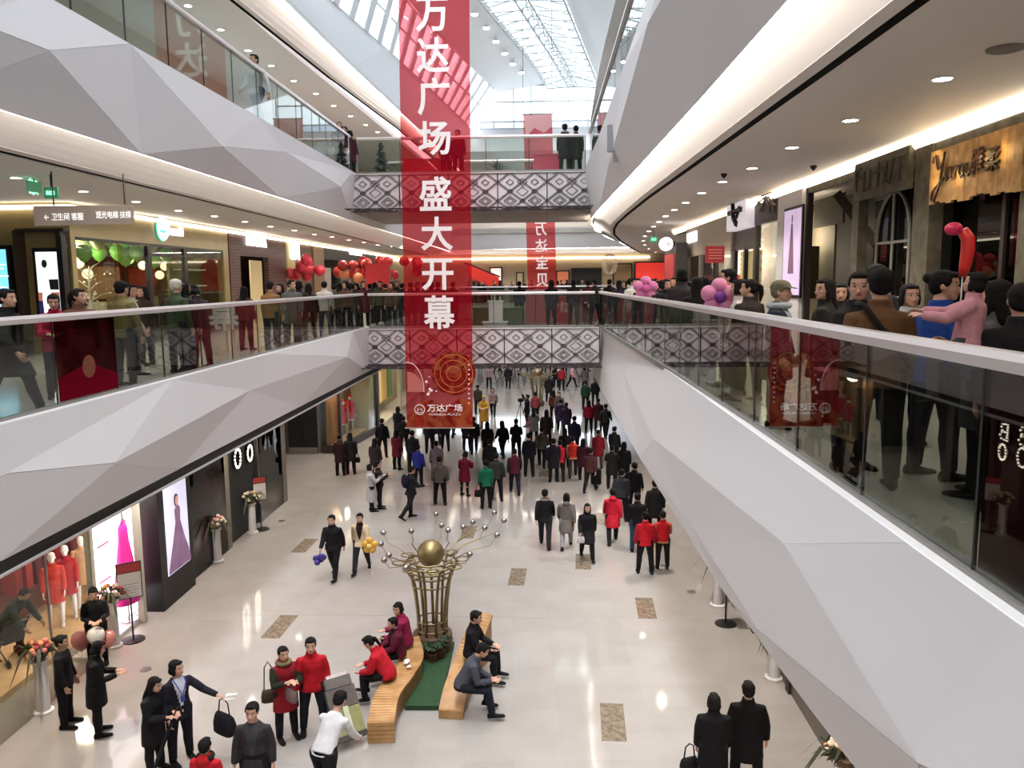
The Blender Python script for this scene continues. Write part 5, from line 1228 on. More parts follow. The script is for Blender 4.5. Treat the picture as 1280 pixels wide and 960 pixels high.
# black sign shop
s = gshop('black shop front with vertical bulb letters, left ground floor', 266, 311)
bx('facade', (XG - .2, yF_ + .3, 0), (XG - .1, yG, 3.8), M_black, s); bx('post', (XG - .2, yF_, 0), (XG + .02, yF_ + .3, 3.8), mat('pillar_grey', (0, 0, 0)), s); bx('post', (XG - .1, yG - .06, 0), (XG + .02, yG, 3.8), M_steel, s)
M_bulb = mat('bulb_glow', (255, 244, 220), .5, emit=9)
def bulbs(body, c, h, right, wd):
    me = text_mesh(body, 1, 0); bpy.data.meshes.remove(me)
    pts = []
    if body == 'B':
        pts = [(0, z / 6) for z in range(7)] + [(.25, 1), (.5, .96), (.62, .78), (.5, .57), (.25, .5), (.55, .45), (.7, .24), (.55, .04), (.25, 0)]
    else: pts = [(.36 + .36 * math.cos(2 * math.pi * k / 16), .5 + .5 * math.sin(2 * math.pi * k / 16)) for k in range(16)]
    mb = MB(); bk = MB()
    for u, v in pts: mb.ell(Vector(c) + Vector(right) * ((u - .36) * wd) + UP * ((v - .5) * h), .04, 8, 5)
    P = [Vector(c) - Vector((.03, 0, 0)) + Vector(right) * ((u - .36) * wd) + UP * ((v - .5) * h) for u, v in pts]
    for p in P: bk.lathe(p, [(.055, -.055), (.055, .055)], 8)
    return mb, bk
t = thing('bulb_sign', 'bulb-lit letters B and O stacked on the black shop front with a built reflection', 'sign', (XG - .06, ypx(288, XG), 1.6))
for px, sc_b in ((286, 1), (302, .85)):  # second, smaller column is built to imitate the sign's reflection in shop glass
    yy_ = ypx(px, XG)
    for body, zc in (('B', zpy(px, 553 if px < 300 else 547, XG)), ('O', zpy(px, 580 if px < 300 else 573, XG))):
        mb, bk = bulbs(body, (XG - .04, yy_, zc), .56 * sc_b, (0, 1, 0), .62 * sc_b); mb.build('bulb_letter', M_bulb, t); bk.build('letter_back', M_blackm, t)
s = gshop('brown glass shop front next to the black sign shop', 311, 346)
bx('glass_pane', (XG, yG, 0), (XG + .015, yH, 3.6), M_darkglass, s); bx('back_wall', (XG - 1.2, yG, 0), (XG - 1.1, yH, 3.8), mat('brown_back', (84, 72, 62), .6), s); bx('post', (XG - .3, yH - .4, 0), (XG + .03, yH, 3.8), mat('brown_grey_post', (110, 102, 96), .4), s)
for k in range(3): bx('panel', (XG - 1.1, yG + .2 + k * .8, .3), (XG - 1.05, yG + .8 + k * .8, 2.4), mat('dim_panel2', (108, 96, 84), .6), s)
# recess with black door, then the corner show window
wall('wall_left_recess', (-14, 35.3, 0), (DY(403, 560, 35.2).x - .12, 35.5, C1), mat('recess_grey', (112, 104, 100), .5))
t = thing('door', 'plain black double door in the grey recess of the left ground floor', 'door', DY(377, 560, 35.2)); t.location.z = 0
a, b = DY(359, 500, 35.2), DY(395, 500, 35.2); zt = DY(377, 488, 35.2).z
bx('leaf', (a.x, 35.14, .06), ((a.x + b.x) / 2 - .01, 35.26, 2.9), M_black, t); bx('leaf', ((a.x + b.x) / 2 + .01, 35.14, .06), (b.x, 35.26, 2.9), M_black, t); bx('kick_plate', (a.x, 35.12, .0), (b.x, 35.2, .3), M_grey, t)
s = thing('shop', 'corner show window with red festive figures and warm lights, middle left', 'shop front', (-9.3, 36, 0))
x0, x1 = DY(403, 560, 35.2).x, DY(426, 560, 35.2).x
bx('base', (x0, 35.2, 0), (x1, 35.4, .35), M_brownd, s); bx('glass_pane', (x0, 35.25, .35), (x1, 35.27, 3.3), M_shopglass, s)
bx('header', (x0 - .1, 35.2, 3.2), (x1, 35.5, 3.8), M_white, s)
xs_ = -8.75; ye = 40.2
mb = MB(); mb.slab([(x1, 35.2, 0), (xs_ + .15, ye, 0), (xs_ + .15, ye, .35), (x1, 35.2, .35)], (-.15, 0, 0)); mb.build('base', M_brownd, s)
mb = MB(); mb.slab([(x1, 35.2, .35), (xs_ + .15, ye, .35), (xs_ + .15, ye, 3.3), (x1, 35.2, 3.3)], (-.015, 0, 0)); mb.build('glass_pane', M_shopglass, s)
mb = MB(); mb.slab([(x1, 35.2, 3.2), (xs_ + .15, ye, 3.2), (xs_ + .15, ye, 3.8), (x1, 35.2, 3.8)], (-.15, 0, 0)); mb.build('header', M_white, s)
bx('post', (x1 - .08, 35.15, 0), (x1 + .06, 35.35, 3.8), M_brownd, s); bx('post', (xs_, ye, 0), (xs_ + .25, ye + .3, 3.8), M_brownd, s)
bx('back_wall', (-9.85, 39.9, 0), (xs_ - .1, 40, 3.8), mat('olive_warm_wall', (176, 160, 116), .6), s); bx('deck', (-9.8, 35.5, 0), (xs_ - .35, 39.9, .3), mat('warm_wood_deck', (0, 0, 0)), s)
bx('side_wall', (-9.95, 35.5, 0), (-9.87, 40, 3.8), mat('tan_side_wall', (176, 130, 96), .6), s); lamp_in((-9.45, 36.6, 3.3), 110, (1, .85, .6))
s = thing('shop', 'lit shop front with green plants and gold shelves past the corner window', 'shop front', (-8.6, 44, 0))
bx('back_wall', (-9.9, 40.6, 0), (-9.8, 60, 3.8), mat('olive_warm_wall', (0, 0, 0)), s); bx('deck', (-9.8, 40.6, 0), (-8.7, 60, .1), M_cream, s)
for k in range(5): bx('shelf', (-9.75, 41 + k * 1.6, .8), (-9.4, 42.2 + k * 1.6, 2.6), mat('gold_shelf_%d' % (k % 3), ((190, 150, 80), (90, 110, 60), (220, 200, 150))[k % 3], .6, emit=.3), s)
bx('post', (-8.8, 47, 0), (-8.6, 47.6, 3.8), M_cream, s); bx('post', (-8.8, 56, 0), (-8.6, 56.6, 3.8), M_cream, s); lamp_in((-9.1, 43, 3.3), 60, (1, .9, .7)); lamp_in((-9.1, 50, 3.3), 60, (1, .9, .7))

# ---------------- ground floor right
wall('wall_right_ground', (4.75, YN, 0), (4.95, 60, C1), mat('right_shop_dark', (92, 84, 80), .3))
s = thing('shop', 'low dark shop front base under the right gallery', 'shop front', (4.6, 13, 0))
for k in range(6): bx('base', (4.55, 9.2 + k * 2.6, 0), (4.74, 11.6 + k * 2.6, .5), mat('base_brown', (96, 84, 78), .3), s); bx('glass_pane', (4.66, 9.2 + k * 2.6, .5), (4.70, 11.6 + k * 2.6, 3.4), M_darkglass, s); bx('post', (4.5, 11.6 + k * 2.6, 0), (4.74, 11.8 + k * 2.6, 3.6), M_brownd, s)
# ============================================================ banners
M_bann = sheer('red_banner_cloth', (196, 20, 44), .38)
M_bart = sheer('gold_banner_print', (206, 130, 84), .5, col2=(170, 44, 44), scale=2.2)
M_bart2 = sheer('pale_banner_print', (236, 170, 160), .6)
M_bw = mat('banner_white_print', (246, 232, 230), .6)
BY = 24.0
def banner_cloth(x0t, x1t, x0b, x1b, zt, zb, y, m, root, n=14, name='cloth'):
    mb = MB()
    for k in range(n):
        def row(t): return Vector((x0t + (x0b - x0t) * t, y + .05 * math.sin(t * 9), zt + (zb - zt) * t)), Vector((x1t + (x1b - x1t) * t, y + .05 * math.sin(t * 9), zt + (zb - zt) * t))
        a, b = row(k / n); c, d = row((k + 1) / n); mb.poly([c, d, b, a])
    return mb.build(name, m, root)
tl, bl, br = DY(498, 0, BY), DY(508, 535, BY), DY(591, 535, BY); tr_ = DY(582, 0, BY)
zt = 21.6; dx = (tl.x - bl.x) / (tl.z - bl.z) * (zt - bl.z)
bn = thing('banner', 'long sheer red hanging banner with big white vertical characters, nearest of two', 'banner', ((bl.x + br.x) / 2, BY, bl.z))
banner_cloth(bl.x + dx, br.x + dx, bl.x, br.x, zt, bl.z, BY, M_bann, bn)
mb = MB(); mb.tube([(bl.x - .04, BY, bl.z), (br.x + .06, BY, bl.z)], .022, 8); mb.build('bottom_rod', M_steel, bn)
mb = MB(); mb.tube([(bl.x + dx - .04, BY, zt), (br.x + dx + .06, BY, zt)], .022, 8); mb.cyl((bl.x + dx + .2, BY, zt), (bl.x + dx + .2, BY, 21.95), .01, n=5); mb.cyl((br.x + dx - .2, BY, zt), (br.x + dx - .2, BY, 21.95), .01, n=5); mb.build('top_rod', M_steel, bn)
for ch_, px, y0, y1 in (('万', 540, -3, 38), ('达', 541, 48, 90), ('广', 542, 98, 143), ('场', 543, 152, 193), ('盛', 544, 221, 263), ('大', 546, 271, 313), ('开', 547, 323, 363), ('幕', 549, 369, 412)):
    p = DY(px, (y0 + y1) / 2, BY - .07); writing(ch_, p, FRONT, UP, .95, (y1 - y0) * BY / 1000 * .98, M_bw, bn, .006, bold=.022)
# printed picture at the foot: gold roundel, pale dome, hills, mark and name
def disc(px, py, r, m, nm, yoff=.075, n=28, sq=1, lo=0, hi=2 * math.pi):
    c = DY(px, py, BY - yoff); r *= BY / 1000; mb = MB()
    mb.slab([c + Vector((r * math.cos(lo + (hi - lo) * k / n), 0, sq * r * math.sin(lo + (hi - lo) * k / n))) for k in range(n + (0 if hi - lo > 6 else 1))], (0, .003, 0)); return mb.build(nm, m, bn)
disc(567, 467, 28, M_bart, 'printed_roundel')
for r_ in (24, 17, 9):
    mb = MB(); mb.torus(DY(567, 467, BY - .08), r_ * BY / 1000, .005, 28, 4, M=Matrix.Rotation(math.pi / 2, 3, 'X')); mb.build('printed_ring', mat('gold_print', (214, 160, 96), .6), bn)
c = DY(509.5, 490, BY - .076); mb = MB(); mb.slab([c] + [c + Vector((.5 * math.cos(a_), 0, .62 * math.sin(a_))) for a_ in [math.pi / 2 * k / 10 for k in range(11)]], (0, .003, 0)); mb.build('printed_dome', M_bart2, bn)
mb = MB(); mb.tube([DY(508, 453, BY - .08)] + [DY(509 + 21 * math.sin(a_), 490 - 37 * math.cos(a_), BY - .08) for a_ in [math.pi / 2 * k / 10 for k in range(11)]], .01, 5); mb.build('printed_arc', M_bw, bn)
mb = MB(); mb.slab([DY(x, y, BY - .07) for x, y in ((508, 534), (508.5, 520), (525, 503), (540, 500), (560, 510), (575, 497), (590, 500), (591, 534))], (0, .003, 0)); mb.build('printed_hills', M_bart, bn)
for k in range(7): disc(R.uniform(528, 546), R.uniform(465, 500), R.uniform(.8, 2), M_bw, 'printed_blossom', .082, 8)
for k in range(9): disc(586 + .4 * (k % 2), 456 + k * 6, 1.1, M_bw, 'printed_blossom', .082, 8)
mb = MB(); c = DY(524.5, 512, BY - .085); mb.torus(c, .15, .014, 24, 5, M=Matrix.Rotation(math.pi / 2, 3, 'X'))
mb.tube([c + Vector((-.07, 0, -.07)), c + Vector((-.05, 0, .05)), c + Vector((0, 0, -.02)), c + Vector((.05, 0, .05)), c + Vector((.08, 0, -.06))], .013, 5); mb.tube([c + Vector((-.09, 0, -.09)), c + Vector((.09, 0, -.09))], .01, 5); mb.build('emblem', M_bw, bn)
writing('万达广场', DY(556, 510, BY - .085), FRONT, UP, 1.08, .24, M_bw, bn, .006, bold=.02); writing('WANDA PLAZA', DY(556, 518, BY - .085), FRONT, UP, 1.0, .07, M_bw, bn, .006)
B2 = 42.0
tl, tr_, bl, br = DY(654, 143, B2), DY(690, 141, B2), DY(661, 404, B2), DY(697, 404, B2)
bn2 = thing('banner', 'smaller sheer red banner seen from behind with mirrored characters, beyond the footbridges', 'banner', ((bl.x + br.x) / 2, B2, bl.z))
banner_cloth(tl.x, tr_.x, bl.x, br.x, tl.z, bl.z, B2, M_bann, bn2)
mb = MB(); mb.tube([(tl.x - .05, B2, tl.z), (tr_.x + .05, B2, tl.z)], .03, 6)
for q in (tl, tr_): mb.cyl((q.x, B2, tl.z), (q.x, B2, 21.95), .012, n=5)
mb.build('top_rod', M_blackm, bn2); mb = MB(); mb.tube([(bl.x, B2, bl.z), (br.x, B2, bl.z)], .03, 6); mb.build('bottom_rod', M_steel, bn2)
disc2 = DY(663, 160, B2 - .08)
mb = MB(); mb.slab([DY(x, y, B2 - .06) for x, y in ((655, 144), (690, 142), (690, 158), (680, 166), (668, 160), (657, 172))], (0, .003, 0)); mb.build('printed_panel', sheer('pale_rose_print', (226, 200, 200), .7), bn2)
for ch_, px, py in (('万', 676, 286), ('达', 676.5, 307), ('宝', 677.5, 328), ('贝', 678, 350)): writing(ch_, DY(px, py, B2 - .08), FRONT, UP, .62, .68, M_bw, bn2, .006, bold=.02, mirror=True)

# ============================================================ golden sculpture, benches, lawn mat
M_gold = mat('champagne_gold', (142, 126, 88), .4, .8, var=6, vscale=3)
M_silver = mat('silver_ball', (170, 162, 160), .2, .9)
M_bench = mat('bench_wood', (178, 134, 84), .45, var=18, vscale=4)
SX = G(541, 806, 0)
def sculpture(loc, label, balls=None):
    t = thing('sculpture', label, 'sculpture', loc)
    mb = MB(); mb.lathe((0, 0, 0), [(.42, 0), (.42, .28), (.36, .30), (.30, .30)], 20); mb.build('base', mat('sculpture_base', (92, 66, 48), .5, var=10), t, local=True)
    prof = [(.30, .28), (.30, .55), (.33, .95), (.38, 1.35), (.46, 1.65), (.56, 1.82)]
    for k in range(9):
        a = 2 * math.pi * (k + .3) / 9; mb = MB(); mb.tube([(r * math.cos(a + .25 * z * .3), r * math.sin(a + .25 * z * .3), z) for r, z in prof], [.036, .034, .032, .032, .03, .028], 8); mb.build('rod', M_gold, t, True, local=True)
    for r, z, w_ in ((.31, .38, .022), (.31, .58, .02), (.40, 1.38, .02), (.45, 1.58, .022), (.50, 1.70, .022), (.56, 1.82, .026)):
        mb = MB(); mb.torus((0, 0, z), r, w_, 32, 6); mb.build('hoop', M_gold, t, True, local=True)
    mb = MB(); mb.ell((0, 0, 2.02), .285, 28, 18); mb.build('globe', M_gold, t, True, local=True)
    for k in range(8):
        a = 2 * math.pi * k / 8 + .2; mb = MB(); mb.torus((.66 * math.cos(a), .66 * math.sin(a), 1.86), .14, .014, 18, 5); mb.build('rim_ring', M_gold, t, True, local=True)
    mb = MB(); c = []
    for k in range(17): a = 2 * math.pi * k / 16; c.append(((.40 + .12 * (k % 2)) * math.cos(a), (.40 + .12 * (k % 2)) * math.sin(a), 1.86 + .06 * (k % 2)))
    mb.tube(c, .02, 6); mb.build('scroll_ring', M_gold, t, True, local=True)
    for b in balls or []:
        q = Vector(b) - Vector(loc); f = Vector((q.x, q.y, 0)).normalized()
        a1 = MB(); a1.tube([f * .5 + Vector((0, 0, 1.84)), f * .85 + Vector((0, 0, 2.0)), q * .9 + Vector((0, 0, .02)), q], [.012, .010, .008, .007], 6); o = a1.build('stem', M_gold, t, True, local=True)
        a2 = MB(); a2.ell(q, .065, 12, 8); ob = a2.build('ball', M_silver, o, True, local=True)
    return t
BALLS = [(479, 666), (476, 680), (486, 694), (480, 700), (507, 710), (514, 664), (545, 643), (552, 657), (560, 663), (579, 659), (591, 653), (606, 660), (621, 669), (630, 651), (587, 693), (618, 641)]
sculpture((SX.x, SX.y, 0), 'golden basket-shaped sculpture with globe and silver balls between the benches', [G(px, py, 2.28) for px, py in BALLS])
s2 = G(672, 507, 0); sculpture((s2.x, s2.y, 0), 'distant golden basket-shaped sculpture under the footbridge', [Vector((s2.x + 1.3 * math.cos(k), s2.y + 1.3 * math.sin(k), 2.2)) for k in range(0, 12)])
def bench(label, path, wd, tops, back=None):
    """wavy bench of wooden laths laid across a curving body"""
    P = [Vector((x, y, 0)) for x, y in path]; t = thing('bench', label, 'bench', (P[0].x, P[0].y, 0)); n = 44
    def at(u):
        f = u * (len(P) - 1); i = min(int(f), len(P) - 2); f -= i
        q = [P[max(i - 1, 0)], P[i], P[i + 1], P[min(i + 2, len(P) - 1)]]; h = [tops[max(i - 1, 0)], tops[i], tops[i + 1], tops[min(i + 2, len(P) - 1)]]
        cr = lambda a, b, c, d: .5 * (2 * b + (c - a) * f + (2 * a - 5 * b + 4 * c - d) * f * f + (3 * b - a - 3 * c + d) * f ** 3)
        p = Vector([cr(q[0][k], q[1][k], q[2][k], q[3][k]) for k in range(3)]); return p, cr(*h)
    mb = MB(); rings = []
    for k in range(n + 1):
        p, h = at(k / n); d = (at(min(1, k / n + .02))[0] - at(max(0, k / n - .02))[0]).normalized(); s = Vector((d.y, -d.x, 0)) * (wd / 2 - .03)
        rings.append([p - s, p + s, p + s * .98 + Vector((0, 0, h - .05)), p - s * .98 + Vector((0, 0, h - .05))])
    mb.loft(rings); mb.build('body', mat('bench_side', (150, 112, 74), .5, var=10, vscale=6), t)
    for k in range(n):
        p, h = at((k + .06) / n); p2, h2 = at((k + .94) / n); d = (p2 - p).normalized(); s = Vector((d.y, -d.x, 0)) * wd / 2
        mb = MB(); mb.slab([p - s + Vector((0, 0, h - .045)), p + s + Vector((0, 0, h - .045)), p2 + s + Vector((0, 0, h2 - .045)), p2 - s + Vector((0, 0, h2 - .045))], (0, 0, .05)); mb.build('lath', M_bench, t)
    p, h = at(0); d = (at(.03)[0] - p).normalized(); s = Vector((d.y, -d.x, 0)) * wd / 2
    for k in range(5):
        z0, z1 = h * k / 5 + .005, h * (k + .94) / 5; mb = MB(); mb.slab([p - s - d * .03 + Vector((0, 0, z0)), p + s - d * .03 + Vector((0, 0, z0)), p + s - d * .03 + Vector((0, 0, z1)), p - s - d * .03 + Vector((0, 0, z1))], d * .03); mb.build('end_lath', M_bench, t)
    return t
gl = lambda px, py, z=0: (G(px, py, z).x, G(px, py, z).y)
gz_ = lambda px, py, z: (G(px, py, z).x, G(px, py, z).y)
bench('curving wooden lath bench left of the green mat, near end towards the camera', [gz_(477, 928, 0), gz_(484, 868, .42), gz_(503, 842, .42), gz_(515, 820, .42), gz_(510, 797, .42)], .45, [.38, .42, .42, .42, .42])
bench('curving wooden lath bench right of the green mat, its far end rising high', [gz_(564, 898, 0), gz_(569, 862, .32), gz_(577, 838, .42), gz_(585, 815, .42), gz_(604, 766, .95)], .44, [.17, .32, .42, .44, .95])
mb = MB(); a, b, c, d = G(506, 888, 0), G(550, 888, 0), G(568, 806, 0), G(531, 822, 0); mb.slab([a, b, c, d], (0, 0, .09)); mt = mb.build('lawn_mat', mat('green_turf', (40, 70, 38), .95, var=10, vscale=30, bump=.6, bscale=160)); tag(mt, 'dark green turf mat between the two wooden benches', 'mat')
for k, (px, py) in enumerate(((533, 822), (541, 826), (550, 822), (557, 814))):
    t = thing('potted_plant', 'small dark potted plant at the foot of the golden sculpture, %s from the left' % ORD[k], 'plant', G(px, py, .09), 0, 'plants below the sculpture'); t.location.z = .092
    mb = MB(); mb.lathe((0, 0, 0), [(.09, 0), (.12, .16), (.10, .16), (.02, .15)], 12); mb.build('pot', mat('pot_brown', (84, 50, 36), .6), t, local=True)
    mb = MB()
    for j in range(14): a_ = j * 2.4; mb.slab([(0, 0, .15), (.1 * math.cos(a_ - .3), .1 * math.sin(a_ - .3), .28 + .02 * (j % 3)), (.18 * math.cos(a_), .18 * math.sin(a_), .26), (.1 * math.cos(a_ + .3), .1 * math.sin(a_ + .3), .28)], (0, 0, .004))
    mb.build('foliage', mat('dark_leaf', (40, 58, 34), .6), t, local=True)['kind'] = 'stuff'

# ============================================================ flower stands, sign stands, balloons
FL = [mat('rose_pink', (200, 120, 110), .7), mat('rose_cream', (232, 214, 186), .7), mat('rose_orange', (206, 140, 84), .7), mat('rose_red', (150, 50, 60), .7)]
def flower_stand(loc, label, h=.95, cols=(0, 1, 2), r=.26, blades=True):
    t = thing('flower_stand', label, 'flowers', loc)
    mb = MB(); mb.lathe((0, 0, 0), [(.17, 0), (.17, .04), (.12, .06), (.11, h - .06), (.15, h - .03), (.15, h)], 18); mb.build('pedestal', M_white2, t, local=True)
    bq = MB(); bq.lathe((0, 0, h), [(.10, 0), (.16, .12), (.02, .13)], 14); b = bq.build('basket', mat('basket_brown', (104, 80, 56), .8), t, local=True)
    for k in range(20):
        a_, e = R.uniform(0, 6.28), R.uniform(.05, 1.3); p = Vector((math.cos(a_) * math.cos(e) * r, math.sin(a_) * math.cos(e) * r, h + .12 + math.sin(e) * r * .9)); f = MB()
        f.ell(p, (.052, .052, .045), 8, 5); f.torus(p + Vector((0, 0, .015)), .034, .016, 8, 4); f.build('bloom', FL[cols[k % len(cols)]], b, True, local=True)
    lf = MB()
    for k in range(22):
        a_ = R.uniform(0, 6.28); L_ = R.uniform(.25, .45) if not blades or k > 5 else .7; z = h + .12
        d = Vector((math.cos(a_), math.sin(a_), 0)); s = Vector((-d.y, d.x, 0)) * .028
        lf.slab([Vector((0, 0, z)), d * L_ * .5 + s + Vector((0, 0, z + .16)), d * L_ + Vector((0, 0, z - (.35 if L_ > .5 else .02))), d * L_ * .5 - s + Vector((0, 0, z + .16))], (0, 0, .004))
    lf.build('leaves', mat('bouquet_leaf', (58, 62, 40), .6), t, local=True); return t
for px, py, l, h, cols in ((55, 890, 'white pedestal with pink and orange flowers and long drooping leaves, nearest left', 1.0, (0, 2, 3)), (143, 808, 'pedestal with cream and red flowers beside the left sign stand', 1.0, (1, 3, 2)),
                           (272, 702, 'slim white pedestal with pale flowers before the dark glass shop', .95, (1, 1, 0)), (316, 666, 'white pedestal with cream flowers by the black sign shop', .95, (1, 1, 2)),
                           (897, 757, 'white pedestal with dark leaves at the right, farther of the two in full view', .95, (1, 0, 2)), (967, 848, 'white pedestal with drooping leaves at the right, nearer of the two in full view', .95, (1, 2, 1)),
                           (1052, 1035, 'cream and orange flower bouquet peeping below the right edge at the bottom', .95, (1, 2, 1))):
    flower_stand(G(px, py, 0), l, h, cols)
M_prt = mat('notice_white', (226, 222, 218), .5); M_prr = mat('notice_red', (170, 60, 56), .5)
def sign_stand(loc, label, rz=0, ph=.62, pw=.42):
    t = thing('sign_stand', label, 'sign stand', loc, rz)
    mb = MB(); mb.lathe((0, 0, 0), [(.24, 0), (.24, .018), (.2, .03), (.03, .04)], 24); mb.build('base', M_blackm, t, local=True)
    mb = MB(); mb.cyl((0, 0, .03), (0, 0, 1.0), .018); mb.build('pole', M_blackm, t, local=True)
    mb = MB(); mb.box((-pw / 2, -.012, .95), (pw / 2, .012, .95 + ph)); f = mb.build('frame', M_blackm, t, local=True)
    for s in (-1,):
        mb = MB(); mb.box((-pw / 2 + .02, -.016, .97), (pw / 2 - .02, -.012, .93 + ph * .74)); mb.build('notice', M_prt, f, local=True)
        mb = MB(); mb.box((-pw / 2 + .02, -.016, .95 + ph * .74), (pw / 2 - .02, -.012, .93 + ph)); mb.build('notice_head', M_prr, f, local=True)
        mb = MB()
        for k in range(5): mb.box((-pw / 2 + .07, -.018, 1.0 + k * .065), (pw / 2 - .07 - .05 * (k % 2), -.016, 1.012 + k * .065))
        mb.build('print_lines', mat('grey_print', (150, 146, 144), .6), f, local=True)
    return t
sign_stand(G(167, 800, 0), 'black round-based sign stand with red-headed notice, near left', D(35), .8, .5)
sign_stand(G(327, 662, 0), 'black round-based sign stand with red-headed notice beside the black shop, middle left', D(35), .75, .42)
sign_stand(G(907, 780, 0), 'black round-based sign stand half hidden by the right gallery', D(-80))
def balloon_one(loc, col, label, r=.15, string=1.0):
    t = thing('balloon', label, 'balloon', loc); mb = MB(); k = r / .215
    mb.lathe((0, 0, 0), [(.01 * k, -.27 * k), (.02 * k, -.24 * k), (.10 * k, -.2 * k), (.19 * k, -.08 * k), (.215 * k, .04 * k), (.18 * k, .15 * k), (.1 * k, .215 * k), (.01, .235 * k)], 14)
    mb.build('skin', mat('balloon_%d_%d_%d' % col, col, .3), t, True, local=True); mb = MB(); mb.cyl((0, 0, -.27 * k), (.02, 0, -string), .004, n=4); mb.build('string', M_white, t, local=True)
    return t
balloon_one(DY(120, 795, 14.9), (226, 222, 216), 'round white balloon just above the bobbed woman in black, near left', .17, .95)
balloon_one(DY(101, 801, 15.0), (206, 120, 124), 'pink balloon left of the white balloon', .19, .9)
balloon_one(DY(134, 799, 15.15), (200, 128, 120), 'dull pink balloon right of the white balloon', .17, .9)
def flower_balloon(p, label, col, cc, r=.17, sub=None):
    t = thing('flower_balloon', label, 'balloon', p)
    for k in range(5):
        a = 2 * math.pi * k / 5 + .3; mb = MB(); mb.ell((r * 1.05 * math.cos(a), .02 * (k % 2), r * 1.05 * math.sin(a)), (r * .82, r * .7, r * .82), 14, 10); mb.build('petal', mat('balloon_%d_%d_%d' % col, col, .3), t, True, local=True)
    mb = MB(); mb.ell((0, -r * .55, 0), (r * .6, r * .45, r * .6), 14, 10); mb.build('centre', mat('balloon_%d_%d_%d' % cc, cc, .3), t, True, local=True)
    mb = MB(); mb.cyl((0, 0, -r), (.03, .05, -r - .75), .008, n=5); mb.build('stick', M_white, t, local=True); return t

# ============================================================ things on the footbridges
def crate(name, label, cat, lo, hi, m, cap=None):
    t = thing(name, label, cat, ((lo[0] + hi[0]) / 2, (lo[1] + hi[1]) / 2, lo[2])); bx('body', lo, hi, m, t)
    bx('top', (lo[0] - .04, lo[1] - .04, hi[2]), (hi[0] + .04, hi[1] + .04, hi[2] + .05), cap or m, t); return t
yb2 = 31.0
def bspan(pa, pb, y): return DY(pa, 380, y).x, DY(pb, 380, y).x
x0, x1 = bspan(592, 652, yb2); crate('counter', 'olive green counter on the lower footbridge', 'counter', (x0, 30.6, Z2), (x1, 31.6, Z2 + .62), mat('olive_counter', (84, 90, 60), .6))
x0, x1 = bspan(611, 628, 30); crate('box', 'white box on the lower footbridge before the green counter', 'box', (x0, 29.9, Z2), (x1, 30.4, Z2 + .9), M_white)
x0, x1 = bspan(604, 633, 29.3); crate('tray', 'low white slab on the floor of the lower footbridge', 'slab', (x0, 29.2, Z2), (x1, 29.6, Z2 + .16), M_white)
x0, x1 = bspan(657, 690, 32.5); crate('booth_panel', 'pale red booth panel on the lower footbridge, left one', 'panel', (x0, 32.5, Z2), (x1, 32.7, Z2 + 1.05), mat('booth_pale_red', (196, 96, 100), .5))
x0, x1 = bspan(694, 716, 32.3); t = crate('booth_panel', 'bright red booth panel with pale characters on the lower footbridge', 'panel', (x0, 32.3, Z2), (x1, 32.5, Z2 + 1.0), mat('booth_red', (186, 36, 44), .5))
writing('盛大\n开业', ((x0 + x1) / 2, 32.29, Z2 + .62), FRONT, UP, .3, .42, M_bw, t, .006)
x0, x1 = bspan(720, 752, 32.6); crate('booth_panel', 'dull red booth panel on the lower footbridge, right one', 'panel', (x0, 32.6, Z2), (x1, 32.8, Z2 + 1.0), mat('booth_dull_red', (140, 46, 52), .5))
# upper footbridge
x0, x1 = DY(505, 210, 31).x, DY(559, 210, 31).x; crate('booth_panel', 'large red box panel on the upper footbridge behind the near banner', 'panel', (x0, 31, Z3), (x1, 31.6, Z3 + .85), mat('booth_red', (0, 0, 0)))
x0, x1 = DY(667, 210, 33.2).x, DY(702, 210, 33.2).x; crate('booth_panel', 'crimson booth panel on the upper footbridge beside two dark figures', 'panel', (x0, 33.2, Z3), (x1, 33.5, Z3 + 1.3), mat('booth_crimson', (190, 50, 80), .5))
c = DY(477, 218, 30); t = thing('decorated_tree', 'small dark cone tree with silver baubles on the upper footbridge', 'tree', (c.x, 30, Z3))
mb = MB(); mb.cyl((0, 0, 0), (0, 0, .3), .05); mb.build('trunk', M_brownd, t, local=True); mb = MB()
for k in range(5): mb.lathe((0, 0, .2 + k * .24), [(.36 - .06 * k, 0), (.18 - .03 * k, .16), (.03, .3)], 12)
mb.build('foliage', mat('fir_dark', (36, 48, 40), .8, bump=.8, bscale=60), t, local=True); bb = MB().mesh
for k in range(16):
    mb = MB(); zz = .25 + k * .075; rr_ = .36 * (1 - zz / 1.6); mb.ell((rr_ * math.cos(k * 2.4), rr_ * math.sin(k * 2.4), zz), .04, 8, 6); mb.build('bauble', M_silver, t, True, local=True)
c = DY(622, 212, 29.4); t = thing('potted_plant', 'dark bushy plant leaning over the rail of the upper footbridge', 'plant', (c.x, 29.4, Z3))
mb = MB(); mb.lathe((0, 0, 0), [(.14, 0), (.17, .2), (.02, .19)], 12); mb.build('pot', M_blackm, t, local=True); mb = MB()
for k in range(46):
    a_, e = R.uniform(0, 6.28), R.uniform(.1, 1.4); d = Vector((math.cos(a_) * math.cos(e) * 1.4, math.sin(a_) * math.cos(e) * .7, math.sin(e))); L_ = R.uniform(.25, .5); s = d.cross(UP).normalized() * .03
    o_ = Vector((0, 0, .2)); mb.slab([o_, o_ + d * L_ * .6 + s, o_ + d * L_, o_ + d * L_ * .6 - s], (0, 0, .004))
mb.build('foliage', mat('dark_leaf', (40, 58, 34), .6), t, local=True)['kind'] = 'stuff'
c = DX(770, 185, 1.75); t = thing('wall_box', 'small grey framed box on the white edge right of the upper footbridge', 'box', (1.5, 17.8, 10.4))
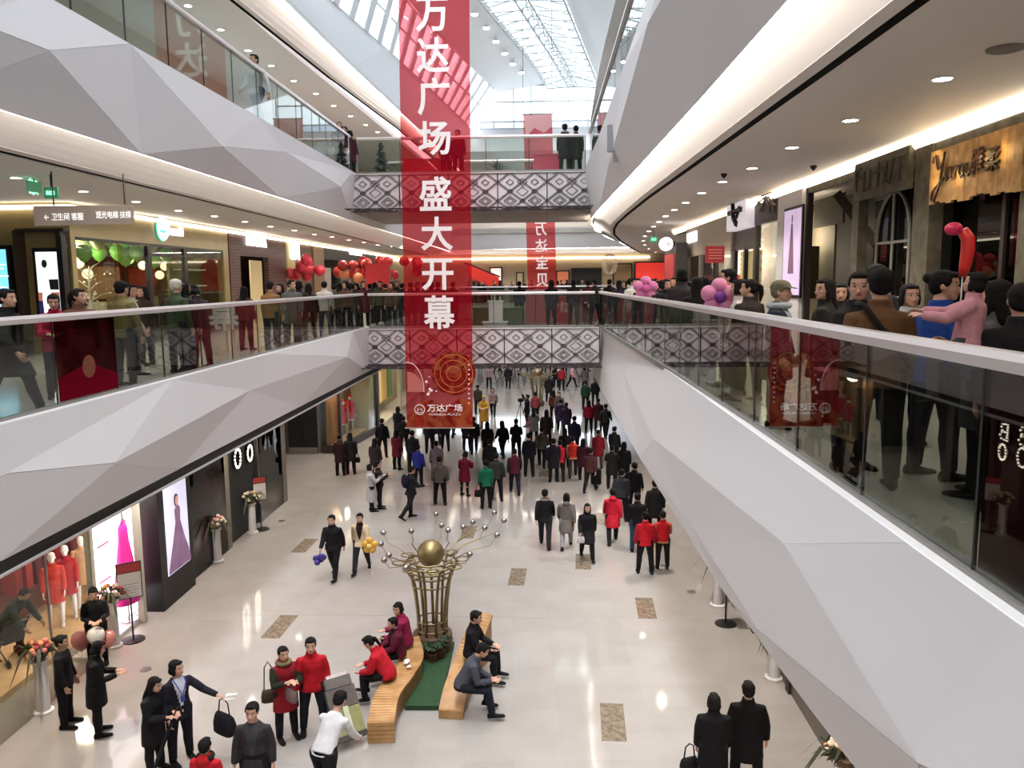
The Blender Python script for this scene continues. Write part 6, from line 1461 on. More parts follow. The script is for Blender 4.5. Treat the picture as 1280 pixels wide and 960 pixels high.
bx('body', (1.38, 17.8, 10.42), (1.78, 17.95, 10.98), mat('panel_grey', (150, 150, 152), .5), t); bx('door', (1.6, 17.77, 10.44), (1.76, 17.8, 10.74), M_white, t); bx('bracket', (1.5, 17.85, 10.2), (1.75, 17.9, 10.42), M_steel, t)
# red crowd dressing far left on the second floor
def balloon_bunch(c, label, cols, n, sp):
    t = thing('balloon_bunch', label, 'balloons', (c.x, c.y, Z2))
    for k in range(n):
        mb = MB(); mb.ell((c.x + R.uniform(-sp, sp), c.y + R.uniform(-.4, .4), c.z + R.uniform(-.35, .4)), .26, 10, 7); mb.build('balloon', mat('balloon_%d_%d_%d' % cols[k % len(cols)], cols[k % len(cols)], .35), t, True)
    mb = MB(); mb.cyl((c.x, c.y, Z2), (c.x, c.y, c.z), .02, n=5); mb.build('pole', M_steel, t); return t
balloon_bunch(DY(377, 335, 36), 'crimson balloon bunch above the left gallery crowd', [(176, 34, 54), (196, 50, 70)], 12, .9)
balloon_bunch(DY(445, 341, 38), 'bunch of red and orange balloons in the middle of the left gallery crowd', [(176, 44, 40), (206, 130, 90), (150, 34, 34)], 12, 1.0)
balloon_bunch(DY(488, 335, 40), 'wide bunch of red balloons at the far end of the left gallery', [(180, 40, 44), (206, 60, 60)], 16, 1.4)
c = DY(472, 345, 37); t = thing('red_board', 'square red paper panel on a pole above the left crowd', 'panel', (c.x, 37, Z2)); bx('board', (c.x - .55, 37, c.z - .6), (c.x + .55, 37.06, c.z + .55), mat('booth_red', (0, 0, 0)), t)
mb = MB(); mb.cyl((c.x, 37.03, Z2), (c.x, 37.03, c.z - .5), .025); mb.build('pole', M_blackm, t)
c = DY(483, 378, 28.0)
# ============================================================ the crowd
BLK = (24, 22, 25); CHAR = (44, 42, 46); NAVY = (30, 32, 48); GREY = (96, 92, 92); LGREY = (150, 146, 146); RED = (176, 26, 36); DRED = (104, 22, 36); MAR = (70, 28, 38)
OLV = (72, 68, 50); BRN = (84, 62, 46); DBR = (50, 38, 34); GRN = (30, 84, 62); DGRN = (34, 46, 38); PUR = (54, 34, 60); TAN = (140, 110, 74); WHT = (214, 210, 208); CRM = (206, 184, 150); YEL = (196, 152, 62)
JEAN = (44, 66, 88); MAG = (130, 28, 62); PNK = (200, 140, 156); BLUE = (40, 52, 130)
# ---- near left, ground floor
p1(75, 794, 78, 'stand', 'blazer', 'person in a black suit with a bun, sideways by the nearest left pedestal', top=BLK, legs=BLK, hair='bun', H=1.66)
p1(115, 803, 62, 'hands_front', 'coat', 'person in a long black suit and bob beside the bun-haired one, near left', top=BLK, legs=BLK, hair='bob', H=1.66)
p1(116, 733, 150, 'hands_front', 'blazer', 'person in black with a top knot standing before the bright white show window', top=BLK, legs=BLK, hair='bun', H=1.64)
p1(6, 733, 100, 'push', 'jacket', 'person in dark clothes bending over a pushchair at the left photo edge', top=DGRN, legs=BLK, hair='short', H=1.68, floor=.122)
wu = p1(187, 846, 100, 'hands_front', 'coat', 'person in a black coat with long hair holding a closed umbrella, near left', top=BLK, legs=BLK, hair='long', H=1.6)
mb_ = p1(219, 825, 128, 'reach_side', 'blazer', 'person in a black suit, white shirt and blue lanyard holding out papers and a bag', top=(30, 28, 36), front=(206, 206, 220), legs=(24, 22, 30), hair='bob', H=1.72)
p1(255, 924, 4, 'stand', 'jacket_hood', 'person in a black and red jacket seen from behind at the bottom left edge', top=RED, sleeve=RED, front=BLK, legs=BLK, hair='short', collar=BLK, H=1.5)
p1(315, 878, 176, 'stand_wide', 'blazer', 'person in an open charcoal blazer over a dark printed shirt, facing the camera, bottom left', top=(52, 47, 48), front=(60, 60, 64), legs=BLK, hair='short', H=1.74)
wr = p1(354, 809, 142, 'carry', 'coat', 'person in a red coat with dark green sleeves and fur collar holding a small bag', top=(132, 24, 34), sleeve=(40, 44, 32), legs=BLK, hair='pony', collar=(120, 104, 76), H=1.62, boot=True)
p1(388, 797, 165, 'stand_wide', 'jacket', 'person in a bright red zip jacket with dark sleeve stripes beside the fur-collared one', top=(170, 22, 34), hem=(150, 20, 30), legs=(30, 30, 40), hair='short', H=1.72)
pw = p1(402, 884, 18, 'push', 'shirt', 'person in a white shirt and black trousers bending forward, seen from behind at the bottom', top=(206, 203, 203), legs=BLK, hair='short', H=1.74)
mwalk = p1(415, 643, 186, 'walk_a', 'jacket', 'person in black walking towards the camera with purple balloons', top=BLK, legs=BLK, hair='short', H=1.74)
wwalk = p1(450, 641, 182, 'walk_b', 'jacket', 'person in a cream open jacket walking beside the one in black with purple balloons', top=CRM, front=(40, 22, 28), legs=(40, 40, 46), hair='bun', H=1.66)
# ---- on the benches
def sitter(px, py, z, face, style, label, pn='sit', **k):
    """hips rest on the bench; the pixel is the head top"""
    H = k.pop('H', 1.64); P = POSES[pn]; s = H / 1.74; top = P['top'] * s; hips = (P['hip0'].z - .115) * s; f0 = z - hips
    q = G(px, py, f0 + top); q.z = 0
    r = person(q, H, face, pn, style, label, **k); r.location.z = max(0, f0); return r
sitter(505, 753, .45, 265, 'puffer', 'person in a magenta padded coat sitting at the far end of the left bench', 'sit_turn', top=MAG, legs=BLK, hair='bob', H=1.66)
sitter(497, 771, .45, 250, 'puffer', 'person in dark maroon sitting on the left bench between the magenta and red coats', 'sit', top=(84, 18, 40), front=BLK, legs=BLK, hair='short', H=1.5)
sitter(483, 796, .45, 275, 'puffer', 'person in a red jacket sitting with their back half turned on the left bench', 'sit_phone', top=(176, 26, 40), legs=BLK, hair='pony', H=1.6)
sitter(588, 763, .47, 98, 'jacket', 'person in black sitting at the raised end of the right bench', 'sit', top=BLK, legs=BLK, hair='short', H=1.74)
sitter(577, 804, .47, 88, 'jacket', 'person in a grey jacket sitting bent over a phone on the right bench', 'sit_phone', top=(70, 72, 80), hem=(44, 22, 30), legs=(28, 30, 40), hair='short', H=1.74)
# ---- right foreground
bw = p1(893, 868, 4, 'stand', 'coat', 'person in a black coat with a curly bob and a handbag, bottom right', top=(16, 14, 15), legs=BLK, hair='bob', H=1.66)
p1(936, 853, 8, 'stand_wide', 'coat', 'person in a long black coat with cropped hair, bottom right beside the handbag', top=(15, 13, 14), legs=BLK, hair='short', H=1.76)
# ---- walkers in the middle distance
p1(681, 612, 4, 'walk_a', 'jacket', 'person in a black suit with pale fur collar walking away left of the grey coat', top=(22, 20, 22), legs=(40, 36, 40), hair='short', collar=(120, 110, 108), H=1.74)
p1(708, 617, 2, 'walk_b', 'coat_hood', 'person in a grey hooded coat with white collar walking away', top=(104, 96, 92), legs=LGREY, hair='long', collar=(190, 184, 180), H=1.64)
wb = p1(734, 629, 176, 'walk_a', 'coat', 'person in black with long hair walking towards the camera with a white bag', top=BLK, legs=BLK, hair='long', H=1.62)
p1(766, 611, 0, 'walk_b', 'coat_hood', 'person in a long red hooded coat seen from behind', top=(172, 24, 42), legs=BLK, hair='short', H=1.66)
p1(797, 616, 2, 'stand', 'jacket', 'person in a black jacket and blue jeans behind the red vests', top=BLK, legs=JEAN, hair='short', H=1.72)
p1(807, 640, 0, 'stand_wide', 'jacket', 'person in a red vest with dark sleeves, left of a pair', top=(186, 26, 40), sleeve=(150, 24, 40), legs=BLK, hair='short', H=1.66)
p1(829, 640, 2, 'hands_front', 'jacket', 'person in a red vest with tan sleeves and hem, right of a pair', top=(186, 30, 40), sleeve=(180, 110, 80), hem=(176, 130, 80), legs=BLK, hair='short', H=1.56)
p1(777, 586, 5, 'stand', 'jacket', 'person in a dark grey jacket with short hair behind the long red coat', top=(50, 50, 56), legs=BLK, hair='short', H=1.72)
p1(793, 578, 20, 'reach_side', 'jacket', 'person in black reaching out at the edge of the right gallery', top=BLK, legs=BLK, hair='short', H=1.74)
p1(819, 600, 0, 'stand_wide', 'coat', 'person in a black coat half hidden by the right gallery edge, nearest of that file', top=BLK, legs=BLK, hair='short', H=1.7)
p1(700, 550, 0, 'walk_a', 'jacket', 'person in a red vest over navy sleeves, left of two vests mid hall', top=(184, 30, 44), sleeve=(34, 26, 40), legs=BLK, hair='short', H=1.62)
p1(716, 546, 0, 'walk_b', 'jacket', 'person in an orange red vest with yellow hem, right of two vests mid hall', top=(190, 50, 36), hem=(190, 150, 90), sleeve=(190, 140, 100), legs=(56, 46, 46), hair='short', H=1.64)
p1(706, 535, 0, 'stand', 'jacket', 'person in black just beyond the two red vests mid hall', top=BLK, legs=BLK, hair='long', H=1.68)
p1(692, 548, 350, 'stand', 'coat', 'person in navy black standing left of the two red vests mid hall', top=(30, 26, 36), legs=BLK, hair='short', H=1.7)
p1(729, 548, 20, 'stand', 'coat', 'person in a dark maroon coat with long hair pulling a black suitcase', top=(66, 26, 38), legs=BLK, hair='long', H=1.64)
p1(738, 560, 20, 'walk_b', 'jacket', 'person in a brown plaid jacket with the maroon coat and suitcase', top=(64, 36, 36), legs=BLK, hair='short', H=1.66)
p1(765, 556, 10, 'carry', 'coat', 'person in a dark green black coat holding a bag near the right gallery edge', top=(30, 30, 28), legs=BLK, hair='short', H=1.66)
p1(780, 552, 15, 'stand', 'coat', 'person in a black coat with long hair at the right gallery edge, farther one', top=BLK, legs=BLK, hair='long', H=1.68)
p1(768, 533, 30, 'stand', 'jacket', 'person in black tucked against the right gallery edge, third in the file', top=BLK, legs=BLK, hair='short', H=1.68)
p1(748, 537, 10, 'stand', 'coat', 'person in a long dark red coat mid hall near the suitcase', top=(116, 22, 36), legs=(90, 60, 60), hair='short', H=1.62)
p1(757, 505, 20, 'walk_a', 'jacket', 'person in a dark jacket walking right along the gallery edge', top=CHAR, legs=BLK, hair='short', H=1.7)
p1(736, 500, 0, 'stand', 'jacket', 'person in a crimson jacket seen from behind below the right gallery', top=(140, 20, 48), legs=BLK, hair='long', H=1.7)
p1(748, 498, 0, 'stand', 'coat', 'person in a dark wine coat right of the crimson jacket', top=(60, 24, 32), legs=BLK, hair='short', H=1.68)
p1(732, 476, 0, 'stand', 'jacket', 'person in a bottle green jacket beyond the crimson jacket', top=(28, 62, 44), legs=BLK, hair='short', H=1.74)
p1(744, 472, 0, 'stand', 'jacket', 'person in black right of the bottle green jacket', top=BLK, legs=BLK, hair='short', H=1.76)
p1(718, 520, 10, 'stand', 'jacket', 'person in a navy jacket with cropped hair left of the crimson jacket', top=(34, 34, 54), legs=BLK, hair='short', H=1.76)
p1(701, 499, 0, 'stand', 'coat', 'person in a purple coat with a fur hood, centre of the hall', top=(52, 36, 66), legs=BLK, hair='short', collar=(120, 100, 96), H=1.66)
p1(708, 503, 0, 'stand', 'coat', 'person in a dark purple coat close right of the fur-hooded one', top=(44, 30, 54), legs=BLK, hair='short', H=1.66)
p1(683, 512, 2, 'stand_wide', 'coat', 'person in a wide dark brown coat right of the checked coat', top=(52, 38, 34), legs=BLK, hair='long', H=1.74)
pc = p1(667, 510, 0, 'hands_front', 'coat', 'person in a black and white checked coat holding a pink bag', top=(120, 116, 116), legs=BLK, hair='long', H=1.66)
p1(659, 493, 285, 'arm_up', 'jacket', 'person in dark clothes working a camera on a tripod', top=BLK, legs=BLK, hair='short', H=1.72)
p1(669, 490, 0, 'stand', 'jacket', 'person in a dusky red top right of the camera tripod', top=(140, 60, 66), legs=BLK, hair='short', H=1.66)
p1(677, 534, 6, 'walk_a', 'jacket', 'person in an olive jacket carrying a dark bag, walking away mid hall', top=(76, 70, 56), legs=BLK, hair='short', H=1.72)
p1(661, 541, 4, 'stand', 'blazer', 'person in a black suit seen from behind, mid hall left of the olive jacket', top=(24, 24, 30), legs=(30, 26, 32), hair='short', H=1.76)
p1(645, 524, 0, 'hands_front', 'jacket', 'person in a broad black jacket with cropped hair, mid hall', top=BLK, legs=BLK, hair='short', H=1.76)
p1(628, 526, 330, 'walk_b', 'jacket', 'person in black with long hair and a white bag, left of the broad black jacket', top=BLK, legs=BLK, hair='long', H=1.66)
p1(643, 561, 355, 'walk_a', 'jacket', 'person in a burgundy and black jacket walking, mid hall', top=(74, 22, 36), sleeve=(34, 24, 32), legs=(34, 28, 44), hair='short', H=1.7)
pg = p1(607, 575, 345, 'stand', 'jacket', 'person in a bright green jacket with a black bag at the left hip', top=(24, 98, 74), legs=BLK, hair='short', H=1.68)
p1(620, 566, 5, 'stand_wide', 'jacket', 'person in a dark grey green jacket right of the bright green one', top=(48, 52, 50), legs=BLK, hair='short', H=1.72)
p1(612, 548, 350, 'stand', 'coat', 'person in a black coat beyond the bright green jacket', top=(26, 24, 28), legs=BLK, hair='short', H=1.74)
p1(609, 527, 355, 'stand', 'coat', 'person in a black coat below the yellow figure', top=BLK, legs=BLK, hair='long', H=1.68)
p1(580, 565, 20, 'phone', 'coat', 'person in a burgundy dress coat holding something in both hands, left of the green jacket', top=(104, 20, 50), legs=BLK, hair='bob', H=1.62, tight=True)
p1(549, 570, 2, 'stand_wide', 'jacket', 'person in a grey jacket seen from behind, mid hall below the banner', top=(86, 84, 80), legs=BLK, hair='short', H=1.72)
p1(545, 551, 350, 'stand', 'coat_hood', 'person in a pale grey hooded coat beyond the grey jacket', top=(120, 118, 122), legs=BLK, hair='short', H=1.66)
bp = p1(513, 583, 55, 'sling', 'jacket', 'person in black with a navy backpack and pale strap, turned right', top=(30, 29, 33), legs=(26, 24, 28), hair='short', H=1.74)
p1(522, 556, 20, 'stand', 'jacket', 'person in a bright blue jacket below the banner', top=(42, 50, 140), legs=BLK, hair='short', H=1.62)
p1(515, 538, 355, 'stand', 'jacket', 'person in a dark green black jacket at the left foot of the banner', top=(34, 38, 38), legs=BLK, hair='short', H=1.74)
p1(495, 537, 30, 'stand', 'coat', 'person in a dark red coat left of the banner foot', top=(92, 22, 40), legs=BLK, hair='long', H=1.68)
p1(497, 508, 20, 'stand', 'coat', 'person in a black coat with a headband, farther left of the banner', top=(28, 26, 36), legs=BLK, hair='bob', H=1.72)
p1(504, 520, 355, 'stand', 'jacket', 'person in black close beside the banner edge', top=BLK, legs=BLK, hair='short', H=1.68)
p1(477, 523, 3, 'stand_wide', 'jacket', 'person in a black jacket with short hair before the corner show window', top=(24, 22, 30), legs=(34, 24, 30), hair='short', H=1.74)
p1(468, 548, 15, 'stand', 'coat', 'person in a dark brown coat with long hair behind the pale dress', top=(44, 38, 38), legs=(40, 26, 34), hair='long', H=1.66)
pgd = p1(463, 580, 70, 'carry', 'long', 'person in a pale grey belted long dress coat reading a sheet', top=(176, 172, 176), legs=BLK, hair='bob', H=1.62)
p1(473, 576, 75, 'carry', 'jacket', 'person in dark clothes close behind the pale dress coat', top=(46, 36, 36), legs=BLK, hair='short', H=1.66)
p1(424, 543, 0, 'stand', 'coat', 'person in a dark wine coat looking at the red figures in the corner window', top=(46, 24, 28), legs=BLK, hair='short', H=1.68)
bk = p1(437, 541, 2, 'stand', 'coat', 'person in a black coat with a handbag looking at the corner window', top=(26, 26, 27), legs=BLK, hair='long', H=1.7)
# behind and below the banner
for i, (px, py, f, st, c, hr, lb) in enumerate(((536, 520, 0, 'jacket', NAVY, 'short', 'navy'), (556, 518, 350, 'jacket', BLK, 'short', 'black'), (545, 512, 10, 'coat', PUR, 'short', 'purple black'), (583, 517, 5, 'coat', (34, 28, 40), 'long', 'dark plum'), (592, 521, 350, 'jacket', BLK, 'short', 'black'), (566, 505, 20, 'jacket', CHAR, 'short', 'charcoal'))):
    p1(px, py, f, ('stand', 'walk_a', 'stand_wide', 'stand', 'walk_b', 'walk_a')[i], st, 'person in %s half hidden by the near banner foot, %s from the left' % (lb, ('first', 'third', 'second', 'fifth', 'sixth', 'fourth')[i]), top=c, legs=BLK, hair=hr, H=1.7)
# toward the far end of the ground floor
p1(597, 481, 15, 'stand', 'jacket', 'person in an olive dark jacket right of the banner, far hall', top=(52, 48, 38), legs=BLK, hair='short', H=1.72)
p1(616, 485, 185, 'walk_a', 'jacket', 'person in a flowered pink grey top walking towards the camera, far hall', top=(140, 116, 110), legs=BLK, hair='long', H=1.66)
p1(605, 494, 190, 'hands_front', 'long', 'person in a yellow padded mascot-like coat, far hall right of the banner', top=(196, 150, 62), hem=(180, 130, 54), legs=(150, 110, 60), hair='short', hairc=(190, 150, 70), H=1.76)
p1(611, 456, 185, 'stand', 'jacket', 'person in a dull pink jacket far off below the footbridge', top=(150, 120, 128), legs=BLK, hair='short', H=1.7)
p1(635, 456, 0, 'walk_a', 'coat', 'lone person in a dark coat walking far off in the middle below the footbridge', top=(34, 30, 34), legs=BLK, hair='short', H=1.74)
p1(702, 458, 0, 'stand', 'jacket', 'person in a red jacket and dark skirt far off right of the distant sculpture', top=(150, 36, 46), legs=BLK, hair='short', H=1.7)
p1(715, 456, 120, 'walk_a', 'jacket', 'person in a white and pink top striding far off below the right of the footbridge', top=(214, 160, 164), legs=BLK, hair='short', H=1.66)
p1(695, 455, 350, 'stand', 'coat', 'person in black far off between the sculpture and the red jacket', top=BLK, legs=BLK, hair='short', H=1.7)
p1(686, 468, 0, 'stand', 'coat', 'person in a dark coat beside the distant sculpture', top=(38, 32, 36), legs=BLK, hair='short', H=1.76)
p1(692, 488, 0, 'stand', 'jacket', 'person in dark red below the distant sculpture', top=(90, 36, 40), legs=BLK, hair='long', H=1.68)
p1(699, 490, 185, 'stand', 'jacket', 'person in a dark patterned jacket facing the camera right of the distant sculpture', top=(84, 78, 76), legs=BLK, hair='short', H=1.68)
p1(731, 457, 0, 'stand', 'coat', 'person in a grey mauve coat at the right end below the footbridge', top=(96, 84, 92), legs=BLK, hair='long', H=1.68)
far1 = [(600, 0), (622, 2), (628, 1), (642, 0), (648, 3), (655, 1), (664, 0), (680, 2), (690, 1), (706, 2), (724, 0), (735, 1)]
for i, (px, k) in enumerate(far1):
    pf(px, 461 + k * 2.5, R.choice((0, 180, 90, 270)), R.choice(('stand', 'walk_a', 'walk_b')), R.choice(('jacket', 'coat')), 'distant dark person whose legs show just under the footbridge, %s from the left' % ORD[i], top=R.choice((BLK, CHAR, MAR, NAVY)), legs=BLK, hair='short', H=1.7, group='distant people under the footbridge')

# ---- second floor, left gallery
F2 = Z2
def q1(px, py, dist, face, pn, style, label, H=1.66, **k):
    """a figure on the second floor at distance dist along the hall whose head top is seen at px (py sets the height if not kept)"""
    z = k.pop('z', F2)
    if px < 450: dist = max(dist, (6.85 if z == F2 else 7.1) / ((680 - px) / 1000))        # behind the left railing
    if px > 750 and z == F2: dist = max(dist, 2.68 / ((px - 680) / 1000))                  # behind the right railing
    c = DY(px, py, dist); c.z = z
    return person(c, H, face, pn, style, label, **k)
q1(2, 356, 9.6, 90, 'walk_a', 'coat', 'person in a black coat cut by the left photo edge, left gallery', top=(20, 20, 22), legs=(30, 34, 38), H=1.68)
q1(66, 364, 11.6, 150, 'hands_front', 'puffer', 'person in a crimson padded jacket behind the left handrail', top=(168, 26, 60), legs=BLK, hair='short', H=1.55)
q1(97, 358, 11.9, 140, 'look_left', 'jacket', 'person in a brown jacket right of the crimson padded one, left gallery', top=(104, 70, 56), legs=BLK, hair='pony', H=1.62)
q1(150, 348, 12.8, 15, 'stand_wide', 'jacket', 'person in an olive jacket and dark print trousers seen from behind, left gallery', top=(112, 100, 60), legs=(44, 40, 44), H=1.74)
q1(161, 352, 14.6, 60, 'look_right', 'jacket', 'person in a pale jacket half hidden by the olive jacket, left gallery', top=(190, 180, 160), legs=BLK, hair='bob', H=1.68)
q1(178, 360, 16.5, 200, 'stand', 'jacket', 'person in a dark brown jacket near the glass shop door, left gallery', top=DBR, legs=BLK, hair='long', H=1.64)
q1(218, 343, 14.5, 20, 'stand', 'jacket', 'person in a green jacket and pale cap before the glass shop, left gallery', top=(62, 74, 52), legs=BLK, hair='cap', hairc=(190, 184, 170), H=1.76)
q1(229, 352, 13.8, 30, 'stand', 'coat', 'person in a dark plum coat right of the pale cap, left gallery', top=(52, 36, 46), legs=BLK, hair='long', H=1.72)
q1(247, 353, 13.6, 290, 'phone', 'jacket', 'person in a black jacket bowing their head over a phone, left gallery', top=(38, 34, 38), legs=(40, 44, 56), hair='bob', H=1.68)
q1(305, 362, 20, 10, 'stand', 'jacket', 'person in dark red at the left of the tan jacket, left gallery', top=(70, 36, 34), legs=BLK, hair='long', H=1.6)
q1(337, 352, 20, 8, 'stand', 'jacket', 'person in a tan brown jacket below the brick shop, left gallery', top=(134, 98, 62), legs=BLK, H=1.72)
q1(350, 354, 22, 200, 'stand', 'coat', 'person in a brown black coat right of the tan jacket, left gallery', top=DBR, legs=BLK, hair='long', H=1.66)
q1(364, 348, 21, 160, 'look_left', 'coat', 'person in a grey coat looking left beneath the UN sign', top=(92, 88, 84), legs=BLK, H=1.76)
q1(373, 350, 19.5, 0, 'stand', 'jacket', 'person in a black jacket right of the grey coat beneath the UN sign', top=(34, 30, 28), legs=BLK, hair='bob', H=1.74)
q1(385, 353, 22, 0, 'stand', 'coat', 'person in a dark coat between the UN sign and the white jacket, left gallery', top=(40, 34, 32), legs=BLK, hair='long', H=1.66)
q1(405, 351, 20, 350, 'stand', 'jacket', 'person in a white jacket and blue jeans seen from behind, left gallery', top=(196, 188, 180), legs=(40, 56, 72), H=1.72)
names = ('olive', 'black', 'brown', 'dark green', 'navy', 'maroon', 'charcoal', 'grey')
cols = (OLV, BLK, BRN, DGRN, NAVY, MAR, CHAR, GREY)
xs_l = [(417, 27), (424, 29.5), (432, 28), (440, 30), (447, 31), (454, 29.2), (462, 31.5), (468, 33), (475, 30), (482, 32), (489, 29.4), (496, 31), (503, 33)]
for i, (px, d) in enumerate(xs_l):
    k = i % 8; q1(px, 352, d, (0, 20, 180, 340, 200, 160)[i % 6], ('stand', 'arm_up', 'look_right', 'stand_wide', 'phone')[i % 5], ('jacket', 'coat')[i % 2], 'person in %s in the packed left gallery crowd, %s from the left' % (names[k], ORD[i]), top=cols[k], legs=BLK, hair=('short', 'long', 'bob')[i % 3], H=1.62 + .05 * (i % 3))
xs_b = [(513, 30.2), (522, 31.5), (530, 30.4), (539, 32), (547, 30.6), (556, 31.6), (566, 32.4)]
for i, (px, d) in enumerate(xs_b):
    k = (i * 3 + 1) % 8; q1(px, 352, d, (0, 180, 30, 330)[i % 4], ('stand', 'look_left', 'stand_wide')[i % 3], ('coat', 'jacket')[i % 2], 'person in %s on the lower footbridge behind the near banner, %s from the left' % (names[k], ORD[i]), top=cols[k], legs=BLK, hair=('short', 'bob')[i % 2], H=1.66)
q1(649, 352, 33, 0, 'stand', 'jacket', 'person in black at the lower footbridge rear rail, left of the far banner', top=BLK, legs=BLK, hair='short', H=1.66)
q1(689, 347, 30.2, 20, 'stand', 'coat', 'person in a black coat on the lower footbridge right of the far banner', top=(30, 22, 26), legs=BLK, hair='long', H=1.7)
q1(717, 347, 30.4, 350, 'stand', 'jacket', 'person in dark plum at the middle right of the lower footbridge', top=(44, 26, 34), legs=BLK, hair='bob', H=1.7)
q1(735, 349, 31.6, 10, 'hands_front', 'jacket', 'person in a wine red jacket with pale trim at the right of the lower footbridge', top=(96, 34, 48), legs=BLK, hem=(190, 186, 180), hair='short', H=1.66)
q1(744, 348, 29.6, 330, 'stand_wide', 'jacket', 'person in black with legs apart at the right end of the lower footbridge', top=BLK, legs=BLK, hair='short', H=1.7)
# beyond the lower footbridge, far rail crowd
xs_f = [586, 592, 598, 604, 618, 625, 640, 656, 664, 697, 702, 708, 714, 722, 728]
for i, px in enumerate(xs_f):
    k = (i * 5 + 2) % 8; q1(px, 350, 58.9 + .5 * (i % 3), (180, 0, 170, 200)[i % 4], ('stand', 'look_left', 'look_right')[i % 3], ('jacket', 'coat')[i % 2], 'tiny person in %s at the far end rail, %s from the left' % (names[k], ORD[i]), top=cols[k], legs=BLK, hair=('short', 'long')[i % 2], H=1.66 + .04 * (i % 3))
# ---- second floor, right gallery, near to far
pb = q1(1102, 336, 5.75, 12, 'stand', 'jacket', 'person in a brown jacket with a cross strap, broad back to the camera, nearest right', top=(98, 68, 44), legs=(30, 28, 32), hair='short', H=1.74)
q1(1072, 346, 7.0, 158, 'look_right', 'jacket', 'person in a black jacket facing the brown jacket, face half seen, near right', top=(34, 32, 32), legs=BLK, hair='short', H=1.72)
q1(1096, 318, 9.4, 175, 'stand', 'jacket', 'person with only the forehead seen above the two nearest heads, near right', top=CHAR, legs=BLK, hair='short', H=1.82)
wbj = q1(1178, 331, 6.7, 75, 'look_right', 'jacket', 'person in a bright blue jacket with hair tied back seen in profile, near right', top=(40, 72, 150), sleeve=(44, 76, 150), legs=(40, 42, 52), hair='bun', H=1.72)
q1(1138, 343, 8.2, 180, 'stand', 'jacket', 'person in a white jacket with dark fringe between the brown and blue jackets', top=(206, 202, 200), legs=BLK, hair='bob', H=1.6)
ch = q1(1242, 346, 6.1, 315, 'carry', 'coat', 'person in a black and white speckled coat carrying the child in pink, near right', top=(84, 82, 84), legs=(34, 34, 38), hair='long', H=1.64)
kid = person(DY(1212, 380, 5.75) + Vector((0, 0, 0)), 1.02, 300, 'astride', 'puffer', 'small child in a pink padded jacket held up in arms, near right', top=(196, 138, 150), legs=(64, 62, 64), hair='bob', kid=True)
kid.location.z = DY(1212, 340, 5.75).z - POSES['astride']['top'] * 1.02 / 1.74
q1(1278, 372, 5.6, 20, 'stand', 'coat', 'person in black cut by the right photo edge beside the speckled coat', top=(26, 24, 26), legs=BLK, hair='short', H=1.62)
q1(1034, 343, 9.2, 300, 'look_left', 'coat', 'person in a black coat with long hair looking left, right gallery below the dark shop', top=(38, 36, 36), legs=BLK, hair='long', H=1.66)
q1(1052, 348, 10.0, 200, 'stand', 'jacket', 'person in dark grey behind the long-haired one, right gallery', top=(56, 52, 50), legs=BLK, hair='bob', H=1.6)
q1(975, 344, 9.0, 120, 'stand', 'coat', 'person in a navy coat, pale scarf and patterned knitted hat, right gallery', top=(44, 44, 60), front=(150, 160, 170), legs=BLK, hair='cap', hairc=(110, 104, 84), collar=(170, 178, 184), H=1.64)
q1(938, 342, 11.0, 330, 'look_left', 'jacket', 'person with brown ponytail and dark jacket right of the pink and purple balloon', top=(50, 42, 42), legs=BLK, hair='pony', H=1.66)
q1(926, 333, 11.4, 300, 'stand', 'jacket', 'person in a white top leaning towards the pink and purple balloon', top=(206, 196, 190), legs=BLK, hair='bob', H=1.66)
q1(912, 322, 12.6, 280, 'stand', 'jacket', 'tall person in a striped pale top under the red placard', top=(150, 130, 124), legs=BLK, hair='short', H=1.82)
q1(853, 326, 9.4, 5, 'stand', 'jacket', 'person in a dark grey jacket with thick black hair, back turned, middle of right crowd', top=(52, 46, 48), legs=BLK, hair='bob', H=1.88)
q1(872, 338, 10.4, 355, 'stand', 'coat', 'person in a black coat with long hair right of the thick-haired one, right crowd', top=(20, 18, 20), legs=BLK, hair='long', H=1.7)
q1(828, 342, 11.6, 10, 'stand', 'jacket', 'person in a charcoal jacket left of the thick-haired one, right crowd', top=(48, 42, 46), legs=BLK, hair='short', H=1.66)
wc = q1(789, 340, 14.5, 140, 'look_left', 'jacket', 'person in a white jacket left of the pink flower balloon, right crowd', top=(206, 200, 196), legs=BLK, hair='pony', H=1.72)
q1(803, 342, 16.2, 200, 'stand', 'jacket', 'person in dark wine behind the pink flower balloon, right crowd', top=(60, 34, 38), legs=BLK, hair='short', H=1.66)
q1(762, 345, 21, 20, 'stand', 'coat', 'person in a black coat at the bend of the right handrail, left one', top=BLK, legs=BLK, hair='short', H=1.7)
q1(774, 346, 19, 340, 'stand', 'coat', 'person in a dark brown coat at the bend of the right handrail, right one', top=DBR, legs=BLK, hair='long', H=1.66)
xs_r = [(815, 20), (822, 24), (833, 18), (842, 22), (858, 16), (866, 20), (880, 15), (888, 18), (895, 14), (903, 16), (780, 27), (790, 30), (797, 25), (808, 30), (820, 33)]
for i, (px, d) in enumerate(sorted(xs_r)):
    k = (i * 3 + 4) % 8; q1(px, 345, d, (180, 0, 160, 200, 20)[i % 5], ('stand', 'look_left', 'look_right', 'stand_wide')[i % 4], ('jacket', 'coat')[i % 2], 'person in %s at the back of the right gallery crowd, %s from the left' % (names[k], ORD[i]), top=cols[k], legs=BLK, hair=('short', 'bob', 'long')[i % 3], H=1.64 + .04 * (i % 3))
